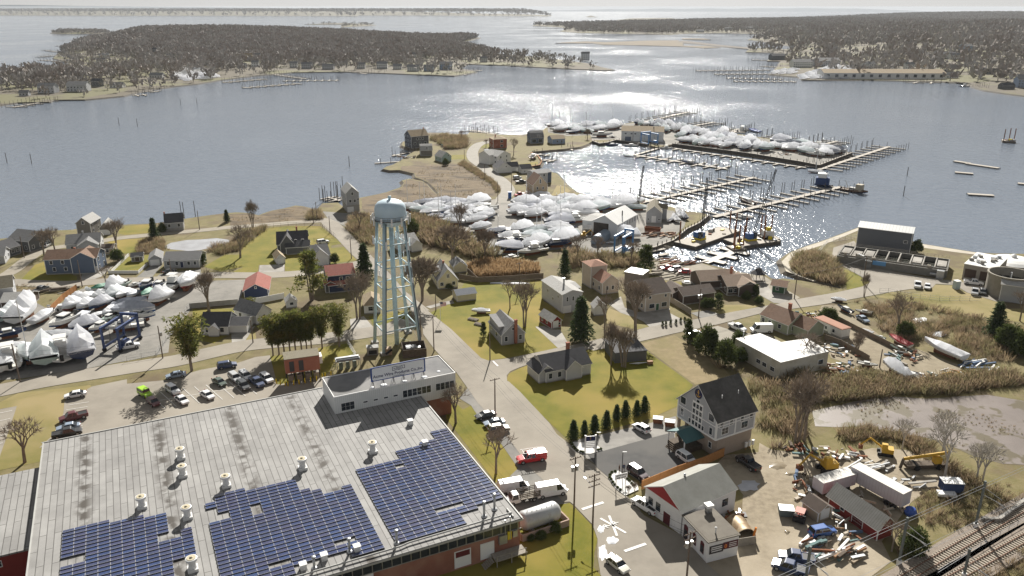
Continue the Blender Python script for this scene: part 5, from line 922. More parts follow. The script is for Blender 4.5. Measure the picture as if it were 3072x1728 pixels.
m = MB(); m.box(w_*.005,-c2_+.003,E0+.25,w_*.27,.03,5.5); m.build('window_surround', trim, ah)
hw('f',.505,E0+5.75,.9,.6)
for u in (.13,.38,.66,.9): hw('r',u,EV-1.75,.85,1.2)
for u in (.23,.74): hw('r',u,E0+.8,1.7,1.4)
o = put(ah,w_*.14,0.3,w_*.68,dA-1.0,'f',.75,1.4,'w',.8,1.2)
# round emblem with the anchor
em = MB(); n = 28; R0 = 1.05; zc = EV+RH-1.9
em.add([(R0*math.cos(2*math.pi*i/n),-c2_-.08,zc+R0*math.sin(2*math.pi*i/n)) for i in range(n)]+[(R0*math.cos(2*math.pi*i/n),-c2_+.02,zc+R0*math.sin(2*math.pi*i/n)) for i in range(n)], [tuple(range(n)), ]+[((i+1)%n,i,i+n,(i+1)%n+n) for i in range(n)]); emo = em.build('emblem', M('emblem_navy',(.015,.02,.075),None,rough=.4), ah)
gold = M('emblem_gold', (.75,.45,.08), None, rough=.4, metal=.2); gb = MB(); y_ = -c2_-.11
gb.tube((0,y_,zc-.62),(0,y_,zc+.55),.055,n=6); gb.tube((-.32,y_,zc+.3),(.32,y_,zc+.3),.05,n=6)
for i in range(10):
    a, c0 = R(200+14*i), R(200+14*(i+1)); gb.tube((.62*math.cos(a),y_,zc-.02+.62*math.sin(a)),(.62*math.cos(c0),y_,zc-.02+.62*math.sin(c0)),.055,n=6)
for i in range(8):
    a, c0 = R(45*i), R(45*(i+1)); gb.tube((.12*math.cos(a),y_,zc+.68+.12*math.sin(a)),(.12*math.cos(c0),y_,zc+.68+.12*math.sin(c0)),.04,n=5)
gb.build('anchor', gold, emo)
for x in (-a2+.3,-a2*.55): m = MB(); m.box(x,-c2_+.35,0,.5,.5,E0); m.build('pillar', tan_block, ah)
pb = MB(); teal_r = M('teal_metal_roof', (.055,.13,.14), (.07,.155,.165), .8, .5, wave=('Y',.5,.3)); py0 = -c2_-4.2
for s in (-1,1):
    q4 = [(s*2.9-1.0,py0,2.9),(s*2.9-1.0,-c2_+1,2.9),(-1.0+s*.002,-c2_+1,4.25),(-1.0+s*.002,py0,4.25)]; slab(pb, q4 if s > 0 else q4[::-1], .14)
po = pb.build('porch_roof', [teal_r, teal_r], ah)
m = MB(); m.box(-1.0,-c2_-1.6,0,5.0,5.0,1.0)
for i in range(4): m.box(-1.0,-c2_-4.3-i*.3,0,3.6,.3,.8-i*.2)
m.build('porch_deck', dark_wood, ah)
for x in (-3.4,1.4): m = MB(); m.box(x,py0+.2,0,.2,.2,3.0); m.build('porch_post', trim, ah)
mt = MB(); mt.box(0,0,.6,.5,.3,1.0); mt.box(0,0,1.6,.6,.4,.08); mt.box(0,0,0,.1,.1,.6,1); mtm = mt.mesh('propane_tank', [trim, cedar])
for i in range(3): inst('meter_cabinet', mtm, ah, (a2+.35,c2_*.62+i*.95,0), math.pi/2)
# ---- white shop with red gable
A_, B_ = cT(833,515), cT(1218,800); D_ = (cT(1872,590)-B_).length; c, rz, w_ = frame(A_,B_,D_)
sh = empty('shop', (c.x,c.y,LZ), rz, 'white block shop with red gable and pale grey roof', 'shop')
hS = 4.4; rS = 2.6; wallw = M('white_block_wall', (.66,.665,.67), (.72,.72,.72), .6, .8, c3=(.5,.5,.49), s3=.4, k3=(.6,.8)); roofg = M('grey_roll_roof', (.26,.26,.235), (.31,.31,.285), .5, .9); roofd = M('brown_roll_roof', (.135,.12,.10), (.165,.15,.125), .5, .9)
block(sh, 0,0,w_,D_,hS,'y',rS,wallw,roofg,fnd=0,ov=.25,corner=False)
m = MB(); a = w_/2; m.add([(-a+.1,-D_/2-.05,hS+.05),(a-.1,-D_/2-.05,hS+.05),(0,-D_/2-.05,hS+rS),(-a+.1,-D_/2+.02,hS+.05),(a-.1,-D_/2+.02,hS+.05),(0,-D_/2+.02,hS+rS)], [(0,1,2),(0,3,4,1),(0,2,5,3),(1,4,5,2)]); m.build('gable_panel', M('shop_red',(.33,.03,.035),(.28,.028,.03),1,.7), sh)
for u, z, ww, hh in ((.17,1.6,1.2,1.5),(.38,1.4,1.2,1.7)): put(sh,0,0,w_,D_,'f',u,z,'w',ww,hh)
for u in (.3,.62): pass
put(sh,0,0,w_,D_,'r',.8,1.8,'w',1.5,1.5)
inst('door', door_mesh(1.7,2.3,M('maroon_door',(.09,.012,.018),None,rough=.5)), sh, (w_*.13,-D_/2-.02,.05))
dA2 = 0
C1, C2, C3 = cT(1232,808), cT(1500,1106), cT(1815,1010); c, rz2, w2 = frame(C1,C2,(C3-C2).length); d2 = (C3-C2).length
wo = empty('shop_wing', (c.x,c.y,LZ), rz2, 'low white front room with brown flat roof, arched windows and wall boards', 'shop')
block(wo,0,0,w2,d2,3.9,'f',0,wallw,roofd,fnd=0,ov=.45,corner=False)
maroon = MATS['maroon_door']
def arch(parent, x, z, ww, hh, y, m):
    n = 7; pts = [(-ww/2,0),(ww/2,0),(ww/2,hh-ww*.3)]+[(ww/2*math.cos(R(a)),hh-ww*.3+ww*.3*math.sin(R(a))) for a in range(20,180,20)]+[(-ww/2,hh-ww*.3)]
    b = MB(); n = len(pts); b.add([(x+p,y,z+q_) for p,q_ in pts]+[(x+p,y+.12,z+q_) for p,q_ in pts], [tuple(range(n))]+[((i+1)%n,i,i+n,(i+1)%n+n) for i in range(n)]); o = b.build('arched_window', m, parent)
    g = MB(); g.box(x,y-.02,z+.15,ww*.72,.03,hh*.62); g.build('pane', glass, o)
arch(wo,-w2*.34,.1,1.2,2.8,-d2/2-.06,maroon); arch(wo,0,.9,1.0,2.2,-d2/2-.06,maroon); arch(wo,w2*.3,.9,1.0,2.2,-d2/2-.06,maroon)
sb = MB(); sb.box(w2/2+.05,-d2*.22,1.6,.08,2.6,1.5); s1 = sb.build('sign_board', M('board_black',(.05,.045,.045),None,rough=.7), wo); sb = MB(); sb.box(w2/2+.05,d2*.24,1.9,.08,2.8,1.3); s2 = sb.build('sign_board', M('board_maroon',(.10,.03,.035),None,rough=.7), wo)
lettering(s1,'SIGN SHOP',.34,w2/2+.1,-d2*.22,2.6,trim,.004,'CENTER',math.pi/2) if 0 else None
for z, L_n in ((2.7,2.0),(2.35,2.1),(1.95,1.9)): m = MB(); m.box(w2/2+.1,-d2*.22,z,.02,L_n,.16); m.build('print_line', trim, s1)
lettering(s2,'0',1.0,w2/2+.1,d2*.24-1.2,2.15,M('orange_print',(.7,.2,.03)),.02,'LEFT',math.pi/2)
for z in (2.85,2.5,2.2): m = MB(); m.box(w2/2+.1,d2*.24+.4,z,.02,1.4,.1); m.build('print_line', trim, s2)
m = MB(); m.box(0,0,0,.9,.9,1.0); m.box(0,0,1.0,1.3,1.3,.5,1); m.build('exhaust_fan', [steel, trim], wo, False, (-w2*.42,d2*.28,4.1))
m = MB(); m.tube((0,0,0),(0,0,.9),.12,n=8); m.lathe([(.2,.9),(.22,1.1),(.05,1.2)],8); m.build('flue', trim, wo, True, (w2*.3,-d2*.1,4.1))
m = MB(); m.tube((0,0,0),(0,0,.6),.2,n=8); m.build('roof_vent', steel, sh, True, (-w_*.05,-D_*.1,hS+rS-.1))
# rusted corrugated tank and picket fence beside the shop
c, rz, w3 = frame(cT(1835,850), cT(1990,830), 4.0); o = empty('corrugated_tank', (c.x,c.y,LZ), rz, 'rusty corrugated round top shelter beside the shop', 'tank')
m = MB(); rings = []
for i in range(19):
    y = -2.2+i*.25; r = 1.9+(.06 if i%2 else 0); rings.append([(r*math.cos(R(a)), y, max(0,r*math.sin(R(a))*1.05)) for a in range(0,181,12)])
m.loft(rings, closed=False); m.build('shell', M('rusty_corrugated',(.26,.19,.11),(.20,.13,.07),.9,.55,metal=.3,c3=(.38,.30,.2),s3=.7), o, True)
m = MB(); m.box(0,2.2,0,3.6,.1,1.8); m.build('back_wall', rust, o); m = MB(); m.tube((1.4,-2.2,0),(1.6,-2.4,2.2),.2); m.build('orange_frame', M('orange',(.6,.2,.03)), o)
# ---- red long shed, trailers, tan shed
rs = house('long barn red shed with grey corrugated roof', cO(455,748), cO(945,1092), (cO(1115,1050)-cO(945,1092)).length, 2.6, 'x', 1.7, W_RED, M('corrugated_grey',(.24,.235,.215),(.30,.295,.275),.6,.7,wave=('X',.45,.35)), [('f',.28,1.2,.8,.9)], [('f',.6,'d',2.2,2.2,M('dark_red2',(.10,.015,.015)))], name='shed', cat='shed', auto=False, fnd=.05, ov=.5)
def trailer(label, A, B, d, h, z0, col, legs=True, rusty=None):
    c, rz, w_ = frame(A,B,d); o = empty('box_trailer', (c.x,c.y,LZ), rz, label, 'trailer', None)
    m = MB(); m.box(0,0,z0,w_,d,h-z0); m.build('body', M('trailer_'+col[0], col[1], tuple(q*.9 for q in col[1]), .5, .6, wave=('X',.62,.22), c3=rusty, s3=.3, k3=(.58,.75)), o)
    m = MB(); m.box(0,0,h,w_+.06,d+.06,.08); m.build('roof', M('trailer_roof',(.55,.53,.49),(.62,.6,.56),.6,.6), o)
    m = MB(); m.box(0,0,z0-.25,w_-.4,.9,.24); m.build('chassis', black_m, o)
    wm_ = MB(); wm_.tube((0,-.14,0),(0,.14,0),.5,n=14)
    wms = wm_.mesh('wheel', black_m)
    for x in (w_/2-1.6,w_/2-2.9):
        for y in (-d/2+.2,d/2-.2): inst('wheel', wms, o, (x,y,.5))
    for y in (-.7,.7): m = MB(); m.box(-w_/2+2,y,0,.2,.2,z0-.25); m.build('landing_leg', steel, o)
    return o
trailer('long white box trailer with weathered ribbed sides', cO(688,338,3.9), cO(1218,622,3.9), 2.6, 3.9, 1.2, ('white',(.52,.50,.53)))
trailer('short white box trailer stained pink along its side', cO(410,512,3.2), cO(748,414,3.2), 2.6, 3.2, .9, ('pink',(.55,.50,.54)), rusty=(.42,.26,.28))
house('small tan garden shed with white double doors', cO(345,905), cO(478,858), 3.6, 2.2, 'y', 1.0, W_TAN, R_DBROWN, [], [('f',.5,'d',1.8,1.9,trim)], name='shed', cat='shed', auto=False, fnd=.1)
house('long white site trailer with rusty red roof', cI(405,992), cI(642,1100), 3.2, 2.9, 'f', 0, W_WHITE, M('rusty_roof',(.34,.16,.10),(.28,.14,.09),1,.8), [('f',.2,1.3,.7,.7),('f',.45,1.2,.8,.9),('f',.72,1.2,.8,.9)], [('f',.6,'d',.8,1.9)], name='site_trailer', cat='trailer', auto=False, fnd=.7)
# ---- white flat roofed workshop, L shaped
wp = [cL(1545,925,4.6), cL(1810,868,4.6), cL(2040,965,4.6), cI(352,1088,4.6), cI(540,1200,4.6), cI(122,1297,4.6)]
wk = empty('workshop', (wp[0].x,wp[0].y,LZ), 0, 'L shaped workshop with bright white flat roof and stained walls', 'workshop'); loc = [(p.x-wp[0].x,p.y-wp[0].y) for p in wp]; loc = loc if area(loc) > 0 else loc[::-1]
m = MB(); m.prism(loc,-.2,4.5); m.build('wall', M('stained_render',(.46,.44,.375),(.40,.38,.32),.5,.9,c3=(.52,.51,.46),s3=.2), wk)
m = MB(); m.prism(loc,4.5,4.62); m.build('roof', M('white_membrane',(.70,.69,.66),(.76,.75,.72),.35,.7,c3=(.62,.6,.56),s3=.15,k3=(.55,.75)), wk)
def wall_win(o, p, q_, z, ww, hh, off=.06, origin=Vector((0,0))):
    t = (q_-p).normalized(); f, pn = win_mesh(ww,hh); mid = (p+q_)/2; n_ = Vector((t.y,-t.x)); pos = mid+n_*.02-origin; w1 = inst('window', f, o, (pos.x,pos.y,z), math.atan2(t.y,t.x)); inst('pane', pn, w1, (0,-.03,0))
P0, P5, P4 = wp[0], wp[5], wp[4]
for u in (.55,.68,.85): wall_win(wk, P0.lerp(P5,u-.04), P0.lerp(P5,u+.04), 1.4, 1.4, 1.0, origin=P0)
for u in (.85,): wall_win(wk, P5.lerp(P4,u-.04), P5.lerp(P4,u+.04), 1.6, 1.6, 1.2, origin=P0)
m = MB(); g = cI(500,1185,4.6)-P0; m.tube((g.x,g.y,4.6),(g.x,g.y,6.2),.2,n=8); g = cL(1630,900,4.6)-P0; m.tube((g.x,g.y,4.6),(g.x,g.y,6.0),.16,n=8); m.build('flue', steel, wk)
# ---- marina shed, wing, quonset
dM = (cY(1690,912,5.6)-cY(1170,1062,5.6)).length
c, rz, wM = frame(cY(745,1150), cY(1168,1215), dM)
ms = empty('marina_shed', (c.x,c.y,LZ), rz, 'big white boat shed with brilliant white roof and dark open door', 'shed')
hM = 5.8; block(ms,0,0,wM,dM,hM,'y',3.0,M('white_shed_wall',(.66,.68,.70),None,rough=.6,wave=('X',.5,.12)),R_WHITE,fnd=0,ov=.3,corner=False)
m = MB(); m.box(-wM*.12,-dM/2-.05,.05,6.4,.12,5.6); do = m.build('dark_door_panel', M('interior_shade',(.05,.042,.036),(.085,.07,.06),.5,.9), ms)  # solid dark slab on the wall; shade inside the open door is painted
for x in (-3.3,3.3): m = MB(); m.box(-wM*.12+x,-dM/2-.06,.04,.2,.16,5.7); m.build('door_frame', trim, ms)
for i in range(8): m = MB(); m.box(wM/2+.05,-dM/2+2+i*2.6,3.4,.06,1.3,1.9); m.build('skylight_strip', M('grey_strip',(.38,.4,.42)), ms)
m = MB(); m.tube((wM*.3,0,hM+1),(wM*.3,0,hM+3.4),.25,n=8); m.build('flue', black_m, ms)
block(ms,-wM/2-3.2,2,6.4,dM-6,4.3,'x',.6,MATS['white_shed_wall'],R_LGREY,fnd=0,corner=False,rname='annex_roof',wname='annex_wall')
c, rz, wq = frame(cY(742,1290), cY(908,1312), (cY(1150,1190)-cY(908,1312)).length); dq = (cY(1150,1190)-cY(908,1312)).length
qo = empty('quonset_hut', (c.x,c.y,LZ), rz, 'blue grey quonset hut with arched roof beside the boat shed', 'hut'); m = MB(); prof = [(-wq/2,0),(-wq/2,1.8)]+[(wq/2*math.cos(R(a)),1.8+wq*.42*math.sin(R(a))) for a in range(170,0,-14)]+[(wq/2,1.8),(wq/2,0)]
m.loft([[(x,y,z) for x,z in prof] for y in (-dq/2,dq/2)]); m.build('shell', M('quonset_blue',(.22,.27,.33),(.25,.30,.36),.5,.5,metal=.2), qo)
m = MB(); m.box(-wq*.08,-dq/2-.04,.05,1.6,.08,2.4); m.build('door', M('quonset_door',(.26,.31,.37)), qo); m = MB(); m.add([(wq/2*math.cos(R(a))*1.012,y,1.8+wq*.42*math.sin(R(a))*1.015) for y in (-dq/2-.05,0) for a in (125,95,65)], [(0,1,4,3),(1,2,5,4)]); m.build('roof_sheet', R_LGREY, qo)
c, rz, wz = frame(cY(620,1140), cY(770,1150), 4); so_ = empty('lean_to', (c.x,c.y,LZ), rz, 'small dark roofed lean-to against the boat shed', 'shed'); block(so_,0,0,wz,4,2.6,'x',.9,W_DGREY,R_GREY,fnd=0,corner=False)
# ---- treatment plant
pb_ = house('dark blue-grey metal plant hall with white ribbed roof', cZ(488,248), cZ(1150,335), 9, 7.6, 'x', 1.2, M('plant_wall',(.125,.135,.155),None,rough=.6,wave=('X',.5,.1)), M('plant_roof',(.66,.67,.66),None,rough=.5,wave=('X',1.1,.3)), [('f',.9,3.6,1.2,1.0)], (), name='plant_hall', cat='building', auto=False, fnd=0)
c, rz, wb_ = frame(cZ(245,446), cZ(1600,642), 15); bo = empty('settling_basins', (c.x,c.y,LZ), rz, 'long row of open concrete settling basins with railings', 'basin'); pc = M('plant_concrete',(.17,.165,.15),(.22,.21,.19),.6,.9); hb_ = 2.6
for x,y,sx,sy in ((0,-7.4,wb_,.4),(0,7.4,wb_,.4),(-wb_/2,0,.4,14.4),(wb_/2,0,.4,14.4),(0,-4.8,wb_-.4,.3)): m = MB(); m.box(x,y,0,sx,sy,hb_); m.build('wall', pc, bo)
for i in range(1,9): m = MB(); m.box(-wb_/2+wb_*i/9,1.3,0,.4,11.8,hb_+.04); m.build('partition', concrete, bo)
m = MB(); m.box(0,1.3,1.0,wb_-.5,11.7,.05); m.build('basin_water', M('basin_water',(.02,.025,.02),None,rough=.1), bo)
for i in (0,1,2,6,8): m = MB(); m.box(-wb_/2+wb_*(i+.5)/9,(-1.5 if i%2 else 1.0),hb_-.2,wb_/9-1,7,.25); m.build('deck_slab', concrete, bo)
m = MB()
for y in (-7.4,-4.8,7.4):
    for z in (.55,1.05): m.box(0,y,hb_+z,wb_,.06,.06)
    for i in range(30): m.box(-wb_/2+wb_*i/29,y,hb_,.06,.06,1.1)
m.build('railing', wood_grey, bo)
for i in range(7): m = MB(); m.box(-wb_/2+wb_*random.uniform(.05,.95),random.uniform(-6.4,-5.4),hb_,random.uniform(.8,2),random.uniform(.6,1.2),random.uniform(.6,1.6)); m.build('machine', random.choice([steel,concrete,wood_grey]), bo)
m = MB(); m.box(-wb_*.1,-7.75,1.2,4.2,.1,1.5); m.build('sign_board', M('sky_blue_board',(.12,.30,.55),None,rough=.5), bo)
m = MB()
for i in range(8): m.box(-wb_*.2,-8-i*.3,2.3-i*.3,2.2,.3,.1)
m.build('stair', steel, bo)
m = MB(); m.tube((wb_*.36,-8.6,1.2),(wb_*.46,-8.6,1.2),.45,n=12); m.box(wb_*.45,-8.6,0,2.2,1.6,2.8); m.build('pump_set', steel, bo)
pw = house('white roofed plant office with arched bays and roof vents', cZ(1800,650), cZ(2190,725), 17, 5.2, 'f', 0, M('office_concrete',(.30,.27,.235),(.34,.31,.27),.6,.9), M('white_gravel_roof',(.62,.62,.60),(.70,.70,.68),.6,.8), (), (), name='plant_office', cat='building', auto=False, fnd=0)
c, rz, wb_ = frame(cZ(1800,650), cZ(2190,725), 17)
for i in range(2): m = MB(); m.box(-wb_*.26+i*wb_*.48,-8.55,.9,wb_*.36,.1,2.9); m.build('arched_bay', M('bay_brown',(.075,.05,.038)), pw)
for i in range(12): m = MB(); m.box(0,0,0,random.uniform(.7,1.6),random.uniform(.7,1.4),random.uniform(.5,1.1)); m.build('roof_unit', random.choice([steel,trim,concrete]), pw, False, (random.uniform(-.42,.42)*wb_,random.uniform(-7,7),5.42))
p = cZ(2425,575,7.0); tkn = empty('round_tank', (p.x,p.y,LZ), 0, 'tall round concrete tank with open top and dark contents', 'tank'); m = MB(); m.lathe([(6.4,0),(6.4,6.6),(6.6,6.6),(6.6,7),(6.1,7),(6.1,4.2)],40); m.build('wall', M('tank_concrete',(.26,.24,.20),(.32,.295,.25),.5,.9), tkn, False); m = MB(); m.lathe([(6.08,4.3),(6.08,4.34)],40); m.build('contents', MATS['basin_water'], tkn); m = MB(); m.box(0,0,4.4,.5,9,.3); m.tube((0,0,4.4),(0,0,7.2),.3); m.build('scraper', steel, tkn)
p = cZ(2440,430,2.4); tkd = empty('domed_tank', (p.x,p.y,LZ), 0, 'low round tank with white domed cover behind the plant office', 'tank'); m = MB(); m.lathe([(7.4,0),(7.4,2.4)],36); m.build('wall', MATS['tank_concrete'], tkd); m = MB(); m.lathe([(7.6,2.4),(6,3.1),(4,3.6),(2,3.85),(.3,3.9)],36); m.build('cover', R_WHITE, tkd); m = MB(); m.lathe([(.9,3.85),(.9,4.6),(.2,5.0)],14); m.build('vent', trim, tkd)
st_ = house('grey shed on stilts with outside stair by the round tank', cZ(2262,920), cZ(2540,960), 4.5, 5.4, 'x', .9, W_GREY, R_LGREY, (), (), name='stilt_shed', cat='shed', auto=False, fnd=0)
# ---- gazebo by the basin
p = cH(2075,1020); gz = empty('gazebo', (p.x,p.y,LZ), 0, 'small open timber gazebo at the water edge', 'gazebo')
for i in range(6): a = R(60*i); m = MB(); m.box(2.2*math.cos(a),2.2*math.sin(a),0,.16,.16,2.6); m.build('post', dark_wood, gz)
m = MB(); m.lathe([(2.9,2.6),(1.2,3.6),(1.1,3.7),(.9,4.2),(.1,4.6)],6); m.build('roof', R_DARK, gz); m = MB(); m.lathe([(2.5,0),(2.5,.4)],6); m.build('floor', wood_grey, gz)
# ============================================================ vehicles
tyre = M('tyre', (.02,.02,.021), None, rough=.85); rim = M('rim', (.45,.46,.47), None, rough=.35, metal=.7); lampw = M('headlamp', (.75,.76,.78), None, rough=.15); lampr = M('tail_lamp', (.35,.01,.012), None, rough=.25); car_glass = M('car_glass', (.015,.02,.026), None, rough=.05, spec=.7)
def paint(n, c): return M('paint_'+n, c, tuple(min(1,q*1.08) for q in c), 1.5, .32, coat=.6, spec=.5)
PC = {'white':(.72,.73,.74),'silver':(.42,.43,.44),'black':(.018,.018,.02),'dark':(.045,.05,.055),'navy':(.03,.05,.12),'blue':(.05,.12,.34),'red':(.45,.02,.025),'maroon':(.10,.018,.022),'green':(.06,.09,.07),'lime':(.34,.60,.02),'steelblue':(.24,.30,.38),'brown':(.20,.16,.11),'cream':(.62,.60,.52),'plum':(.06,.035,.045)}
CT = {  # length, width, belt, roof, hood height, cabin base x0..x1, cabin roof x2..x3
 'sedan':(4.7,1.82,.92,1.44,.88,(-1.75,1.25),(-1.0,.45)), 'hatch':(4.3,1.8,.95,1.52,.92,(-2.0,1.15),(-1.55,.45)), 'suv':(4.75,1.9,1.08,1.76,1.02,(-2.28,1.2),(-2.0,.5)),
 'jeep':(4.2,1.85,1.15,1.85,1.08,(-2.0,.75),(-1.95,.55)), 'pickup':(5.7,1.98,1.15,1.88,1.1,(-.75,1.55),(-.55,.85)), 'van':(5.9,2.05,1.35,2.55,1.25,(-2.9,2.35),(-2.88,1.55)), 'stake':(6.4,2.1,1.2,2.05,1.15,(.9,2.5),(1.0,2.05))}
_vc = {}
def car_meshes(t, col):
    if (t,col) in _vc: return _vc[t,col]
    L, W, belt, rf, hd, (x0,x1), (x2,x3) = CT[t]; pm_ = paint(col, PC[col]); h = L/2; w = W/2; b = MB()
    def ring(x, hw, zb, zt): return [(x,-hw*.9,zb),(x,hw*.9,zb),(x,hw,zb+.18),(x,hw,zt-.14),(x,hw*.9,zt),(x,-hw*.9,zt),(x,-hw,zt-.14),(x,-hw,zb+.18)]
    tl = belt if t not in ('stake',) else .95; rear_t = belt-.02
    st = [(-h,w*.82,.42,rear_t-.12),(-h+.18,w*.95,.3,rear_t),(x0,w,.26,belt),(x1,w,.26,belt),(h-.5,w*.96,.26,hd-.06),(h-.12,w*.9,.3,hd-.14),(h,w*.78,.38,hd-.25)]
    if t == 'stake': st = [(.6,w*.9,.5,1.1),(x0-.1,w,.35,belt),(x1,w,.3,belt),(h-.12,w*.9,.35,hd-.1),(h,w*.8,.42,hd-.2)]
    b.loft([ring(*s) for s in st]); body = b
    if t == 'pickup':   # open bed: dark floor and rim
        b.box((x0-h)/2-.02,0,belt-.02,h+x0-.35,W*.8,.03,1); b.box(-h+.1,0,belt-.05,.12,W*.92,.1); 
        for s in (-1,1): b.box((x0-h)/2,s*w*.93,belt-.05,h+x0-.05,.14,.12)
    g = MB(); wb_, wt_ = w*.95, w*.74
    if t in ('van','jeep'): wt_ = w*.9
    g.add([(x0,-wb_,belt-.03),(x1,-wb_,belt-.03),(x1,wb_,belt-.03),(x0,wb_,belt-.03),(x2,-wt_,rf-.05),(x3,-wt_,rf-.05),(x3,wt_,rf-.05),(x2,wt_,rf-.05)], [(4,5,6,7),(0,1,5,4),(1,2,6,5),(2,3,7,6),(3,0,4,7)])
    r = MB(); r.loft([[(x2-.05,-wt_-.02,rf-.06),(x3+.08,-wt_-.02,rf-.06),(x3+.08,wt_+.02,rf-.06),(x2-.05,wt_+.02,rf-.06)],[(x2+.08,-wt_+.1,rf+.01),(x3-.1,-wt_+.1,rf+.01),(x3-.1,wt_-.1,rf+.01),(x2+.08,wt_-.1,rf+.01)]])
    for s in (-1,1):
        def pil(xb, xt, tw_=.1): r.add([(xb-tw_,s*(wb_+.01),belt-.02),(xb+tw_,s*(wb_+.01),belt-.02),(xt+tw_,s*(wt_+.01),rf-.05),(xt-tw_,s*(wt_+.01),rf-.05)], [(0,1,2,3) if s < 0 else (3,2,1,0)])
        pil(x1-.02,x3+.02,.07); pil(x0+.06,x2+.06,.12)
        if t != 'stake': pil((x0+x1)/2-.1,(x2+x3)/2-.1,.06)
        if t == 'van': r.add([(x0,s*(wb_+.012),belt-.03),(x1-1.5,s*(wb_+.012),belt-.03),(x1-1.6,s*(wt_+.012),rf-.05),(x2,s*(wt_+.012),rf-.05)], [(0,1,2,3) if s < 0 else (3,2,1,0)])
    if t == 'van': r.add([(x0-.012,-wb_,belt-.03),(x0-.012,wb_,belt-.03),(x2-.012,wt_,rf-.05),(x2-.012,-wt_,rf-.05)], [(3,2,1,0)])
    k = .36 if t in ('sedan','hatch') else .41; wm_ = MB(); wm_.tube((0,-.12,0),(0,.12,0),k,n=16,mi=0); wm_.tube((0,-.13,0),(0,.13,0),k*.6,n=10,mi=1)
    hl = MB(); hl.box(0,0,0,.1,.34,.16); tlm = MB(); tlm.box(0,0,0,.08,.26,.26)
    _vc[t,col] = (body.mesh('body',[pm_,black_m],True) if 0 else body.mesh('body',[pm_,black_m]), g.mesh('windows',car_glass), r.mesh('roof',pm_), wm_.mesh('wheel',[tyre,rim]), hl.mesh('headlight',lampw), tlm.mesh('tail_light',lampr), k); return _vc[t,col]
def vehicle(label, rear, front, t, col, scale=1.0, cat=None, group=None, z=LZ+.1):
    rear, front = Vector(rear), Vector(front); mid = (rear+front)/2; dv = front-rear; rz = math.atan2(dv.y,dv.x); L, W = CT[t][0], CT[t][1]
    cat = cat or {'pickup':'pickup','van':'van','stake':'truck'}.get(t,'car'); nm = {'pickup':'pickup_truck','van':'van','stake':'stake_truck'}.get(t,'parked_car')
    o = empty(nm, (mid.x,mid.y,z), rz, label, cat, group); o.scale = (scale,)*3
    bm_, g, r, wm_, hl, tl, k = car_meshes(t,col); inst('body',bm_,o); inst('windows',g,o); inst('roof',r,o)
    for x in (L/2-.95,-L/2+(1.0 if t != 'stake' else 1.3)):
        for y in (-W/2+.1,W/2-.1): inst('wheel',wm_,o,(x,y,k))
    zz = CT[t][4]-.38
    for s in (-1,1): inst('headlight',hl,o,(L/2-.05,s*W*.34,zz)); inst('tail_light',tl,o,(-L/2+.02 if t != 'stake' else -L/2,s*W*.36,.75))
    if t == 'stake':
        m = MB(); m.box(-1.15,0,.95,3.9,2.2,.12); m.build('bed',wood_grey,o); m = MB()
        for y in (-1.05,1.05):
            for z_ in (1.25,1.6,1.95): m.box(-1.15,y,z_,3.9,.05,.14)
        for x in (-3.05,.75):
            for z_ in (1.25,1.6,1.95): m.box(x,0,z_,.05,2.1,.14)
        for x in (-3.05,-1.8,-.5,.75):
            for y in (-1.05,1.05): m.box(x,y,1.0,.08,.08,1.15)
        m.build('stake_rails',dark_wood,o); m = MB(); m.box(-1.0,0,.5,4.6,.9,.4); m.build('chassis',black_m,o)
    return o
V = vehicle
def cp(c, a, b): return c(*a), c(*b)
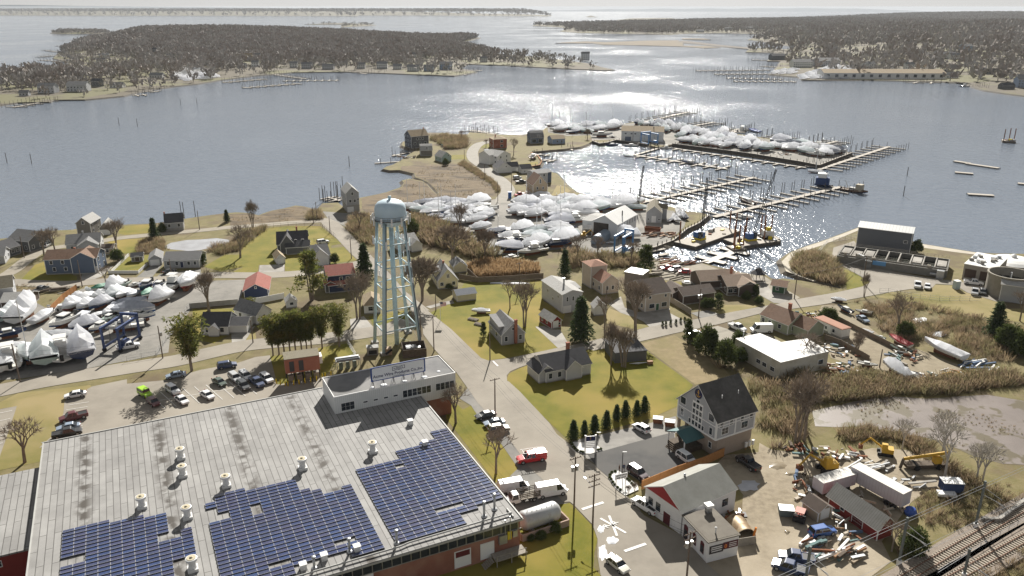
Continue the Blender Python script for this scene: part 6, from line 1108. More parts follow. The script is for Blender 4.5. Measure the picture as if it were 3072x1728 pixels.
for lab, c, a, b, t, col in (
 ('white sedan with black sunroof at the lawn edge of the staff lot', cC,(925,1255),(722,1292),'sedan','white'), ('steel blue sedan in the shade of the big pine', cC,(2018,1042),(1812,1078),'sedan','steelblue'), ('lime green off-roader with black hard top', cC,(1530,1232),(1632,1290),'jeep','lime'), ('maroon car parked nose to tail with the lime off-roader', cC,(1622,1312),(1722,1395),'hatch','maroon'), ('white estate car with black sunroof in the pine shade', cC,(1825,1185),(1938,1262),'suv','white'), ('plain white sedan nose to tail with a white estate car', cC,(1925,1288),(2035,1372),'sedan','white'),
 ('white sedan with twin black roof panels beside an empty bay', cJ,(20,1238),(145,1315),'sedan','white'), ('green-black sedan alone between painted lines', cJ,(152,1098),(275,1172),'sedan','green'), ('silver grey estate car beside a white one', cJ,(335,1052),(430,1130),'suv','silver'), ('white crossover beside the silver estate car', cJ,(445,1030),(550,1112),'suv','white'), ('big navy truck cab parked among the cars', cJ,(548,1080),(692,1195),'pickup','navy'), ('dark green-grey estate car beside the navy truck', cJ,(420,1128),(530,1225),'suv','dark'), ('white crossover with roof rails at the end of the row', cJ,(665,1052),(790,1145),'suv','white'), ('dark navy hatchback by the street verge', cJ,(212,970),(380,942),'suv','navy'),
 ('maroon pickup with loaded open bed', cP,(655,232),(478,275),'pickup','maroon'), ('blue-grey sedan beside the black pickup', cP,(605,315),(448,345),'sedan','steelblue'), ('black pickup with covered bed at the factory corner', cP,(418,400),(618,360),'pickup','black'),
 ('dark grey sedan parked by the roadside pole', cS,(480,392),(292,432),'sedan','dark'), ('grey-green car hidden behind the brown off-roader', cS,(578,478),(385,508),'sedan','steelblue'), ('brown off-roader with loaded roof rack', cS,(425,580),(632,548),'suv','brown'), ('tall white panel van standing on the apron', cS,(955,1275),(1238,1225),'van','white'), ('white panel van half hidden behind the stake truck', cS,(548,1240),(838,1190),'van','white'), ('white stake bed truck with wooden rails', cS,(915,1290),(660,1345),'stake','white'),
 ('white hatchback in the concrete bay by two bins', cS,(2148,590),(2012,515),'hatch','white'), ('plum black crossover by the gravel island', cS,(1960,985),(2122,1100),'suv','plum'), ('white double cab pickup outside the red gabled shop', cT,(960,600),(728,455),'pickup','white'), ('white crossover with sunroof beside the teal porch', cN,(490,970),(662,1090),'suv','white'), ('black pickup in the shade behind the shop', cN,(1355,1160),(1135,1005),'pickup','black'), ('old cream sedan by the snow heap', cT,(430,1060),(655,1245),'sedan','cream'),
 ('bright blue crossover by the tan shed', cO,(295,1050),(490,1012),'suv','blue'), ('navy truck with pale hood at the yard corner', cO,(195,1310),(60,1290),'pickup','navy'), ('navy truck parked behind its twin at the yard corner', cO,(130,1425),(0,1385),'pickup','navy'),
 ('red sedan by the shore timber', cL,(850,170),(745,180),'sedan','red'), ('white crossover between two red cars', cL,(942,185),(825,208),'suv','white'), ('red rounded hatchback by the shore planks', cL,(1040,222),(940,218),'hatch','red'), ('white pickup with roof bars before the sage ranch', cL,(1490,800),(1635,862),'pickup','white'), ('white minivan in front of the sage ranch', cL,(1905,860),(1738,862),'van','white'), ('white car tucked behind the clipped evergreens', cL,(1145,890),(1042,905),'sedan','white'),
 ('white pickup nosed to the plant lawn', cI,(1310,608),(1310,670),'pickup','white'), ('white sedan beside the plant pickup', cI,(1395,628),(1395,675),'sedan','white'), ('white crew truck below the round tank', cI,(1728,612),(1862,628),'pickup','white'), ('grey flatbed truck nose down by the plant', cI,(1808,660),(1806,742),'pickup','silver'), ('dark car beside the grey flatbed', cI,(1872,672),(1882,728),'hatch','dark'), ('silver blue car on the grass by the scrap boats', cI,(782,905),(885,968),'sedan','steelblue'),
 ('black sedan on the ranch drive', cA,(1768,958),(1912,920),'sedan','black'), ('white crossover on the shore lane', cA,(488,665),(548,632),'suv','white'), ('grey pickup by the timber pile', cA,(398,1165),(500,1118),'pickup','dark'), ('white car behind the grey shingled house', cB,(1282,628),(1390,612),'suv','white'), ('white truck parked under the blue boat hoist', cC,(1330,760),(1462,735),'pickup','white'), ('red truck outside the tan gable house', cD,(1490,928),(1402,942),'pickup','red'), ('black and white truck by the causeway garage', cD,(1395,800),(1520,790),'pickup','dark'), ('silver car beside the black and white truck', cD,(1370,755),(1470,745),'suv','silver')):
    p0, p1 = c(*a), c(*b); ln = (p1-p0).length; V(lab, p0, p1, t, col, 1.0)
rt = V('red pickup with cap and white ladder rack', cS(1025,860), cS(742,905), 'pickup', 'red'); rt.scale = (1.05,)*3
m = MB(); m.box(-1.75,0,1.12,2.1,1.9,.8); m.build('bed_cap', paint('red',PC['red']), rt)
m = MB()
for y in (-.75,.75): m.box(-.3,y,2.2,4.6,.08,.08)
for x in (-2.5,-1.2,.3,1.6): m.box(x,0,2.12,.08,1.6,.07)
for i in range(9): m.box(-2.3+i*.4,.3,2.3,.06,.5,.05)
m.build('ladder_rack', trim, rt)
# ============================================================ boats
wrapw = M('shrink_wrap', (.88,.89,.91), (.82,.83,.86), .5, .42, bump=.5, bscale=1.2, spec=.4); wrapg = M('grey_tarp', (.36,.38,.43), (.28,.30,.34), .7, .6, bump=.6, bscale=1.5); wrapgreen = M('green_tarp', (.03,.16,.10), (.04,.2,.13), .6, .6); wrapb = M('blue_tarp', (.03,.08,.33), (.05,.11,.4), .6, .6)
def translucent(m, k):
    nt = m.node_tree; N = nt.nodes; b = N['Principled BSDF']; t = N.new('ShaderNodeBsdfTranslucent'); mx = N.new('ShaderNodeMixShader'); mx.inputs[0].default_value = k
    src = b.inputs['Base Color']
    if src.links: nt.links.new(src.links[0].from_socket, t.inputs[0])
    else: t.inputs[0].default_value = src.default_value
    nt.links.new(b.outputs[0], mx.inputs[1]); nt.links.new(t.outputs[0], mx.inputs[2]); nt.links.new(mx.outputs[0], N['Material Output'].inputs['Surface']); return m
translucent(wrapw, .62)
hullw = M('gelcoat', (.72,.72,.70), (.64,.64,.62), .5, .25, coat=.3); hulln = M('navy_hull', (.02,.035,.09), None, rough=.2, coat=.4); hullg = M('seafoam_hull', (.42,.52,.48), (.36,.45,.41), .8, .4); boot = M('bottom_paint', (.04,.10,.25), (.03,.08,.2), 1, .7); bootr = M('red_bottom', (.25,.04,.03), None, rough=.7); deckm = M('boat_deck', (.62,.60,.55), (.54,.52,.47), 1, .6); brownh = M('brown_hull', (.16,.10,.07), (.2,.13,.09), 1, .6)
def hull_rings(L, B, kz=.55, sh=1.5, flare=1.12, rise=.55, ns=9, bow=1.0):
    S = []
    for i in range(ns):
        t = i/(ns-1); b = B/2*(1-(max(0,t-.35)/.65)**2.3*.985); zs = sh+rise*t*t; zk = kz+(sh-kz)*.75*max(0,t-.6)**2/.16*bow; zc = zk+(zs-zk)*.35; x = -L/2+L*t+.04*L*(1 if t > .99 else 0)
        S.append((x,b,zk,zc,zs))
    return S
_bc = {}
def boat_mesh(kind, seed, L, B, hm, bm, cm, peak=1.3, cov0=0.0, cov1=1.0):
    r = np.random.default_rng(seed); S = hull_rings(L,B,.5,.5+.13*L,rise=.06*L); h = MB(); rings = []
    for x,b,zk,zc,zs in S: rings.append([(x,0,zk),(x,b*.78,zc),(x,b,zs),(x,-b,zs),(x,-b*.78,zc)])
    h.loft([[q_ for q_ in rg] for rg in rings]); h.m = [0]*len(h.m)
    n = 5
    for j in range(len(S)-1):
        h.m[j*n+0] = 1; h.m[j*n+4] = 1
    c = MB(); cr = []; pk = r.uniform(.35,.62)
    for i,(x,b,zk,zc,zs) in enumerate(S):
        t = i/(len(S)-1)
        if t < cov0-1e-6 or t > cov1+1e-6: continue
        hh = peak*1.15*(1-abs(t-pk)/(pk if t < pk else 1-pk)*r.uniform(.4,.85))*(1 if 0 < t < 1 else .35)*r.uniform(.95,1.05)+.08; dz = -.12
        k1, k2 = r.uniform(.42,.6), r.uniform(.42,.6); cr.append([(x,b*1.06,zs+dz-.3*r.uniform(0,1)),(x,b*.97,zs+hh*.16),(x,b*.5,zs+hh*k1),(x,0,zs+hh),(x,-b*.5,zs+hh*k2),(x,-b*.97,zs+hh*.16),(x,-b*1.06,zs+dz-.3*r.uniform(0,1))])
    c.loft(cr); return h.mesh('hull',[hm,bm]), c.mesh('cover',cm)
stm = MB(); stm.prism([(-.34,-.14),(.3,-.14),(.3,.14),(-.34,.14)],0,.75); stand_mesh = stm.mesh('boat_cradle', rust)
WR = [boat_mesh('wrap',s,9.0,3.1,[hullw,hullw,hulln,hullw,hullg,hullw][s%6],[boot,bootr,boot,hullw,boot,black_m][s%6],wrapw,[1.5,1.1,1.9,.8,1.6,2.3,1.2,1.8][s]) for s in range(8)]
GR = [boat_mesh('tarp',20+s,8.0,2.8,hullw,boot,[wrapg,wrapgreen,wrapb,M('red_deck',(.42,.05,.05),(.36,.04,.04),.6,.5)][s],.9) for s in range(4)]
SL = [boat_mesh('sail',30+s,9.5,2.9,[hullw,hulln,hullg][s],[bootr,boot,boot][s],wrapw,.9) for s in range(3)]
mastm = MB(); mastm.tube((0,0,0),(0,0,1),.009,.006,n=6); mastm.tube((0,-.085,.55),(0,.085,.55),.003,n=4); mastm.tube((0,-.06,.75),(0,.06,.75),.003,n=4); mast_mesh = mastm.mesh('mast', M('mast_alloy',(.55,.56,.57),None,rough=.35,metal=.4))
def open_meshes(seed, L=7.5, B=2.6, hm=hullw, bridge=False):
    r = np.random.default_rng(seed); S = hull_rings(L,B,.5,1.5,rise=.4); h = MB(); rings = [[(x,0,zk),(x,b*.78,zc),(x,b,zs),(x,b*.86,zs),(x,b*.7,zs-.45),(x,-b*.7,zs-.45),(x,-b*.86,zs),(x,-b,zs),(x,-b*.78,zc)] for x,b,zk,zc,zs in S]; h.loft(rings); n = 9
    for j in range(len(S)-1): h.m[j*n] = 1; h.m[j*n+8] = 1; h.m[j*n+4] = 2
    cb = MB(); cb.loft([[(-.2*L,-.3*B,1.1),(.22*L,-.24*B,1.1),(.22*L,.24*B,1.1),(-.2*L,.3*B,1.1)],[(-.18*L,-.27*B,2.1),(.06*L,-.23*B,2.1),(.06*L,.23*B,2.1),(-.18*L,.27*B,2.1)]]); wb = MB(); wb.loft([[(-.17*L,-.29*B,1.75),(.12*L,-.255*B,1.75),(.12*L,.255*B,1.75),(-.17*L,.29*B,1.75)],[(-.17*L,-.285*B,2.0),(.085*L,-.25*B,2.0),(.085*L,.25*B,2.0),(-.17*L,.285*B,2.0)]])
    tp = MB(); tp.box(-.06*L,0,2.12,.3*L,.58*B,.1)
    if bridge: tp.box(-.08*L,0,2.22,.2*L,.5*B,.7); tp.box(-.08*L,0,3.5,.24*L,.55*B,.08); [tp.tube((sx*.09*L-.08*L,sy*.24*B,2.9),(sx*.09*L-.08*L,sy*.24*B,3.5),.03,n=4) for sx in (-1,1) for sy in (-1,1)]
    en = MB(); en.box(-L/2-.25,0,.9,.5,.5,1.0)
    return h.mesh('hull',[hm,boot,deckm]), cb.mesh('cabin',hullw), wb.mesh('windows',car_glass), tp.mesh('hard_top',hullw), en.mesh('outboard',black_m)
OP = [open_meshes(1), open_meshes(2,9.5,3.2,hullw,True), open_meshes(3,7.5,2.6,hulln), open_meshes(4,8.5,2.8,brownh), open_meshes(5,7,2.4,hullg)]
def boat(label, stern, bow, kind='w', v=0, group=None, z=LZ+.05, afloat=False, mast=0, name='boat', wid=1.0, tall=1.0):
    stern, bow = Vector(stern), Vector(bow); mid = (stern+bow)/2; dv = bow-stern; L = dv.length; o = empty(name, (mid.x,mid.y,z), math.atan2(dv.y,dv.x), label, 'boat', group)
    base = {'w':9.0,'t':8.0,'s':9.5,'o':[7.5,9.5,7.5,8.5,7][v%5]}[kind]; k = L/base; s = (k,k*wid,k*tall); zz = -.75*k if afloat else 0
    ms = {'w':WR,'t':GR,'s':SL}.get(kind)
    if ms:
        h, c = ms[v%len(ms)]; inst('hull',h,o,(0,0,zz),0,s); inst('cover',c,o,(0,0,zz),0,s)
    else:
        for nm, me in zip(('hull','cabin','windows','hard_top','outboard'), OP[v%5]): inst(nm,me,o,(0,0,zz),0,s)
    if not afloat: inst('boat_cradle',stand_mesh,o,(0,0,0),0,(L*.8,base*.33*k*wid,1.0*k))
    if mast: inst('mast',mast_mesh,o,(L*.05,0,1.2*k),0,(mast,mast,mast))
    return o
GL = 'boats laid up in the gravel yard by the street'
LW = 'white shrink-wrapped motor boat laid up in the street boat yard'; LO = 'uncovered white motor boat laid up in the street boat yard'
for a, b, kind, v, lab, gp, m_ in (
 ((830,440),(560,585),'o',0,'narrow white skiff with its bow to the open lane',None,0), ((1080,490),(775,605),'w',2,LW,GL,0), ((1190,505),(985,605),'o',0,LO,GL,0), ((1575,520),(1110,590),'o',1,'long white launch with low cabin beside the blue hoist',None,0), ((1400,420),(1690,450),'o',0,LO,GL,0), ((1290,380),(1690,425),'t',0,'flat grey tarped boat on the lane side',None,0), ((1220,345),(1600,310),'t',0,'grey tarped boat in the thick of the yard',None,0), ((1840,195),(1635,320),'w',5,'tall white wrapped cruiser standing at the lane with sharp bow',None,0), ((2095,20),(1985,165),'w',1,'white wrapped boat alone on a post stand by the lane',None,0), ((1965,55),(1790,190),'o',1,'white trawler with flat cabin roof at the yard fence',None,0), ((1660,65),(1535,170),'o',2,'white boat with navy hull at the back fence',None,0), ((1650,150),(1555,235),'t',1,'boat under a dark green cover beside the tall wrapped cruiser',None,0),
 ((1170,165),(1010,240),'w',0,LW,GL,0), ((1325,70),(1160,175),'w',5,LW,GL,0), ((1310,150),(1165,265),'w',4,LW,GL,0), ((1415,150),(1275,240),'w',3,LW,GL,0), ((1035,190),(835,270),'w',6,LW,GL,0), ((865,270),(695,385),'w',7,LW,GL,0), ((1015,270),(850,375),'w',0,LW,GL,0), ((1205,260),(985,360),'w',2,LW,GL,0), ((1275,340),(1130,445),'w',1,LW,GL,0), ((1135,390),(955,450),'w',3,LW,GL,0), ((945,390),(835,475),'t',0,'small grey covered boat in the middle of the yard',None,0), ((1400,50),(1325,115),'o',4,LO,GL,0), ((1520,60),(1400,100),'o',0,LO,GL,0), ((1785,60),(1675,135),'o',2,LO,GL,0), ((1180,90),(1005,150),'t',1,'green tarped boat by the cedar fence corner',None,0), ((1500,160),(1390,235),'t',0,'grey striped tarp boat by the back row',None,0), ((1560,60),(1440,80),'w',3,LW,GL,0), ((1260,420),(1110,500),'o',4,LO,GL,0), ((1000,140),(930,120),'w',4,LW,GL,0),
 ((350,510),(585,400),'w',6,LW,GL,0), ((160,515),(405,330),'w',5,LW,GL,0), ((0,485),(225,350),'w',4,LW,GL,0), ((-70,430),(65,365),'w',0,LW,GL,0), ((-60,660),(290,600),'o',2,'dark sided open boat by the wrapped row',None,0), ((870,650),(510,660),'w',3,'long low white wrapped hull lying across the yard',None,0), ((290,745),(-40,800),'w',3,'white wrapped hull lying behind the street row',None,0), ((-260,560),(-60,480),'w',2,LW,GL,0), ((-280,700),(-80,660),'w',0,LW,GL,0),
 ((20,1045),(-20,840),'w',1,'white wrapped boat with navy transom at the street row',None,0), ((130,1020),(120,820),'o',1,'white motor yacht stern with dark hatch on the street row',None,0), ((315,790),(325,965),'s',2,'pale green sailing hull pointing at the street',None,15), ((505,968),(500,745),'w',4,'wrapped white boat with lettered blue transom',None,0), ((690,935),(690,735),'o',1,'white cruiser with open cockpit between two wrapped boats',None,0), ((910,905),(880,690),'w',2,'wrapped white boat with blue bottom at the end of the street row',None,0),
 ((900,470),(1060,440),'w',6,LW,GL,0), ((640,370),(700,300),'o',0,LO,GL,0), ((760,230),(900,180),'w',7,LW,GL,0), ((1180,470),(1330,440),'w',1,LW,GL,0)):
    boat(lab, cC(*a), cC(*b), kind, v, gp, mast=m_, wid=1.25, tall=1.25)
# ---- marina yard: rows of wrapped boats
def fill_far(label, poly, ang, du, dv, L0, L1, keep):
    t = Vector((math.cos(R(ang)),math.sin(R(ang)))); n = Vector((-t.y,t.x)); us = [t.dot(p) for p in poly]; vs_ = [n.dot(p) for p in poly]; b = MB(); cnt = 0
    for v in np.arange(min(vs_),max(vs_),dv):
        for u in np.arange(min(us)+random.uniform(0,du),max(us),du):
            p = t*u+n*v+Vector((random.uniform(-2,2),random.uniform(-1,1)))
            if not inside(poly,p.x,p.y) or random.random() > keep: continue
            L = random.uniform(L0,L1)/2; a = R(ang+random.uniform(-12,12)); c, s = math.cos(a), math.sin(a); z = LZ+drop(p.x,p.y); B = L*.38; h = random.uniform(3,5.5)
            W_ = lambda x,y,zz: (p.x+x*c-y*s, p.y+x*s+y*c, z+zz)
            b.loft([[W_(-L,-B*.9,.6),W_(-L,B*.9,.6),W_(-L,B*.95,1.8),W_(-L,0,h*.7),W_(-L,-B*.95,1.8)],[W_(-L*.1,-B,.6),W_(-L*.1,B,.6),W_(-L*.1,B*1.05,2),W_(-L*.1,0,h),W_(-L*.1,-B*1.05,2)],[W_(L,-.1,1.4),W_(L,.1,1.4),W_(L,.15,2.3),W_(L,0,2.5),W_(L,-.15,2.3)]]); cnt += 1
    tag(b.build('stored_boats', wrapw), label, 'boats', None, 'stuff'); return cnt
def fill(label, group, poly, ang, rowgap, colgap, L0, L1, keep=1.0, zz=LZ+.05, kinds='wwwwwwto', avoid=(), mastp=0.0, sc=1.0, olabel=None, curve=False, jit=.12):
    t = Vector((math.cos(R(ang)),math.sin(R(ang)))); n = Vector((-t.y,t.x)); us = [t.dot(p) for p in poly]; vs_ = [n.dot(p) for p in poly]; cnt = 0
    v = min(vs_)
    while v < max(vs_):
        u = min(us)+random.uniform(0,rowgap)
        while u < max(us):
            L = random.uniform(L0,L1)*sc; p = t*(u+random.uniform(-1,1)*jit*rowgap)+n*(v+random.uniform(-1,1)*jit*colgap)
            if inside(poly,p.x,p.y) and random.random() < keep and not any((p-Vector(a[:2])).length < a[2] for a in avoid):
                a = R(ang+random.uniform(-9,9)+(180 if random.random() < .5 else 0)); dv = Vector((math.cos(a),math.sin(a)))*L/2; k = random.choice(kinds); mst = random.uniform(11,15) if k == 's' else 0
                lb = label if k in 'w' else {'t':'tarped boat among the wrapped ones '+label.split(' boat ',1)[1],'o':'uncovered boat among the wrapped ones '+label.split(' boat ',1)[1],'s':'masted sailing boat '+label.split(' boat ',1)[1]}[k]
                boat(lb, p-dv, p+dv, k, random.randrange(8) if k != 't' else random.choice((0,0,1,2)), group, zz+(drop(p.x,p.y) if curve else 0), False, mst, wid=random.uniform(1.0,1.22), tall=random.uniform(1.0,1.35)); cnt += 1
            u += rowgap*sc
        v += colgap*sc
    return cnt
lane = [tuple(c2(1480,300))+(7,), tuple(c2(1470,390))+(7,), tuple(c2(1850,600))+(4,), tuple(cY(1000,1000))+(13,), tuple(cY(1300,900))+(13,), tuple(cY(750,1000))+(7,), tuple(cY(1800,850))+(12,), tuple(cY(1000,1230))+(8,), tuple(cY(1900,1100))+(9,)]
n1 = fill('white shrink-wrapped boat in the marina yard beyond the tower', 'boats stored in the marina yard', [c2(110,350), c2(300,280), c2(860,250), c2(1180,290), c2(1330,330), c2(1400,480), c2(1350,620), c2(1150,640), c2(950,560), c2(700,560), c2(420,520)], 8, 9.8, 3.7, 8.5, 11.5, .97, kinds='wwwwwswo')
n2 = fill('white shrink-wrapped boat in the marina yard beside the white shed', 'boats stored in the marina yard', [c2(1650,230), c2(1760,200), c2(2200,180), cY(40,580), cY(330,560), cY(720,610), cY(1120,630), cY(1500,650), cY(1620,730), cY(1000,760), cY(560,880), cY(480,1000), cY(150,1080), cY(-100,900), c2(1700,500), c2(1600,350)], 12, 9.8, 3.7, 8.5, 12, .97, kinds='wwwwwwwso', avoid=lane)
n3 = fill('white shrink-wrapped boat in the marina yard behind the reed bed', 'boats stored in the marina yard', [c2(1100,640), c2(1400,640), c2(1800,640), cY(-100,1080), cY(380,1120), cY(430,1280), cY(200,1400), c2(1900,900), c2(1500,850), c2(1200,720)], 14, 9.8, 3.7, 8, 11.5, .97, kinds='wwwwwsoo', avoid=lane)
boat('long white wrapped yacht with navy hull at the yard edge', c2(1790,950), c2(1390,960), 'w', 2, tall=1.2)
boat('white sport fishing boat with tall tuna tower by the reed bed', c2(2110,940), c2(1720,1020), 'o', 1)
boat('small white boat lying by the reed bed', c2(1700,1040), c2(1490,1085), 'o', 0)
boat('large white wrapped cruiser before the boat shed', cY(1560,1200), cY(1110,1200), 'w', 5, tall=1.1)
boat('little white cabin boat by the quonset hut', cY(1130,1290), cY(995,1300), 'o', 0)
boat('grey inflatable hull parked by the shed annex', cY(290,1060), cY(490,1040), 'o', 2)
for (x0,y0),(x1,y1) in (((2030,940),(2120,900)),((2190,950),(2100,870)),((2250,880),(2180,800)),((2330,900),(2250,830)),((2300,780),(2230,730)),((2200,790),(2160,740))): boat('white wrapped boat in the small group on the quay corner', cY(x0,y0), cY(x1,y1), 'w', random.randrange(8), 'wrapped boats on the quay corner')
# ---- spit
inn = [cE(1540,398), cE(2246,470), cF(300,512), cF(440,540), cF(480,480), cF(320,400), cF(0,330), cE(2000,290), cE(1700,270), cE(1580,300)]
bk = (cF(800,610)-cE(1530,410)); bang = math.degrees(math.atan2(bk.y,bk.x))
n4 = fill('white shrink-wrapped boat packed on the marina spit', 'boats stored on the marina spit', inn, bang+80, 10.0, 4.2, 8.5, 12, .8, kinds='wwwwwwwww')
n5 = fill('white shrink-wrapped boat in the loose rows at the spit end', 'boats stored on the marina spit', [cF(400,400), cF(780,420), cF(1270,490), cF(1240,520), cF(1000,560), cF(900,540), cF(520,480)], bang+15, 11, 4.8, 9, 13, .95, kinds='wwwwot')
n6 = fill('white shrink-wrapped boat beyond the marina hall', 'boats stored on the marina spit', [cE(150,215), cE(520,212), cE(850,212), cE(930,250), cE(620,300), cE(360,300), cE(180,280)], 10, 10.5, 4.8, 8, 12, .9, kinds='wwwwwwso')
n7 = fill('white shrink-wrapped boat behind the marina hall', 'boats stored on the marina spit', [cE(1080,185), cE(1400,190), cE(1640,228), cE(1650,270), cE(1440,290), cE(1380,240), cE(1080,205)], 60, 10, 4.8, 8, 12, .95, kinds='wwwwwww')
for a, b, kind, v, lab in (((640,330),(850,330),'o',0,'grey boat on the quay left of the marina hall'),((830,335),(900,340),'o',1,'white cruiser on the quay by the marina hall')): boat(lab, cE(*a), cE(*b), kind, v)
# ---- far marinas
n8 = fill_far('white wrapped boats packed in the far peninsula boatyard', [cV0(1310,570), cV0(1380,530), cV0(1560,525), cV0(1600,560), cV0(1650,590), cV0(1480,615), cV0(1380,610)], 5, 15, 7.5, 11, 16, .9)
n9 = fill_far('white wrapped boats packed on the far mainland quay', [cV2(880,578), cV2(1000,545), cV2(1080,515), cV2(1200,505), cV2(1300,530), cV2(1360,560), cV2(1340,596), cV2(910,598)], 20, 15, 7.5, 11, 17, .95)
n10 = fill_far('white wrapped boats by the far mainland sheds', [cV2(690,545), cV2(860,525), cV2(870,560), cV2(690,560)], 20, 16, 8, 11, 17, .7)
print('boats', n1,n2,n3,n4,n5,n6,n7,n8,n9,n10)
long_shed = empty('marina_hall', (*cV2(1490,590),LZ), R(-2), 'long low white marina hall on the far mainland shore', 'building'); block(long_shed,0,0,150,26,7,'x',4,W_WHITE,R_TAN,fnd=0,corner=False)
for i in range(14): put(long_shed,0,0,150,26,'f',(i+.5)/14,2,'w',4,3.5)
# ---- misc boats of the scrap yards and lawns
for lab, c, a, b, kind, v in (('long white wrapped racing boat on a triple axle trailer', cM,(1620,425),(1230,270),'w',3), ('red speed boat in the scrap rows', cM,(1090,290),(880,200),'t',3), ('white and teal runabout in the scrap rows', cM,(1050,330),(890,280),'o',4), ('white rigid inflatable beside the workshop scrap', cM,(570,445),(760,480),'o',0), ('white wrapped boat by the brown reeds', cM,(1080,600),(820,470),'w',5), ('white and navy bow rider by the wrapped boat', cM,(1180,600),(1010,530),'o',0), ('second bow rider with dark deck pads by the wrapped boat', cM,(1260,590),(1110,540),'o',2), ('small white dinghy on the dirt track', cM,(1350,570),(1250,530),'o',4), ('white covered boat on a trailer at the street edge', cI,(690,775),(560,762),'w',6), ('blue runabout on the grass by the reeds', cI,(740,885),(615,830),'o',2), ('white runabout with open deck among the reeds', cI,(910,885),(770,865),'o',0), ('white boat hull upturned on the fence line', cM,(720,145),(600,110),'w',3), ('small grey boat by the fence line scrap', cM,(840,200),(740,170),'o',4), ('white wrapped boat on a trailer on the green lawn', cK,(980,650),(785,655),'w',1), ('white boat pulled up by the causeway houses', cD,(1145,470),(1060,460),'w',0), ('brown and white boat on the seawall lawn', cD,(1570,545),(1620,510),'o',3)):
    boat(lab, c(*a), c(*b), kind, v)
# ---- boats afloat
for lab, c, a, b, kind, v, m_ in (('white day boat moored at the finger dock', cF,(100,1200),(285,1230),'o',0,0), ('old brown workboat moored at the finger pier', cF,(300,1070),(135,1010),'o',3,0), ('blue topped runabout moored along the inner pier', cE,(1780,635),(1615,610),'o',2,0), ('white covered boat moored by the inner dock post', cE,(1085,545),(980,540),'w',1,0), ('white yacht with tall mast moored at the spit corner', cF,(1060,725),(885,715),'s',0,16), ('blue sterned boat lying by the hall quay', cE,(910,420),(790,430),'o',2,0), ('open white boat lying by the hall quay', cE,(1130,430),(980,435),'o',0,0), ('white cruiser moored by the blue hoist piers', cE,(1500,455),(1370,460),'o',1,0), ('white cruiser moored off the outer docks', cF,(120,275),(230,255),'o',1,0), ('blue canvas topped boat moored off the outer docks', cF,(360,285),(240,265),'t',2,0), ('dark sailing boat with tall mast by the spit boats', cD,(1860,190),(1745,190),'s',1,17), ('little white boat moored at the shore house', cB,(1440,130),(1395,125),'o',0,0), ('white ferry boat by the far mainland pier', cV2,(2160,655),(2080,655),'o',1,0)):
    boat(lab, c(*a,0,0), c(*b,0,0), kind, v, None, .0, True, m_)
tk_ = boat('blue hulled tug with white wheelhouse at the pier end', cF(1140,875,0,0), cF(955,860,0,0), 'o', 2, None, 0, True); tk_.name = 'tug_boat'
m = MB(); m.box(.5,0,1.2,6.5,4.2,3.4); m.box(.8,0,4.6,4,3.6,2.0,1); m.box(.8,0,6.6,4.6,4.2,.2,1); m.tube((-1,0,4.6),(-1,0,8),.3,n=8); m.build('wheelhouse', [M('tug_blue',(.03,.06,.16)), trim], tk_)
tk2 = boat('grey work boat with tan wheelhouse at the pier end', cF(1250,905,0,0), cF(1520,950,0,0), 'o', 3, None, 0, True); m = MB(); m.box(2.5,0,1,3,3,3.2); m.tube((-3,0,1),(-5,0,5),.12); m.build('wheelhouse', M('tan_paint',(.4,.36,.28)), tk2)
# ============================================================ docks, pilings, barges
plank = M('dock_plank', (.33,.30,.26), (.42,.385,.335), 1.2, .85); pilem = M('piling', (.06,.05,.042), (.085,.072,.06), 2, .9); floatm = M('dock_float', (.05,.05,.05), None, rough=.8)
_fb = {}
def plank_box(L, W, m=plank):
    k = (round(L,1),round(W,1),m.name)
    if k not in _fb:
        b = MB(); b.box(0,0,.32,L,W,.14,0); b.box(0,0,0,L-.2,W-.15,.31,1); _fb[k] = b.mesh('dock_deck',[m,floatm])
    return _fb[k]
pm2 = MB(); pm2.tube((0,0,-1),(0,0,1),.16,.13,n=7); pile_mesh = pm2.mesh('piling', pilem)
def dock(label, a, b, wd=2.4, fing=0, fl=(9,9), fw=1.0, pile=4.5, group=None, z=.25, every=1, curve=False, m=plank, endpile=True):
    a, b = Vector(a), Vector(b); t = (b-a).normalized(); n = Vector((-t.y,t.x)); L = (b-a).length; mid = (a+b)/2
    o = empty('dock', (mid.x,mid.y,z+(drop(mid.x,mid.y) if curve else 0)), math.atan2(t.y,t.x), label, 'dock', group); inst('deck', plank_box(L,wd,m), o)
    for i in range(fing):
        x = -L/2+L*(i+.6)/fing
        for s, fL in ((1,fl[0]),(-1,fl[1])):
            if fL <= 0: continue
            f = inst('finger', plank_box(fL,fw,m), o, (x,s*(wd/2+fL/2),.0), math.pi/2)
            inst('piling', pile_mesh, o, (x+.7,s*(wd/2+fL),0), 0, (1,1,pile*random.uniform(.85,1.1)))
            if fL > 6: inst('piling', pile_mesh, o, (x-.7+L/fing*.5,s*(wd/2+fL+.5),0), 0, (1,1,pile*random.uniform(.85,1.1)))
    if not fing or endpile:
        for x in np.arange(-L/2, L/2+.1, max(6,L/8)): inst('piling', pile_mesh, o, (float(x),wd/2+.25,0), 0, (1,1,pile*.7))
    return o
w0 = lambda c, x, y: c(x,y,.3,0)
dock('long timber pier with finger slips nearest the grey quay shop', w0(cE,1160,1052), w0(cF,310,772), 2.6, 12, (9.5,9.5), 1.1, 5.0)
dock('long timber pier with finger slips leading to the tug', w0(cE,1960,1205), w0(cF,1250,876), 2.8, 12, (9,9), 1.1, 5.0)
dock('inner pier with short finger slips parallel to the spit wall', w0(cE,1100,532), w0(cE,2105,682), 2.2, 8, (8,6), 1.1, 4.5)
dock('gangway pier from the spit corner to the inner pier', w0(cE,1390,448), w0(cE,1105,530), 2.2, 0)
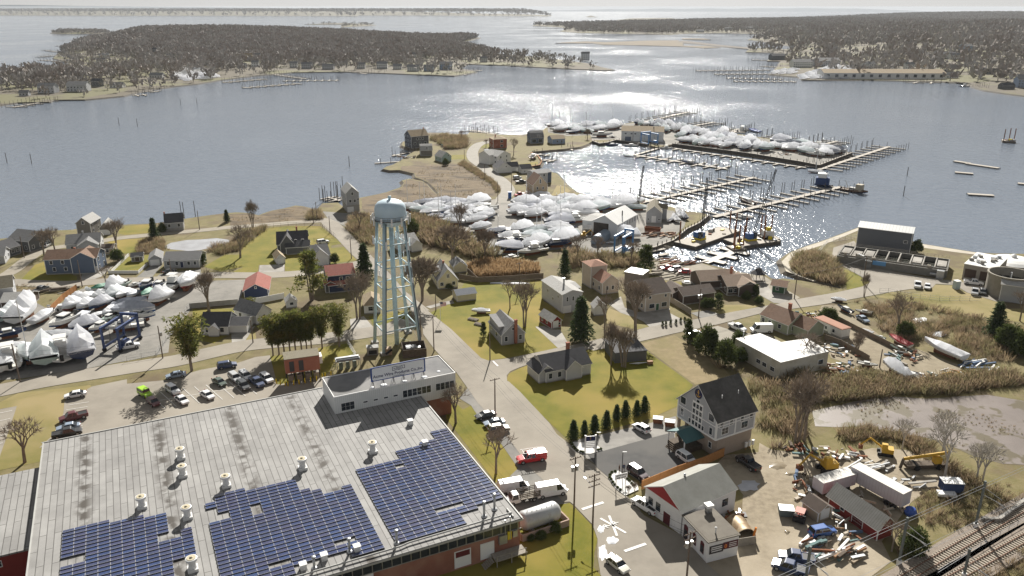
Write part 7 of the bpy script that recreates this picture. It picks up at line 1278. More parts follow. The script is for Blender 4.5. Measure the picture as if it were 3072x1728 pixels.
dock('walkway with stub fingers under the spit retaining wall', w0(cE,1515,455), w0(cF,860,668), 1.8, 13, (0,5.5), 1.2, 3.5)
dock('outer pier of many finger slips off the end of the spit', w0(cF,1000,690), w0(cF,1765,438), 2.4, 12, (9,10), 1.1, 4.5)
dock('outer finger dock beyond the marina hall', w0(cE,1130,185), w0(cE,1680,62), 2.2, 9, (10,9), 1.1, 5)
dock('second outer finger dock beyond the wrapped boats', w0(cE,1640,230), w0(cE,1965,172), 2.2, 5, (10,10), 1.1, 5)
dock('short outer dock between moored cruisers', w0(cE,2150,275), w0(cF,120,245), 2.0, 3, (8,8), 1.0, 5)
dock('third outer finger dock past the spit boats', w0(cF,420,365), w0(cF,640,325), 2.0, 4, (9,9), 1.0, 5)
dock('fourth outer finger dock past the spit boats', w0(cF,1010,425), w0(cF,1200,378), 2.0, 4, (9,9), 1.0, 5)
dock('spur dock with a T end off the spit', w0(cF,40,300), w0(cF,170,240), 2.0, 2, (7,7), 1.0, 5)
dock('private pier with posts off the bay cottages', w0(cD,1190,268), w0(cD,905,225), 2.0, 6, (5,4), .9, 5)
dock('small dock below the weathered shingled house', w0(cD,290,455), w0(cD,60,505), 1.6, 2, (3,2), 1.0, 5)
dock('low walkway dock on the marsh edge', w0(cD,150,565), w0(cD,-130,585), 1.4, 0)
dock('basin dock by the seawall lawn', w0(cD,1700,545), w0(cD,1815,560), 1.6, 2, (4,4), 1.0, 5)
dock('basin dock beyond the seawall lawn', w0(cD,1600,485), w0(cD,1770,500), 1.6, 2, (3,3), 1.0, 4)
dock('footbridge dock below the pale blue cottage', w0(cE,270,395), w0(cE,430,480), 1.4, 1, (3,3), 1.0, 4)
dock('post dock beside the stilt house', w0(cB,1520,160), w0(cB,1390,120), 1.6, 3, (4,4), 1.0, 6)
dock('white jointed float walkway across the basin mouth', w0(cH,1500,835), w0(cH,1880,690), 3.0, 3, (5,4), 3.0, 2, endpile=False, m=M('pale_plank',(.55,.52,.47),(.6,.57,.52),1,.8))
dock('float dock by the basin steel wall', w0(cH,880,715), w0(cH,1060,680), 2.2, 0)
dock('float with rails off the basin steel wall', w0(cH,1000,755), w0(cH,1100,735), 2.0, 0)
for i, (x, y, w_, h_) in enumerate(((1420,488,1,0),)): pass
for (x0,y0),(x1,y1) in (((2400,406),(2440,412)),((2430,412),(2512,424)),((2402,434),(2448,438)),((2434,489),(2500,493)),((2560,462),(2600,466))): dock('low wooden raft moored on open water right of the pier', cW(x0,y0,.3,0), cW(x1,y1,.3,0), 3.2, 0, pile=.6, group='rafts moored on the open water', endpile=False)
for c, L in ((cV0, [((1990,552),(2310,598),8,'long far dock with slips off the peninsula shore'),((1830,665),(2260,632),8,'lower far dock row off the peninsula boatyard'),((1680,625),(2000,598),6,'far dock from the peninsula boatyard'),((2130,612),(2560,608),8,'outer far dock row off the peninsula'),((400,758),(100,812),5,'far pier below the grey shore houses'),((1000,722),(1110,716),2,'small far dock at the point'),((1080,690),(1200,692),2,'little far dock near the point'),((440,395),(340,380),3,'far dock on the outer peninsula shore'),((430,420),(290,432),4,'second far dock on the outer peninsula shore'),((520,470),(310,455),4,'third far dock on the outer peninsula shore'),((620,330),(430,350),5,'row of far posts off the outer peninsula shore')]), (cV1, [((830,548),(945,568),2,'small pier by the peninsula tip houses'),((110,545),(190,560),2,'far pier below the tip cottages'),((310,530),(270,555),1,'short far pier below the white house'),((910,530),(1060,535),4,'post row off the peninsula tip')]), (cV2, [((660,530),(100,535),12,'far marina dock of many slips on the mainland'),((660,560),(240,562),10,'second far marina dock of many slips'),((760,600),(330,590),10,'third far marina dock of many slips'),((860,618),(380,615),10,'fourth far marina dock of many slips'),((740,510),(600,500),4,'short far marina dock by the house'),((640,458),(525,452),2,'rock jetty dock by the round house'),((2190,660),(2290,662),2,'far pier with a ferry boat'),((1790,615),(1740,630),2,'far pier at the mainland beach'),((1890,615),(1870,632),1,'second far pier at the mainland beach')])):
    for a, b, n, lab in L: dock(lab, c(*a,.3,0), c(*b,.3,0), 2.4, n, (9,9), 1.4, 5.5, 'docks on the far shores', curve=True)
def pilings(label, c, pts, h, group, sc=1.0):
    for x, y in pts:
        p = c(x,y,0,0); tag(inst('piling', pile_mesh, None, (p.x,p.y,drop(p.x,p.y)), 0, (sc,sc,h)), label, 'piling', group)
pilings('lone dark piling standing in the open bay', cW, [(18,410),(80,412),(300,316),(346,318),(455,265),(496,263),(879,419)], 6, 'lone pilings in the bay', 1.3)
pilings('channel marker post on open water beside the piers', cF, [(1960,755),(1920,970)], 5, 'marker posts right of the piers', 1.3)
pilings('dark piling off the stilt house', cB, [(1338,170),(1366,170),(1430,130),(1462,125),(1484,120),(1500,118),(1555,60)], 8, 'pilings off the stilt house')
pilings('dark piling off the small grey cape', cA, [(1975,330),(2005,340),(2125,325)], 7, 'pilings off the small grey cape')
# spit retaining wall and marina bulkhead
def bulkhead(label, pts, h, m, cap=plank, posts=4.0, name='bulkhead'):
    o = empty(name, (pts[0].x,pts[0].y,0), 0, label, 'wall'); p0 = Vector(pts[0])
    for a, b in zip(pts, pts[1:]):
        a, b = Vector(a)-p0, Vector(b)-p0; t = (b-a); L = t.length; mid = (a+b)/2; rz = math.atan2(t.y,t.x); w_ = MB(); w_.box(0,0,-1,L,.35,h+1); w_.build('sheet_wall', m, o, False, (mid.x,mid.y,0), rz); w_ = MB(); w_.box(0,0,h,L+.1,.7,.2); w_.build('cap', cap, o, False, (mid.x,mid.y,0), rz)
        for i in range(max(1,int(L/posts))):
            q_ = a+t*(i+.5)/max(1,int(L/posts)); inst('piling', pile_mesh, o, (q_.x,q_.y,0), 0, (1.2,1.2,h+1.2))
bulkhead('dark retaining wall with timber cap round the spit', [cE(1510,415,0,LZ), cF(0,489), cF(300,530), cF(800,612), cF(1002,652), cF(1362,514)], LZ+.9, M('dark_sheet',(.07,.06,.05),(.1,.085,.07),1,.9))
bulkhead('quay wall with mooring posts along the marina basin', [cH(1547,312), cH(1440,402), cH(1300,468), cH(1160,588), cH(960,663), cH(745,718)], LZ+.3, MATS['dark_sheet'], plank, 3.0)
bulkhead('low seawall round the basin lawn', [cD(1570,470), cD(1645,505), cD(1684,562), cD(1662,604), cD(1570,620)], LZ+.4, MATS['dark_sheet'], cedar, 6)
bulkhead('dark quay wall below the marina hall', [cE(640,378), cE(720,408), cE(800,398), cE(900,368), cE(1240,418)], LZ+.5, MATS['dark_sheet'], plank, 5)
# barges and cranes
def lattice(o, a, b, w_=1.0, n=12, m=black_m, name='boom'):
    a, b = Vector(a), Vector(b); t = (b-a).normalized(); u = t.orthogonal().normalized(); v = t.cross(u); k = MB()
    cs = [(u*i+v*j)*w_/2 for i,j in ((-1,-1),(1,-1),(1,1),(-1,1))]
    for c in cs: k.tube(a+c*.7, b+c*.5, .09, n=4)
    for i in range(n):
        p, q_ = a.lerp(b,i/n), a.lerp(b,(i+1)/n)
        for j in range(4): k.tube(p+cs[j]*.65, q_+cs[(j+1)%4]*.65, .05, n=3)
    return k.build(name, m, o)
def barge(label, A, B, d, tip=None, cab=(.1,0), cc=None, deck=plank, name='crane_barge', boom_h=0):
    c, rz, w_ = frame(A,B,d); o = empty(name, (c.x,c.y,0), rz, label, 'barge'); m = MB(); m.prism([(-w_/2,-d/2),(w_/2,-d/2),(w_/2,d/2),(-w_/2,d/2)],-.3,1.3); m.build('hull', M('barge_hull',(.10,.085,.07),(.14,.12,.10),.8,.9), o); m = MB(); m.box(0,0,1.3,w_-.3,d-.3,.06); m.build('deck', deck, o)
    for x, y in ((-w_*.42,-d*.42),(w_*.42,d*.42),(w_*.05,d*.46)): m = MB(); m.tube((x,y,-1),(x,y,9),.28,n=8); m.build('spud', rust, o)
    if tip is not None:
        x, y = cab[0]*w_, cab[1]*d; m = MB(); m.box(x,y,1.4,4.0,3.2,.7,1); m.box(x,y,2.1,3.6,2.8,2.2); m.box(x+1.2,y-1,2.2,1.4,1.2,2.4,2); m.build('crane_cab', [blue_p, yellow, car_glass], o)
        loc = Matrix.Rotation(-rz,3,'Z') @ Vector((tip[0]-c.x,tip[1]-c.y,0)); lattice(o,(x+1,y,3.2),(loc.x,loc.y,tip[2]))
        k = MB(); k.tube((x-1.2,y,4.2),(loc.x,loc.y,tip[2]),.04,n=3); k.tube((x-1.2,y,2.5),(x-.6,y,6.5),.1,n=4); k.build('stay', black_m, o)
    for i in range(9): m = MB(); m.box(random.uniform(-.42,.42)*w_,random.uniform(-.4,.4)*d,1.36,random.uniform(.6,2.6),random.uniform(.4,1.4),random.uniform(.3,1.3),0,random.uniform(0,3)); m.build('deck_gear', random.choice([rust,steel,yellow,wood_grey,dark_wood]), o)
    return o
def tipat(c, x, y, g):   # point seen at (x,y) over the ground distance of g
    h = 0; lo, hi = 0, 60
    for _ in range(40):
        m_ = (lo+hi)/2
        if c(x,y,m_,0).y > g.y: lo = m_
        else: hi = m_
    p = c(x,y,lo,0); return (p.x,p.y,lo)
A_, B_ = cH(1165,600,1.3,0), cH(1400,655,1.3,0); barge('crane barge with blue cab lying along the quay wall', A_, B_, (cH(1660,440,1.3,0)-B_).length, tipat(cE,1890,770,cH(1450,470,0,0)), (.0,-.2))
A_, B_ = cH(1810,680,1.3,0), cH(1990,690,1.3,0); barge('crane barge with blue cab out in the basin', cH(1900,650,1.3,0), cH(2330,590,1.3,0), 11, tipat(cF,540,680,cH(2080,600,0,0)), (-.05,0))
barge('small barge with timber tower at the walkway end', cH(1815,690,1.3,0), cH(1960,680,1.3,0), 6, None, name='barge')
barge('small work barge moored on open water at the right', cW(2522,354,1.3,0), cW(2556,356,1.3,0), 7, None, name='barge')
o = barge('barge with white deckhouse beside the basin crane', cF(400,1449,1.3,0), cF(590,1440,1.3,0), 8, None, name='barge'); m = MB(); m.box(0,0,1.4,4,3,2.6); m.box(0,0,4.0,1.6,1.6,1.2,1); m.build('deckhouse', [trim, yellow], o)
o = empty('lattice_crane', (*cE(1130,1110),LZ), 0, 'thin lattice crane rising behind the boat shed', 'crane'); tp_ = tipat(cE,1200,640,cE(1130,1110)); lattice(o,(0,0,0),(tp_[0]-o.location.x,tp_[1]-o.location.y,tp_[2]-LZ),1.0,14)
m = MB(); m.box(0,0,0,3,2.4,2.2); m.build('cab', yellow, o)
# travelling hoists
def hoist(label, A, B, d, h, m):
    c, rz, w_ = frame(A,B,d); o = empty('boat_hoist', (c.x,c.y,LZ), rz, label, 'boat hoist')
    wm_ = MB(); wm_.tube((0,-.2,0),(0,.2,0),.6,n=14); wms = wm_.mesh('wheel', tyre)
    for x in (-w_/2,w_/2):
        for y in (-d/2,d/2): k = MB(); k.box(x,y,.9,.5,.5,h-.9); k.build('leg', m, o); inst('wheel', wms, o, (x,y,.6))
        k = MB(); k.box(x,0,1.0,.4,d,.5); k.build('lower_beam', m, o); k = MB(); k.box(x,0,h,.6,d+.6,.7); k.build('top_beam', m, o)
    k = MB(); k.box(0,d/2,h+.7,w_+.6,.55,.7); k.build('cross_beam', m, o); k = MB(); k.box(w_/2-.2,-d*.2,1.2,1.2,2.4,1.4); k.build('engine_box', m, o)
    for x in (-w_*.3,w_*.3): k = MB(); k.tube((x,-d*.3,h),(x,-d*.3,3),.05,n=4); k.tube((x,d*.3,h),(x,d*.3,3),.05,n=4); k.build('sling', black_m, o)
    return o
hoist('dark blue travelling boat hoist in the street boat yard', cC(1140,780), cC(1315,790), 9, 6.2, M('hoist_navy',(.035,.06,.15),(.05,.08,.2),1,.5))
hoist('bright blue travelling boat hoist at the basin slip', cH(515,740), cH(605,755), 9, 6.5, M('hoist_blue',(.07,.20,.42),(.1,.25,.48),1,.5))
hoist('small blue boat hoist on the spit quay', cE(1250,425), cE(1350,415), 8, 6.5, MATS['hoist_blue'])
boat('red bottomed boat hanging in the bright blue hoist', cH(690,690), cH(600,660), 'o', 3)
# ============================================================ trees, shrubs, reeds
bark = M('bark', (.20,.165,.135), (.26,.22,.185), 1.5, .95, spec=.1); twigm = M('twigs', (.24,.195,.155), (.30,.25,.20), .4, .95, spec=.1); deadm = M('dead_wood', (.46,.43,.39), (.38,.355,.32), 1.5, .95); pine_m = translucent(M('pine_needles', (.11,.13,.032), (.15,.16,.045), .5, .9, spec=.1, c3=(.20,.165,.045), s3=.35, k3=(.5,.66)), .45); fir_m = translucent(M('fir_needles', (.05,.075,.03), (.07,.095,.04), .6, .9, spec=.1), .2); shrub_m = translucent(M('clipped_evergreen', (.075,.10,.032), (.105,.125,.04), .6, .9, spec=.1), .2)
brush_m = [M('brush_tan', (.31,.24,.15), (.37,.29,.185), .3, .95, spec=.1), M('brush_brown', (.22,.165,.11), (.26,.2,.135), .3, .95, spec=.1), M('brush_olive', (.20,.18,.095), (.25,.22,.12), .3, .95, spec=.1)]; reed_m = [M('reed', (.36,.25,.14), (.43,.31,.18), .3, .95, spec=.1), M('reed_dark', (.28,.185,.10), (.33,.225,.125), .3, .95, spec=.1)]
def bare_proto(seed, spread=.5, multi=1, dense=1.0, tw_w=.012):
    r = random.Random(seed); T = MB(); TV = []; TF = []
    def grow(p, d, L, rad, lvl):
        q_ = p+d*L; T.tube(p, q_, rad, rad*.72, 5 if lvl < 2 else 3, cap=False)
        if lvl >= 4:
            for _ in range(int(5*dense)):
                s = p.lerp(q_, r.uniform(.2,1)); dd = (d+Vector((r.gauss(0,.5),r.gauss(0,.5),r.gauss(.1,.4)))).normalized(); e = s+dd*r.uniform(.05,.1); w_ = dd.cross(Vector((r.gauss(0,1),r.gauss(0,1),r.gauss(0,1)))).normalized()*tw_w*.28
                k = len(TV); TV.extend([s-w_,s+w_,e]); TF.append((k,k+1,k+2))
            return
        n = (3 if lvl else 4) if lvl < 3 else 3
        for i in range(n):
            a = 2*math.pi*(i+r.random()*.7)/n; sp = spread*(.75+.5*r.random())*(1.0 if lvl else .8); o = d.orthogonal().normalized(); o = Matrix.Rotation(a,3,d) @ o
            nd = (d*math.cos(sp)+o*math.sin(sp)+Vector((0,0,.12))).normalized(); grow(p.lerp(q_,r.uniform(.72,1)), nd, L*r.uniform(.62,.82), rad*.58, lvl+1)
    for m_ in range(multi): grow(Vector((0,0,0))+Vector((.03*m_,.02*m_,0)), Vector((.12*(m_-.5) if multi > 1 else r.gauss(0,.03),r.gauss(0,.05),1)).normalized(), .24, .022 if multi == 1 else .017, 0)
    top = max(v[2] for v in T.v); S = 1/top; T.v = [(x*S,y*S,z*S) for x,y,z in T.v]; V = np.array([tuple(v) for v in TV])*S
    return T, V, np.array(TF)
def bare_pair(seed, tm, cm, **k): T, V, F = bare_proto(seed, **k); return T.mesh('trunk', tm), npmesh('crown', V, F, cm)
BARE = [bare_pair(11,bark,twigm), bare_pair(12,bark,twigm,spread=.42,multi=2), bare_pair(13,bark,twigm,spread=.58), bare_pair(14,bark,twigm,spread=.36,multi=3)]
BUSHY = [bare_pair(15,bark,twigm,spread=.6,dense=2.6,tw_w=.02), bare_pair(16,bark,twigm,spread=.52,multi=2,dense=2.6,tw_w=.02)]
DEAD = [bare_pair(17,deadm,deadm,spread=.62), bare_pair(18,deadm,deadm,spread=.5)]
def tree(label, p, h, pair, group, name='bare_tree', wid=1.0):
    o = empty(name, (p.x,p.y,LZ), random.uniform(0,6.28), label, 'tree', group); inst('trunk',pair[0],o,(0,0,0),0,(h*wid,h*wid,h)); inst('crown',pair[1],o,(0,0,0),0,(h*wid,h*wid,h)); return o
GT = 'leafless trees of the near shore'; TL = {0:'leafless grey-brown street tree with open branching',1:'leafless forked tree with rising limbs',2:'leafless spreading tree with broad crown',3:'leafless many stemmed tree'}
for c, x, y, h, k, w_, lab in ((cA,1270,690,12,1,.9,'leafless tree behind the blue house by the shed'),(cA,600,705,9,0,1,None),(cA,480,745,9.5,2,1,None),(cA,1150,1062,6,0,.9,'small leafless tree at the lane edge of the boat yard'),(cB,440,772,12,2,1,'leafless tree over the pond with long lawn shadow'),(cB,570,480,13,3,.6,'tall thin leafless trees by the shore lane'),(cB,1742,470,8,0,1,None),(cJ,1735,425,14,1,1,'leafless tree before the tan hipped cottage'),(cJ,108,342,13,3,.9,'leafless tree at the corner of the boat yard wall'),(cG,715,832,13,-1,1.1,'broad twiggy tree behind the cream cottage'),(cG,385,1245,14,-2,1,'round topped twiggy tree at the street below the tower'),(cG,300,1235,11,-1,.8,'twiggy tree beside the round topped one'),(cG,800,505,12,1,.9,'dark leafless tree in front of the wrapped boats'),(cG,1065,785,11,-2,.9,'twiggy ash tree by the storage yard edge'),(cK,1345,800,14,1,.8,'forked leafless tree on the lawn behind the grey cape'),(cK,1195,600,9,0,.7,'slim leafless tree beside the forked lawn tree'),(cL,452,835,15,1,.9,'big leafless tree at the drive of the white house'),(cL,190,1205,12,3,.7,'leafless tree at the left of the derelict garage'),(cL,350,1240,11,3,.9,'leafless tree before the derelict garage'),(cL,120,842,10,0,.6,None),(cS,62,470,8.5,2,1,'pale leafless tree at the brick end of the office block'),(cS,500,1010,9.5,0,.8,'leafless tree on the factory lawn strip'),(cP,190,582,9,2,1.1,'leafless tree on the lawn wedge by the factory'),(cI,1140,1035,11,2,.9,'leafless tree in the scrub behind the plant lawn'),(cI,2200,935,9,0,.8,None),(cI,850,725,8,3,.5,None),(cN,1790,835,15,1,.8,'tall gnarled tree over the scrap yard edge'),(cN,1870,700,13,2,.8,None),(cM,40,1200,13,0,.7,None),(cH,120,800,9,0,.9,None),(cH,330,770,8,2,.9,None),(cD,810,335,7,0,.9,None),(cD,1380,490,10,2,.8,'leafless tree by the causeway houses'),(cD,1080,405,5,0,1,None),(cE,590,350,7,1,.9,'windswept tree on the marina spit'),(cH,700,830,8,0,1,None),(cI,780,1180,5,3,1,'small leafless tree on the lawn behind the workshop'),(cM,560,330,5,3,1,None),(cO,1100,1200,6,0,.8,None),(cI,330,1290,8,2,1.2,'pale branched tree against the workshop wall')):
    p = c(x,y); pr = BUSHY[-k-1] if k < 0 else BARE[k]; tree(lab or TL[abs(k)%4]+' in the scrub', p, h, pr, GT if not lab else None, wid=w_)
for c, x, y, h, k in ((cO,1640,440,11,0),(cO,1205,160,7,1),(cO,1960,495,8,1),(cO,2020,480,8,0),(cM,1400,1360,10,0)): tree('bleached dead tree at the mud flat edge', c(x,y), h, DEAD[k], 'dead trees at the mud flat', 'dead_tree', .8)
def needle_cloud(clumps, per, size, seed, droop=-.1):
    r = np.random.default_rng(seed); V = []; F = []
    for (cx,cy,cz,rad) in clumps:
        for _ in range(per):
            d_ = r.normal(0,1,3); d_ /= np.linalg.norm(d_); c = np.array([cx,cy,cz])+d_*rad*r.uniform(.4,1)*np.array([1,1,.6]); up = d_+np.array([0,0,droop])+r.normal(0,.4,3); up /= np.linalg.norm(up); sd = np.cross(up,r.normal(0,1,3)); sd /= np.linalg.norm(sd); a, b = size*r.uniform(.6,1.3), size*.3*r.uniform(.6,1.2); k = len(V)
            V += [c-sd*b, c+sd*b, c+up*a+sd*b*.4, c+up*a-sd*b*.4]; F.append((k,k+1,k+2,k+3))
    return np.array(V), np.array(F)
def ever_proto(kind, seed):
    r = random.Random(seed); T = MB(); cl = []
    if kind == 'pine':
        T.tube((0,0,0),(.01,0,.5),.022,.016,6); T.tube((.01,0,.5),(0,.01,.95),.016,.004,5)
        for i in range(44):
            z = .30+.66*(i/44); a = i*2.4+r.uniform(-.4,.4); t = (z-.3)/.7; rr = (.30*math.sin(math.pi*min(1,.25+.8*(1-t))**.8)+.03)*r.uniform(.55,1.1); x, y = rr*math.cos(a), rr*math.sin(a)
            T.tube((0,0,z-.04),(x*.8,y*.8,z),.006,.002,3,cap=False); cl.append((x*.75,y*.75,z+.01,.075+.05*(1-t))); cl.append((x*.35,y*.35,z+.02,.07))
        V, F = needle_cloud(cl,40,.036,seed)
    elif kind == 'bigpine':
        for m_ in range(3): T.tube((.03*m_-.03,0,0),(.10*(m_-1),.05*(m_%2),.85),.020,.006,5)
        for i in range(50):
            z = .28+.68*r.random(); a = r.uniform(0,6.28); t = (z-.28)/.7; rr = (.40*(1-t*.75))*r.uniform(.3,1.05); x, y = rr*math.cos(a), rr*math.sin(a); T.tube((x*.15,y*.15,z-.06),(x,y,z),.006,.002,3,cap=False); cl.append((x,y,z,.075)); cl.append((x*.65,y*.65,z-.01,.06))
        V, F = needle_cloud(cl,22,.045,seed)
    elif kind == 'spruce':
        T.tube((0,0,0),(0,0,.97),.02,.003,6)
        for i in range(80):
            z = .08+.88*(i/80); a = i*2.4; rr = (.24*(1-z)+.015)*r.uniform(.75,1.1); x, y = rr*math.cos(a), rr*math.sin(a); cl.append((x*.7,y*.7,z-.02,.03+.06*(1-z))); cl.append((x*.3,y*.3,z,.03+.04*(1-z)))
        V, F = needle_cloud(cl,16,.05,seed,-.5)
    elif kind == 'column':
        T.tube((0,0,0),(0,0,.3),.03,.02,5)
        for i in range(60): z = .06+.86*r.random(); a = r.uniform(0,6.28); rr = .17*(1-max(0,z-.35)/.75)**.7*r.uniform(.6,1); cl.append((rr*math.cos(a),rr*math.sin(a),z,.06))
        V, F = needle_cloud(cl,34,.055,seed,.5)
    else:
        T.tube((0,0,0),(0,0,.5),.04,.02,5)
        for i in range(110): d_ = Vector((r.gauss(0,1),r.gauss(0,1),abs(r.gauss(0,1)))).normalized()*r.uniform(.6,1); cl.append((d_.x*.42,d_.y*.42,.16+d_.z*.7,.13))
        V, F = needle_cloud(cl,26,.075,seed,.2)
    return T, V, F
def ever(kind, seed, m): T, V, F = ever_proto(kind, seed); return T.mesh('trunk', bark), npmesh('crown', V, F, m)
PINE = [ever('pine',s,pine_m) for s in (1,2,3)]; BIG = [ever('bigpine',5,pine_m)]; SPR = [ever('spruce',s,fir_m) for s in (7,8)]; CLM = [ever('column',s,shrub_m) for s in (9,10)]; RND = [ever('round',s,shrub_m) for s in (11,12)]
for i,(x,y,h) in enumerate(((795,822,13),(860,812,12),(918,806,13),(980,792,12.5),(1040,778,13.5),(1105,772,12),(1160,762,12),(1212,752,12),(1330,742,14),(1515,722,14))): tree('olive green pine in the row between the street and the substation', cJ(x,y), h*.86, PINE[i%3], 'row of pines by the substation', 'pine_tree', .95)
for lab, c, x, y, h, pr, w_, nm in (('big solitary pine shading the staff lot', cC,2085,988,14.5,PINE[0],1.15,'pine_tree'),('broad open pine with several trunks behind the navy bungalow', cB,1215,1235,16,BIG[0],.95,'pine_tree'),('dark spruce beside the red roofed two-level house', cB,1795,1020,13,SPR[0],1.2,'spruce_tree'),('small pine by the rock garden', cJ,552,385,5.5,PINE[1],1.2,'pine_tree'),('dark cedar on the bay lane', cA,1680,562,8.5,SPR[1],1.3,'cedar_tree'),('round evergreen beside the small grey cape', cA,1765,492,4.5,RND[0],.9,'evergreen_shrub'),('dark conifer at the bay beach', cB,295,385,5.5,SPR[0],1.4,'conifer_tree'),('dark round conifer at the marina yard corner', cG,290,555,9,RND[1],.6,'conifer_tree'),('conifer among the reeds by the weathered house', cG,1935,965,9.5,SPR[1],1.2,'conifer_tree'),('dark cedar on the basin bank', cH,850,930,10,CLM[0],1.4,'cedar_tree'),('tall blue spruce at the side street drive', cK,1960,955,13,SPR[0],1.35,'spruce_tree'),('dark bush before the teal cottage', cD,640,600,4.5,RND[0],.9,'evergreen_shrub'),('slim pointed evergreen at the street', cL,1020,965,7,CLM[0],.95,'evergreen_shrub'),('short pointed evergreen in the clipped row', cL,1062,990,4,CLM[1],1.1,'evergreen_shrub'),('second short pointed evergreen in the clipped row', cL,1102,1005,4.2,CLM[0],1.1,'evergreen_shrub'),('massive clipped evergreen mound', cL,1215,1085,9,RND[0],.72,'evergreen_shrub'),('dark tall evergreen beside the clipped mound', cL,1290,1110,7.5,CLM[1],1.0,'evergreen_shrub'),('second massive evergreen by the workshop', cL,1430,1215,8,RND[1],.85,'evergreen_shrub'),('evergreen against the workshop wall', cL,1575,1060,6.5,RND[0],.7,'evergreen_shrub'),('evergreen at the workshop corner', cL,1600,1180,4.5,RND[1],.9,'evergreen_shrub'),('round bush by the brown bungalow gable', cL,1218,365,4,RND[0],.9,'evergreen_shrub'),('pointed hedge evergreen by the carport', cL,1355,600,5,CLM[1],1.5,'evergreen_shrub'),('dense hedge shrub under the carport eave', cL,1265,590,3.6,RND[1],1.0,'evergreen_shrub'),('hedge shrub left under the carport eave', cL,1210,585,3.4,RND[0],1.0,'evergreen_shrub'),('shrub before the brown bungalow door', cL,1660,500,3.2,RND[0],1.0,'evergreen_shrub'),('shrub at the brown bungalow corner', cL,1760,470,4.2,CLM[0],1.4,'evergreen_shrub'),('low shrub in the brown bungalow bed', cL,1800,545,2.6,RND[1],1.2,'evergreen_shrub'),('dark conifer in the scrub marsh', cI,1980,1060,10,SPR[1],1.5,'conifer_tree'),('dark cedar below the plant lawn', cI,2090,1170,8,RND[1],.9,'cedar_tree'),('second dark cedar below the plant lawn', cI,2195,1230,7.5,RND[0],.9,'cedar_tree'),('cedar behind the settling basins', cI,1300,345,6,RND[0],.8,'cedar_tree'),('round twin evergreen by the white trailer', cI,500,945,5,RND[0],.9,'evergreen_shrub'),('second half of the round twin evergreen', cI,550,945,5,RND[1],.9,'evergreen_shrub'),('dark thicket evergreen in the ditch', cI,1200,1065,5,RND[1],1.1,'evergreen_shrub'),('dark shrub by the railway shed', cO,1310,1210,5.5,RND[0],.9,'evergreen_shrub'),('clipped round bush before the storage tank', cR,1682,818,1.7,RND[0],1.3,'evergreen_shrub'),('larger clipped round bush before the storage tank', cR,1822,758,2.2,RND[1],1.1,'evergreen_shrub'),('small brown clipped bush before the storage tank', cR,1580,838,1.3,RND[0],1.2,'evergreen_shrub'),('dark hedge under the white house wall', cG,680,1105,2.0,RND[0],1.5,'evergreen_shrub'),('slim evergreen at the grey cape corner', cK,905,905,4.5,CLM[0],1.0,'evergreen_shrub'),('dark tree beside the white gabled house', cB,1465,835,4.5,RND[1],.8,'evergreen_shrub'),('brown round bush inside the blue house fence', cA,1280,815,5.5,RND[0],.9,'evergreen_shrub'),('round bush at the shingled ranch', cB,45,850,4,CLM[1],1.4,'evergreen_shrub')):
    tree(lab, c(x,y), h, pr, None, nm, w_)
for i,(x,y,h) in enumerate(((1340,645,4.6),(1460,600,3.6),(1570,575,4.4),(1700,515,4.2),(1810,432,3.8),(1905,402,4.2),(2028,384,3.8),(2112,352,4.2))): tree('small dark conifer in the row along the parking bay', cS(x,y), h, SPR[i%2], 'conifer row along the parking bay', 'conifer_tree', 1.5)
for x,y in ((752,792),(788,792),(838,778),(896,770),(948,752),(992,745)): tree('tiny pointed evergreen lining the concrete drive', cL(x,y), 1.6, CLM[0], 'tiny evergreens along the concrete drive', 'evergreen_shrub', 1.3)
# brush, reeds and tussocks: nobody could count them
for m_ in brush_m+reed_m: translucent(m_, .35)
def tuft(n, seed, spread, w_):
    r = np.random.default_rng(seed); V = []; F = []
    for i in range(n):
        a = r.uniform(0,6.28); b0 = r.uniform(0,spread*.6); base = np.array([b0*math.cos(a),b0*math.sin(a),0]); tip = base+np.array([math.cos(a)*r.uniform(0,spread),math.sin(a)*r.uniform(0,spread),r.uniform(.5,1)]); s = np.array([-math.sin(a+1),math.cos(a+1),0])*w_; V += [base-s,base+s,tip+s*.6,tip-s*.6]; F.append((4*i,4*i+1,4*i+2,4*i+3))
    return np.array(V), np.array(F)
BT = [tuft(34,i,.75,.03) for i in range(4)]; RT = [tuft(12,10+i,.25,.03) for i in range(4)]
def brush(label, poly, dens, h0, h1, protos, mats, name='brush', holes=(), sw=1.0, clump=.0):
    xs = [p[0] for p in poly]; ys = [p[1] for p in poly]; sp = dens; X, Y = np.meshgrid(np.arange(min(xs),max(xs),sp), np.arange(min(ys),max(ys),sp)); X = X.ravel()+rng.uniform(-.5,.5,X.size)*sp; Y = Y.ravel()+rng.uniform(-.5,.5,Y.size)*sp; k = inside_np(poly,X,Y)
    if clump: k &= (np.sin(X*.31+2*np.sin(Y*.17))+np.sin(Y*.37+1.7*np.sin(X*.13))+rng.normal(0,.5,X.size)) > clump
    X, Y = X[k], Y[k]; S = rng.uniform(h0,h1,X.size)
    if len(X): tag(inst(name, scatter_mesh(name, protos, np.stack([X,Y,np.full(X.shape,LZ-.05),S,np.full(X.shape,sw)],1), mats, len(mats))), label, name.replace('_',' '), None, 'stuff')
brush('tan brush and brambles behind the tall grey building', [cN(1400,480), cN(1250,150), cN(1050,90), cL(1330,1180), cL(1500,1340), cL(1650,1260), cL(1800,1290), cI(120,1330), cM(280,620), cM(600,790), cM(120,850), cM(0,1020), cM(120,1160), cN(1950,850), cN(1550,900), cN(1400,800)], 1.5, 1.2, 3.0, BT, brush_m, clump=-.6)
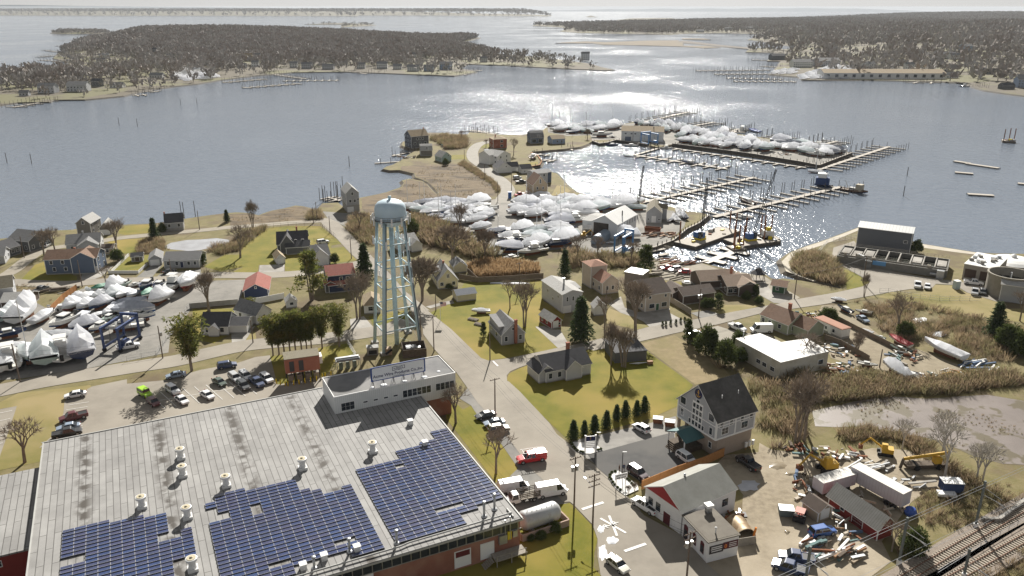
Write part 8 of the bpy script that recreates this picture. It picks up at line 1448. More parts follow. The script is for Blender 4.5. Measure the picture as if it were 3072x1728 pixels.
brush('band of brown reeds between the scrap boats and the mud flat', [cM(30,800), cM(280,640), cM(560,520), cM(800,560), cM(1060,630), cM(1280,600), cM(1500,560), cM(1900,520), cM(2213,560), cM(2213,640), cM(1850,680), cM(1500,740), cM(1000,740), cM(640,790), cM(300,830)], 1.1, 1.4, 2.8, BT, brush_m)
brush('scrub and brambles of the ditch behind the plant lawn', [cI(760,740), cI(960,750), cI(1300,790), cI(1850,920), cI(2300,1000), cI(2300,1280), cI(1960,1290), cI(1740,1300), cI(1330,1150), cI(1100,1080), cI(1000,1000), cI(880,900)], 1.5, .8, 2.4, BT, brush_m, clump=-.7)
brush('reed fringe along the dirt work yard', [cM(400,1100), cM(620,1060), cM(1000,1140), cM(1250,1220), cM(1400,1349), cO(1600,280), cO(1950,480), cO(2050,560), cO(1900,560), cO(1560,330), cO(1300,180), cM(1000,1200), cM(600,1180), cM(420,1200)], .9, 1.0, 2.2, BT, brush_m)
brush('brambles on the railway bank', [cO(1300,650), cO(1500,560), cO(2000,560), cO(2500,420), cO(2500,640), cO(2180,860), cO(2000,850), cO(1800,960), cO(1500,1140), cO(1250,1320), cO(1180,1200), cO(1350,950)], 1.4, .6, 1.8, BT, brush_m, clump=-.4)
brush('weeds on the bank below the tracks', [cO(1900,1449), cO(2200,1330), cO(2600,1080), cO(2600,1600), cO(1900,1600)], 1.3, .6, 1.5, BT, brush_m)
brush('leafless thicket between the street and the marina yard', [cG(230,330), cG(450,380), cG(640,470), cG(900,620), cG(1200,780), cG(1000,800), cG(800,720), cG(500,640), cG(240,580)], 1.6, 2.2, 5.0, BT, brush_m)
brush('thicket on the bank above the basin', [cH(0,700), cH(200,740), cH(450,760), cH(760,790), cH(900,800), cH(700,880), cH(450,880), cH(280,830), cH(60,900)], 1.5, 1.5, 3.6, BT, brush_m)
brush('tan reed bed behind the board fence', [cG(880,880), cG(1050,830), cG(1400,840), cG(1660,880), cG(1660,960), cG(1000,1000)], .62, 1.8, 3.0, RT, reed_m, 'reed_bed', sw=1.3)
brush('rusty reeds round the small pond', [cA(1500,620), cA(1650,560), cA(1800,600), cA(1790,660), cA(1850,690), cA(1600,740), cA(1500,720)], 1.2, .8, 2.0, BT, brush_m)
brush('hedge of brush between the pond and the lawn', [cB(100,700), cB(150,650), cB(300,640), cB(480,520), cB(700,450), cB(720,470), cB(560,580), cB(430,700), cB(250,740)], 1.2, 1.2, 2.8, BT, brush_m)
brush('brush along the street below the stilt house', [cB(1600,440), cB(1680,330), cB(1850,330), cB(1900,400), cB(1900,640), cB(1770,620)], 1.3, 1.4, 3.2, BT, brush_m)
brush('brown hedge clumps by the shore lane bend', [cB(1170,370), cB(1180,280), cB(1290,270), cB(1320,360)], 1.2, 1.4, 2.6, BT, brush_m)
brush('thicket on the plant point', [cI(230,480), cI(260,380), cI(400,340), cI(560,420), cI(690,600), cI(640,640), cI(450,590), cI(300,540)], 1.3, 1.4, 3.4, BT, brush_m)
brush('roadside reeds round the salt marsh', [cD(780,590), cD(830,560), cD(1000,660), cD(1180,790), cD(1240,870), cD(1200,900), cD(1130,800), cD(960,700)], 1.1, .9, 1.9, BT, brush_m)
brush('tall shore hedge behind the cottages', [cD(470,320), cD(620,290), cD(860,300), cD(870,420), cD(640,430), cD(600,380)], 1.8, 1.5, 4.0, BT, brush_m)
brush('tussocks of marsh grass on the mud flat', [cM(560,830), cM(900,770), cM(1250,800), cM(1850,800), cM(2400,900), cM(2400,1349), cM(1700,1330), cM(1380,1180), cM(620,1080)], 1.1, .25, .55, RT, brush_m, 'marsh_tussocks', sw=2.6, clump=.9)
brush('rough tufts over the salt marsh', [cD(60,920), cD(300,790), cD(520,950), cD(560,960), cD(420,760), cD(330,700), cD(400,620), cD(780,600), cD(1150,850), cD(900,960), cD(300,1040)], 1.4, .25, .6, RT, brush_m, 'marsh_tussocks', sw=2.2, clump=.3)
brush('rough tufts over the bay marsh', [cB(340,310), cB(640,330), cB(900,260), cB(1180,250), cB(1160,350), cB(720,400), cB(360,430)], 1.4, .25, .6, RT, brush_m, 'marsh_tussocks', sw=2.2, clump=.3)
brush('dry weeds between the houses and the yards', [cA(0,1060), cA(420,1060), cA(800,1090), cA(560,1290), cA(400,1250), cA(260,1190)], 1.6, .3, .8, BT, brush_m, clump=.3)
# ============================================================ street furniture, fences, railway, yard gear
polem = M('pole_wood', (.13,.10,.08), (.17,.135,.11), 2, .9)
POLES = {}
def pole(key, label, c, x, y, h, arms=1, tr=0, ang=None, group=None, lamp=False):
    p = c(x,y); rz = math.atan2(.9,-.5) if ang is None else R(ang); o = empty('utility_pole', (p.x,p.y,LZ), rz, label, 'utility pole', group)
    m = MB(); m.tube((0,0,-.3),(0,0,h),.17,.12,8); m.build('shaft', polem, o)
    for i in range(arms):
        m = MB(); m.box(0,0,h-.4-i*1.0,.12,2.4,.13)
        for y_ in (-1.05,-.45,.45,1.05): m.tube((0,y_,h-.27-i),(0,y_,h-.08-i),.05,n=5)
        m.build('cross_arm', polem, o)
    for i in range(tr): m = MB(); m.tube((.1,-.45+i*.9,h-2.9),(.1,-.45+i*.9,h-1.9),.27,n=10); m.build('transformer', steel, o)
    if lamp: m = MB(); m.tube((0,0,h-3),(2.6,0,h-2.3),.05,n=5); m.box(2.8,0,h-2.4,.6,.25,.12); m.build('street_light', steel, o)
    POLES[key] = (p,h,rz); return o
GP = 'utility poles along the lanes'; PL = 'plain wooden utility pole beside a lane'
pole('a','tall wooden pole with two transformers on the street lawn', cR,2003,530,10.6,1,2); pole('b','tall wooden pole with three crossarms and a lamp arm', cR,2183,690,10.2,3,0,lamp=True); pole('c','utility pole behind the parked dark sedan', cS,490,412,9.6,1); pole('d','utility pole at the tower compound corner', cK,370,1065,10,1); pole('e','bare pole at the street junction with long shadow', cK,978,1168,7.6,0); pole('f','slim pole beside the tower street', cU,532,1122,8.5,0); pole('g','short pole on the corner lawn by the flag', cK,390,625,5,0); pole('h','pole with lamp at the drive of the black roofed cape', cJ,577,682,6.5,0); pole('i','leaning pole with transformer at the boat yard fence', cC,1770,852,9,0,1); pole('j','pole before the row of boat sterns', cC,220,1112,10,0); pole('k','pole with transformers on the side street verge', cL,1142,702,9,0,2); pole('l','pole at the green creek shed', cI,240,742,8,1); pole('m','tall pole at the plant gate', cI,838,610,9,0); pole('n','pole with crossarms at the shop corner', cT,1288,1262,8.6,3,2); pole('q','tall pole rising from the green lawn', cK,1298,392,9,1)
for k, (c,x,y,h) in enumerate(((cB,1272,366,8),(cB,1415,505,7),(cB,1646,782,7.5),(cD,845,562,7),(cD,1066,748,7.5),(cD,1357,872,8),(cD,1208,992,9),(cA,1870,1002,7),(cA,895,1090,9),(cA,265,775,8),(cA,2170,470,8),(cB,1235,400,7),(cE,1080,395,8),(cH,425,1395,9),(cM,785,470,5))): pole('z%d'%k, PL, c, x, y, h, 0, group=GP)
def wires(label, a, b, ys=(-1.05,.45,1.05), z=0, r=.022):
    (p,h,ra), (q_,g,rb) = POLES[a], POLES[b]; o = empty('overhead_wires', (p.x,p.y,LZ), 0, label, 'wires')
    for y in ys:
        A = Vector((p.x,p.y,h-.1-z))+Vector((-math.sin(ra)*y,math.cos(ra)*y,0)); B = Vector((q_.x,q_.y,g-.1-z))+Vector((-math.sin(rb)*y,math.cos(rb)*y,0)); m = MB(); pr = None
        for i in range(11): t = i/10; v = A.lerp(B,t)-Vector((p.x,p.y,4*.9*t*(1-t))); (m.tube(pr,v,r,n=3,cap=False) if pr is not None else 0); pr = v
        m.build('wire', black_m, o)
for lab, a, b in (('wires from the transformer pole to the sedan pole','a','c'),('wires from the sedan pole to the tower corner pole','c','d'),('wires between the two tall street poles','b','a'),('wires from the lamp pole to the shop corner','b','n'),('wires from the tower corner up the street','d','f'),('wires along the side street to the plant','k','l'),('wires from the creek shed to the plant gate','l','m')): wires(lab,a,b)
wires('low cable from the boat row to the fence pole','j','i',(0,),2)
# fences: posts and panels
def fence(label, pts, h, m, panel=2.4, name='fence', thin=.06, post=.12, open_=False, group=None):
    p0 = Vector(pts[0]); o = empty(name, (p0.x,p0.y,LZ), 0, label, 'fence', group); pc_ = {}
    for a, b in zip(pts, pts[1:]):
        a, b = Vector(a)-p0, Vector(b)-p0; t = b-a; L = t.length; n = max(1,round(L/panel)); rz = math.atan2(t.y,t.x)
        k = MB()
        if open_:
            for z in (.12,h*.5,h-.06): k.box(0,0,z,L/n,.05,.05 if post < .1 else .12)
        else: k.box(0,0,.05,L/n-.08,thin,h-.05); k.box(0,0,h,L/n-.08,thin+.05,.06)
        pm_ = k.mesh('panel', m); k = MB(); k.box(0,0,0,post,post,h+.12); po_ = k.mesh('post', m)
        for i in range(n): q_ = a+t*(i+.5)/n; inst('panel',pm_,o,(q_.x,q_.y,0),rz); q_ = a+t*i/n; inst('post',po_,o,(q_.x,q_.y,0),rz)
fence('orange cedar fence between the dark lot and the shop', [cT(805,318), cT(1180,160), cN(760,1075), cN(985,975)], 1.9, cedar)
fence('orange cedar fence of the timber yard', [cC(560,345), cC(690,215), cC(840,105)], 1.8, cedar); fence('white vinyl fence below the navy bungalow', [cJ(425,295), cJ(920,200)], 1.8, trim); fence('low white fence round the shed lawn', [cA(1180,945), cA(1505,945), cA(1605,855)], 1.0, trim); fence('white fence beside the blue house drive', [cA(1400,755), cA(1215,935)], 1.0, trim)
wfence = M('fence_brown', (.16,.125,.09), (.2,.16,.12), 1.5, .9); fence('brown board fence below the reed bed', [cK(840,318), cK(1200,300), cK(1560,272)], 1.8, wfence); fence('brown board fence beside the cream garage', [cK(735,215), cK(845,318), cK(640,280)], 1.8, wfence); fence('leaning grey board fence beside the carport', [cL(832,530), cL(1062,672)], 1.8, wood_grey); fence('grey block wall at the back of the boat yard', [cJ(-110,310), cJ(420,262)], 1.6, foundation, 3, 'wall', .2); fence('long low board fence behind the workshop lawn', [cI(600,925), cI(760,1010), cI(1060,1160), cI(1200,1230)], 1.4, wfence); fence('weathered fence beside the site trailer', [cI(500,1100), cI(640,1150), cI(890,1290)], 1.6, wfence); fence('grey picket fence by the corrugated shelter', [cT(1830,935), cT(2020,905)], 1.6, wood_grey)
for lab, pts in (('chain fence along the boat yard lane',[cC(1380,885), cC(1700,830), cC(1840,620), cC(2060,300)]),('chain fence round the tower compound',[cJ(1600,690), cJ(1700,850), cJ(1500,930)]),('chain fence along the plant entrance',[cI(715,495), cI(910,590)]),('chain fence on the plant lawn',[cI(980,690), cI(1055,690), cI(1170,720), cI(1500,760), cI(1850,760)]),('chain fence round the plant point',[cI(445,350), cI(530,255), cI(780,215)]),('rail fence on the big lawn edge',[cB(720,450), cB(960,430), cB(1310,430), cB(1480,560)]),('rail fence beside the white house lawn',[cB(1240,600), cB(1500,610)])): fence(lab, pts, 1.5, steel if 'chain' in lab else dark_wood, 3, open_=True, post=.07)
# signs and the gravel islands
def island(label, pts, kerb=True):
    sheet('gravel_island', pts, LZ+.2, M('white_stone',(.62,.61,.585),(.7,.69,.665),3,.9,bump=.5), label, 'island'); 
island('white stone island at the lot entrance', [cS(1300,680), cS(1340,750), cS(1420,805), cS(1530,810), cS(1665,768), cS(1600,720), cS(1500,690)]); island('white stone island by the shop corner', [cS(1722,1080), cS(1750,1010), cS(1830,995), cS(1900,1040), cS(2040,1150), cS(2050,1200), cS(1905,1265), cS(1800,1190)])
for c, pts in ((cS,((1318,690),(1330,712),(1345,738),(1362,755),(1385,775),(1420,790),(1610,770),(1640,760),(1445,795))),(cS,((1735,1070),(1740,1040),(1760,1015),(1795,1005),(1750,1090),(1770,1120),(1790,1150),(1820,1180),(1850,1205),(1905,1065),(1925,1085),(1950,1105),(1975,1135),(1995,1155)))):
    for x,y in pts: tree('small dark plant edging a white stone island', c(x,y), .65, RND[0], 'plants edging the stone islands', 'low_plant', 1.1)
for x,y in ((1945,1245),(2010,1210)): tree('reddish bare shrub on the stone island', cS(x,y), 2.0, BARE[3], 'bare shrubs on the stone island', 'bare_shrub', .9)
navy_p = MATS['emblem_navy']
p = cS(1522,800); o = empty('monument_sign', (p.x,p.y,LZ+.2), R(8), 'white post sign with navy crest panel and blank slats', 'sign')
for x in (-1.05,1.05): m = MB(); m.box(x,0,0,.22,.22,3.9); m.box(x,0,3.9,.34,.34,.12); m.build('post', trim, o)
m = MB(); m.box(0,0,2.7,1.85,.1,1.1); m.build('crest_panel', navy_p, o)
for z in (1.15,1.53,1.91,2.29): m = MB(); m.box(0,0,z,1.85,.08,.33); m.build('slat', trim, o)
m = MB(); m.tube((0,-.07,2.95),(0,-.07,3.6),.03,n=4); m.tube((-.15,-.07,3.45),(.15,-.07,3.45),.03,n=4); m.build('crest', gold, o)
p = cS(1852,1180); o = empty('lease_sign', (p.x,p.y,LZ+.2), R(22), 'white lease board on two posts over the stone island', 'sign')
for x in (-1,1): m = MB(); m.box(x,0,0,.12,.12,3.0); m.build('post', trim, o)
m = MB(); m.box(0,-.08,2.0,2.6,.06,1.1); m.build('board', trim, o); lettering(o,'OFFICE SPACE',.36,0,-.13,2.62,black_m,.006,'CENTER'); lettering(o,'FOR LEASE',.42,0,-.13,2.12,black_m,.008,'CENTER')
for lab,c,x,y in (('black lamp post on the entrance island',cS,1590,790),('black lamp post behind the lease board',cS,1868,1010)):
    p = c(x,y); o = empty('lamp_post', (p.x,p.y,LZ), 0, lab, 'lamp post'); m = MB(); m.tube((0,0,0),(0,0,4.6),.07,n=8); m.build('shaft', black_m, o); m = MB(); m.box(.35,0,4.55,.8,.3,.12); m.build('lamp_head', black_m, o)
def person(label, p, rz, top, legs, pose=0):
    bm_ = bmesh.new(); J = dict(h=(0,0,.95),c=(0,.02,1.4),n=(0,.02,1.55),hd=(0,.03,1.66),ht=(0,.03,1.78)); 
    for s, k in ((-1,'l'),(1,'r')): J.update({k+'hp':(s*.11,0,.9),k+'k':(s*(.13+pose*.04),-.02,.5),k+'f':(s*(.14+pose*.07),.02,.06),k+'t':(s*(.15+pose*.07),-.14,.04),k+'s':(s*.2,.02,1.42),k+'e':(s*.27,.05,1.14),k+'w':(s*.25,-.08,.92),k+'g':(s*.25,-.12,.84)})
    ids = {}; me = bpy.data.meshes.new('body'); vs = list(J.values()); ks = list(J); E = [('h','c'),('c','n'),('n','hd'),('hd','ht')]
    for k in 'lr': E += [('h',k+'hp'),(k+'hp',k+'k'),(k+'k',k+'f'),(k+'f',k+'t'),('c',k+'s'),(k+'s',k+'e'),(k+'e',k+'w'),(k+'w',k+'g')]
    me.from_pydata(vs, [(ks.index(a),ks.index(b)) for a,b in E], []); o = bpy.data.objects.new('person', me); COL.objects.link(o); mod = o.modifiers.new('skin','SKIN'); mod.use_smooth_shade = True
    rad = {'h':.16,'c':.17,'n':.06,'hd':.1,'ht':.075}
    for i, k in enumerate(ks): r_ = rad.get(k) or {'hp':.1,'k':.07,'f':.05,'t':.04,'s':.08,'e':.055,'w':.04,'g':.045}[k[1:]]; me.skin_vertices[0].data[i].radius = (r_,r_); me.skin_vertices[0].data[i].use_root = (k == 'h')
    o.modifiers.new('sub','SUBSURF').levels = 1; dg = bpy.context.evaluated_depsgraph_get(); m2 = bpy.data.meshes.new_from_object(o.evaluated_get(dg)); bpy.data.objects.remove(o)
    skin = M('skin',(.42,.27,.2),None,rough=.6); hair = M('hair',(.05,.035,.025),None,rough=.8)
    for mm in (top, legs, skin, hair): m2.materials.append(mm)
    for f in m2.polygons: z = f.center.z; f.material_index = 3 if z > 1.74 or (z > 1.62 and f.center.y > .05) else 2 if z > 1.54 or (abs(f.center.x) > .19 and z < .95) else 1 if z < .97 else 0
    ob = inst('person', m2, None, (p.x,p.y,LZ+.1), rz); tag(ob, label, 'person')
person('person in dark brown clothes standing behind the lease board', cS(1838,1012), 1.2, M('brown_coat',(.09,.05,.035)), M('dark_trousers',(.05,.035,.03))); person('person in dark blue clothes standing by the lamp post', cS(1888,1000), .2, M('blue_coat',(.03,.045,.09)), M('blue_trousers',(.035,.045,.075)), 1)
# road paint
def line(c, a, b, w_=.12, label='white painted parking line', group='parking lines'):
    A, B = Vector(c(*a)), Vector(c(*b)); t = (B-A); n = Vector((-t.y,t.x)).normalized()*w_/2; m = MB(); zz = LZ+.135; m.add([(A.x-n.x,A.y-n.y,zz),(B.x-n.x,B.y-n.y,zz),(B.x+n.x,B.y+n.y,zz),(A.x+n.x,A.y+n.y,zz)], [(0,1,2,3)]); tag(m.build('road_marking', paint_white), label, 'road marking', group)
for y in (120,156,192,228,264,300): line(cP, (525-(y-120)*.5,y+25), (680-(y-120)*.25,y))
for i in range(9): line(cJ, (-560+i*125,1235-i*18), (-380+i*125,1400-i*19))
line(cJ,(-540,1330),(560,1150))
for i in range(5): line(cP,(-250,260+i*62),(95-i*18,185+i*62))
line(cT,(165,535),(395,460),.6,'white stop bar ahead of the crossing letters',None); line(cT,(620,985),(850,905),.6,'white stop bar beyond the crossing letters',None); line(cT,(362,632),(636,788),.42,'first stroke of the painted crossing cross',None); line(cT,(455,603),(540,820),.42,'second stroke of the painted crossing cross',None); line(cK,(1010,1175),(1065,1230),.4,'white stop line at the side street mouth',None)
for x,y in ((452,725),(545,690)): p = cT(x,y); o = lettering(None,'R',1.5,p.x,p.y,LZ+.15,paint_white,.03,'CENTER',R(62),'road_marking',True); tag(o,'white painted letter beside the crossing cross','road marking','crossing letters')
# railway
def track(label, a, b):
    A, B = Vector(a), Vector(b); t = (B-A).normalized(); A = A-t*30; B = B+t*60; L = (B-A).length; o = empty('railway_track', (A.x,A.y,LZ), math.atan2(t.y,t.x), label, 'track'); m = MB(); m.prism([(0,-2.6),(L,-2.6),(L,2.6),(0,2.6)],0,.35); m.build('ballast', M('ballast',(.20,.165,.135),(.27,.23,.19),2,.95,bump=.6), o)
    k = MB(); k.box(0,0,.35,.24,2.5,.12); tm = k.mesh('sleeper', M('sleeper',(.40,.355,.29),(.33,.29,.235),1.5,.9))
    for i in range(int(L/.66)): inst('sleeper', tm, o, (i*.66+.3,0,0))
    for y in (-.72,.72): k = MB(); k.box(L/2,y,.47,L,.09,.16); k.build('rail', M('rail_rust',(.17,.085,.05),(.2,.11,.07),3,.6), o)
track('rusty railway track nearer the work yard', cO(1330,1442), cO(2444,775)); track('railway track beyond the lineside fence', cO(1812,1449), cO(2444,1092))
fence('lineside mesh fence between the two tracks', [cO(1560,1449), cO(2100,1110), cO(2460,900)], 1.2, steel, 3, open_=True, post=.07)
cat_m = M('catenary_green', (.13,.15,.15), None, rough=.6); ct = []
for lab,c,x,y,h in (('tall catenary mast by the red shed with white base',cO,1170,1335,9.0),('tall catenary mast farther along the track with white base',cO,1945,962,9.4),('catenary mast rising at the yard corner',cO,225,1500,6.5),('catenary mast standing between the tracks',cO,1828,1470,5.5)):
    p = c(x,y); ct.append((p,h)); o = empty('catenary_mast', (p.x,p.y,LZ), R(-52), lab, 'catenary mast'); m = MB(); m.box(0,0,.9,.34,.34,h-.9); m.build('mast', cat_m, o); m = MB(); m.box(0,0,0,.6,.6,.95); m.build('base', trim, o); m = MB(); m.tube((0,0,h-1.2),(3.0,0,h-2.2),.05,n=4); m.tube((0,0,h-2.6),(3.4,0,h-3.0),.05,n=4); m.tube((2.2,0,h-2.9),(3.6,0,h-3.3),.07,n=4); m.build('cantilever', steel, o)
o = empty('catenary_wires', (ct[0][0].x,ct[0][0].y,LZ), 0, 'overhead railway wires between the catenary masts', 'wires'); t = (ct[1][0]-ct[0][0]).normalized()
for k, (off, z) in enumerate(((0,8.8),(.3,8.5),(3.2,5.6),(3.2,4.4))): m = MB(); a = Vector((0,0,0))-Vector((t.x,t.y,0))*45+Vector((t.y*off,-t.x*off,z)); m.tube(a, a+Vector((t.x,t.y,0))*190, .03, n=3); m.build('wire', steel, o)
fence('low concrete wall beside the far track', [cO(2020,900), cO(2190,905), cO(2470,690)], .9, concrete, 6, 'wall', .5, .5)
# yard gear
def gear(name, label, cat, c, x, y, rz, parts, group=None, z=0):
    p = c(x,y); o = empty(name, (p.x,p.y,LZ+z), R(rz), label, cat, group)
    for nm, mt, fn in parts: m = MB(); fn(m); m.build(nm, mt, o)
    return o
yel = M('machine_yellow', (.55,.33,.03), (.45,.27,.03), 1, .6)
def digger(label, c, x, y, rz, k=1.0):
    o = gear('excavator', label, 'excavator', c, x, y, rz, (('track',black_m,lambda m: (m.box(0,-.9,0,3.2,.5,.8),m.box(0,.9,0,3.2,.5,.8),m.box(0,0,.3,2,1.4,.5))),('cab',yel,lambda m: (m.box(-.4,0,.8,2.4,2,1.0),m.box(.3,.5,1.8,1.2,.9,1.1))),('boom',yel,lambda m: (m.tube((.8,-.3,1.6),(3.4,-.3,3.4),.22,n=5),m.tube((3.4,-.3,3.4),(5.2,-.3,1.4),.18,n=5))),('bucket',rust,lambda m: m.box(5.1,-.3,.5,.9,1.0,.9)))); o.scale = (k,)*3
digger('yellow excavator half hidden behind the pink stained trailer', cO,440,375,190,1.1); digger('yellow backhoe with raised arm on the tan clearing', cO,1030,215,160,.9); digger('orange loader in the marina yard by the lean-to', cY,620,1180,20,.8)
gear('boom_truck','yellow crane boom carrier lying by the reeds','crane',cO,1430,350,4,(('boom',yel,lambda m: (m.tube((-4.5,0,2.2),(4.8,.4,3.0),.32,n=6),m.box(2.2,-.2,1.2,1.4,1.2,1.2))),('frame',dark_wood,lambda m: (m.box(0,0,.5,8,1.8,.6),m.tube((-4.5,0,2.2),(-4.9,0,.2),.3))),('wheel',tyre,lambda m: m.tube((-2,-1.1,.6),(-2,1.1,.6),.6,n=12)),('wheel',tyre,lambda m: m.tube((2.4,-1.1,.6),(2.4,1.1,.6),.6,n=12)))); gear('tractor','old red tractor with striped canopy by the tan shed','tractor',cO,165,880,60,(('body',M('tractor_red',(.3,.07,.05)),lambda m: (m.box(.4,0,.6,2.2,.8,.9),m.box(-.8,0,.6,.8,1.2,.8))),('canopy',M('canopy_pink',(.55,.3,.26)),lambda m: m.box(-.6,0,2.3,1.8,1.6,.12)),('post',black_m,lambda m: (m.box(-1.3,0,1,.1,.1,1.3),m.box(.1,0,1,.1,.1,1.3))),('wheel',tyre,lambda m: m.tube((-.8,-1,.75),(-.8,1,.75),.75,n=14)),('wheel',tyre,lambda m: m.tube((1.1,-.8,.45),(1.1,.8,.45),.45,n=12)),('loader',steel,lambda m: m.box(2.2,0,.2,.6,1.8,.7))))
def dumpster(label, c, x, y, rz, m_, k=1.0, group=None):
    o = gear('dumpster', label, 'dumpster', c, x, y, rz, (('bin',m_,lambda m: m.loft([[(-.95,-.6,.1),(.95,-.6,.1),(.95,.6,.1),(-.95,.6,.1)],[(-1.1,-.8,1.2),(1.1,-.8,1.2),(1.1,.8,1.2),(-1.1,.8,1.2)]])),('lid',trim if m_ is rust else steel,lambda m: (m.box(-.55,0,1.2,1.05,1.65,.1),m.box(.55,0,1.2,1.05,1.65,.1))))); o.scale = (k,)*3
dumpster('dark grey ribbed dumpster on the dirt yard', cT,2350,590,-8,M('bin_grey',(.12,.15,.16)),1.2); dumpster('brown dumpster with white lids in the concrete bay', cN,265,610,-12,rust,1.0,); dumpster('brown dumpster with white lids nearest the tall building', cN,395,645,-14,rust,1.0); gear('roll_off_bin','long rusty open skip beside the boat shed','skip',cY,1770,1080,-20,(('bin',rust,lambda m: m.loft([[(-3,-1.1,.2),(3,-1.1,.2),(3,1.1,.2),(-3,1.1,.2)],[(-3.2,-1.2,1.7),(3.2,-1.2,1.7),(3.2,1.2,1.7),(-3.2,1.2,1.7)],[(-3,-1.05,1.7),(3,-1.05,1.7),(3,1.05,1.7),(-3,1.05,1.7)],[(-2.9,-1,.6),(2.9,-1,.6),(2.9,1,.6),(-2.9,1,.6)]])),))
GM = [rust,steel,wood_grey,dark_wood,trim,M('scrap_teal',(.10,.17,.17)),M('scrap_orange',(.30,.17,.09)),M('scrap_blue',(.10,.15,.24)),M('scrap_beige',(.42,.37,.3)),M('scrap_tan',(.3,.24,.17)),rust,dark_wood,steel]
def scrap(label, c, x, y, n, rx, ry, seed, lng=1.0, mats=None):
    r = random.Random(seed); p = c(x,y); o = empty('scrap_heap', (p.x,p.y,LZ), 0, label, 'scrap')
    for i in range(n):
        m = MB(); L = r.uniform(.5,2.6)*lng; m.box(0,0,0,L,r.uniform(.1,.6),r.uniform(.08,.55)); m.build('scrap_piece', r.choice(mats or GM), o, False, (r.uniform(-rx,rx),r.uniform(-ry,ry),r.uniform(0,.7)), r.uniform(0,3.14) if lng < 1.5 else r.gauss(.5,.25))
scrap('tangled heap of pipes, ladders and timber by the navy trucks', cO,530,1190,46,4.5,2.8,1,1.7); scrap('scrap pile under the bare thicket by the short trailer', cO,200,560,26,2.6,5,2); scrap('machine parts along the red shed wall', cO,570,930,20,1.8,3.6,3); scrap('discarded white frames and parts on the clearing', cO,600,210,24,3.4,2.4,4,1.0,[trim,steel,GM[8],rust]); scrap('rusty steel rack heap at the thicket edge', cO,90,160,16,2.2,1.6,5,.9,[rust,dark_wood]); scrap('white dinghy parts and teal crate at the thicket edge', cO,250,205,12,2.6,1.2,6,1.0,[trim,GM[5],rust]); scrap('long grey beams behind the long trailer', cO,1240,510,12,3.5,2.2,7,2.2,[steel,concrete]); scrap('grey spars behind the white trailers', cO,900,350,12,4,1.4,8,2.2,[steel,trim,concrete]); scrap('loose boards by the blue tarp ball', cO,980,720,14,3.6,2.6,9,1.2,[GM[8],wood_grey,concrete]); scrap('heap of household scrap behind the workshop', cM,380,480,40,4.5,3.2,10); scrap('row of oddments along the workshop fence', cM,400,300,26,4,4,11); scrap('scrap timber and boxes on the dirt track', cM,1040,380,30,4.2,3.4,12); scrap('blue beam stack at the reeds', cM,1700,460,14,5,2.4,13,3.0,[GM[7],trim]); scrap('orange frames and tubes by the beam stack', cM,1600,550,22,4,1.6,14,1.2,[GM[6],yel,trim,rust]); scrap('planks and piles laid out on the shore', cL,740,110,22,6,5,15,2.6,[wood_grey,GM[8],rust]); scrap('long brown timbers stacked by the basin', cL,1050,110,12,5,1.6,16,3.4,[dark_wood,rust]); scrap('pale planks beside the red cars', cL,850,250,12,7,3,17,3.0,[GM[8],wood_grey]); scrap('rusty steel mat stack on the quay', cY,1900,1150,40,6,3,18,1.8,[rust,GM[6],dark_wood]); scrap('yard clutter on the marina gravel behind the shed', cY,950,680,40,9,4,19,.9); scrap('dock clutter on the spit corner', cF,750,520,40,13,5,20,1.2); scrap('barrels and pallets outside the shop', cT,1800,640,18,2.0,1.8,21,.6,[black_m,steel,rust]); scrap('yard oddments along the boat yard fence', cC,620,300,14,2,3,22,.8); scrap('old boat gear by the site trailer', cI,380,900,26,4,3,23); scrap('timber pile by the grey pickup', cA,640,1130,16,5,2.4,24,2.4,[dark_wood,wood_grey]); scrap('stored floats and gear at the waterfront garden', cD,220,520,22,5,2.4,25); scrap('bushes pots and gear behind the causeway cottages', cD,640,400,18,3,4,26)
for x,y in ((168,1290),(218,1268)): gear('traffic_drum','orange and white traffic drum by the navy trucks','traffic drum',cO,x,y,0,(('drum',M('drum_orange',(.75,.16,.03)),lambda m: m.lathe([(.34,0),(.3,1.0),(.12,1.1)],10)),('band',trim,lambda m: m.lathe([(.33,.4),(.32,.55)],10))),'traffic drums by the navy trucks')
for x,y in ((1135,715),(1170,745)): gear('trash_can','black round trash can at the shop wall','trash can',cT,x,y,0,(('can',black_m,lambda m: m.lathe([(.3,0),(.36,1.0),(.38,1.05)],12)),('lid',M('bin_grey',(.12,.15,.16)),lambda m: m.lathe([(.38,1.05),(.3,1.15),(.05,1.2)],12))),'trash cans at the shop wall')
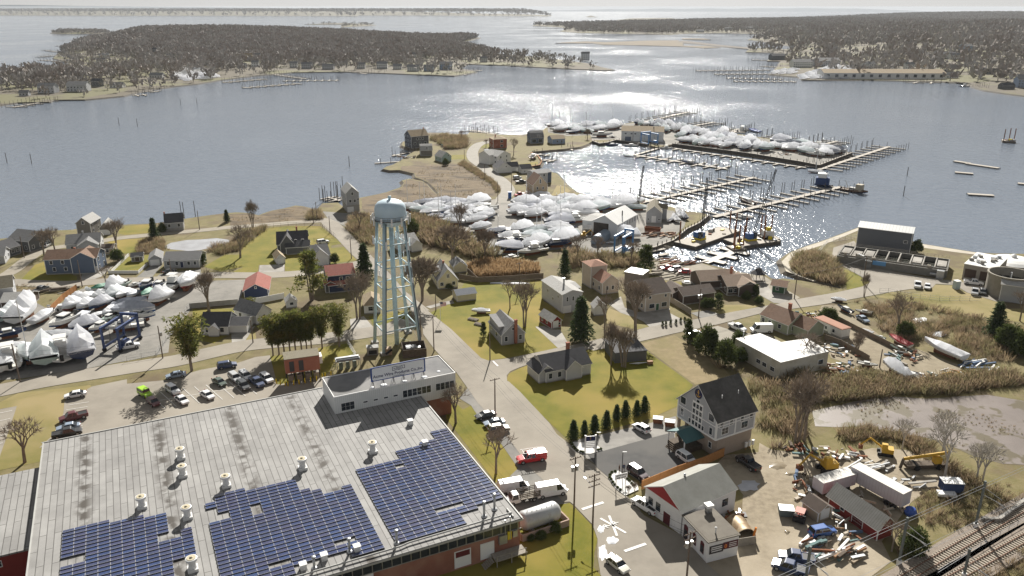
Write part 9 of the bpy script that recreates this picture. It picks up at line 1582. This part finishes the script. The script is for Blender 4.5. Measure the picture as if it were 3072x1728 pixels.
gear('cargo_trailer','dark blue covered cargo trailer with white roof','trailer',cO,1690,600,-4,(('body',M('cargo_navy',(.03,.05,.12)),lambda m: m.box(0,0,.6,3.6,2.2,1.9)),('roof',trim,lambda m: m.box(0,0,2.5,3.7,2.3,.1)),('wheel',tyre,lambda m: m.tube((0,-1.15,.4),(0,1.15,.4),.4,n=12)))); gear('tarped_bundle','round blue tarped bundle behind the long trailer','bundle',cO,1285,820,0,(('tarp',wrapb,lambda m: m.lathe([(.9,0),(1.1,.6),(.8,1.2),(.2,1.5)],12)),)); gear('small_trailer','little green and white trailer in the weeds','trailer',cO,1650,650,-10,(('bed',trim,lambda m: m.box(0,0,.5,3.2,1.5,.5)),('wheel',tyre,lambda m: m.tube((.3,-.8,.35),(.3,.8,.35),.35,n=10)))); gear('portable_toilet','pale blue portable cabin on the plant lawn','cabin',cI,1645,655,10,(('body',M('cabin_blue',(.42,.5,.52)),lambda m: m.box(0,0,0,1.6,1.6,2.6)),('roof',trim,lambda m: m.box(0,0,2.6,1.8,1.8,.15)))); gear('blue_bin','blue kiosk bin at the yard gate','bin',cD,1338,960,0,(('body',blue_p,lambda m: m.box(0,0,0,1.6,1.6,3)),('top',blue_p,lambda m: m.box(0,0,3,1.8,1.8,.15)))); gear('canoe','white canoe beside the derelict garage','canoe',cL,490,1210,10,(('hull',trim,lambda m: m.loft([[(-2.4,-.05,.5),(-2.4,.05,.5),(-2.4,0,.55)],[(0,-.4,.5),(0,.4,.5),(0,0,.1)],[(2.4,-.05,.5),(2.4,.05,.5),(2.4,0,.55)]])),('ride_mower',GM[6],lambda m: m.box(3.0,0,0,1.4,.9,.8)))); gear('fire_pit','low brick fire pit on the lawn','fire pit',cL,1015,340,0,(('ring',foundation,lambda m: m.lathe([(1.7,0),(1.7,.9)],10)),('cover',steel,lambda m: m.box(0,0,.9,1.4,1.0,.3))))
for (x,y),lab in (((795,725),'raised planter bed nearest the boat trailer'),((865,780),'raised planter bed nearest the grey cape')): gear('planter_bed',lab,'planter',cK,x,y,-32,(('frame',wood_grey,lambda m: m.box(0,0,0,3.0,1.4,.45)),('soil',dark_wood,lambda m: m.box(0,0,.45,2.7,1.1,.05))))
fl = M('flag_red',(.5,.06,.06)); gear('flag_pole','white flag pole with striped flag on the corner lawn','flag pole',cK,440,735,0,(('pole',trim,lambda m: m.tube((0,0,0),(0,0,6),.06,n=6)),('flag',fl,lambda m: [m.box(.95,0,4.6+i*.2,1.7,.03,.1) for i in range(6)]),('flag_field',trim,lambda m: [m.box(.95,0,4.7+i*.2,1.7,.03,.1) for i in range(6)]),('canton',navy_p,lambda m: m.box(.45,0,5.2,.75,.05,.6))))
# ============================================================ thin air between the camera and the far shores
hb = MB(); hb.box(0, 0, -96, 74000, 74000, 186)
hm = bpy.data.materials.new('haze'); hm.use_nodes = True; hn = hm.node_tree; hn.nodes.remove(hn.nodes['Principled BSDF'])
pv = hn.nodes.new('ShaderNodeVolumePrincipled'); pv.inputs['Color'].default_value = (.86,.92,1,1); pv.inputs['Density'].default_value = 3.4e-5; pv.inputs['Anisotropy'].default_value = 0
hn.links.new(pv.outputs[0], hn.nodes['Material Output'].inputs['Volume'])
tag(hb.build('haze', hm), 'thin pale sea haze over the harbour', 'haze', None, 'stuff')
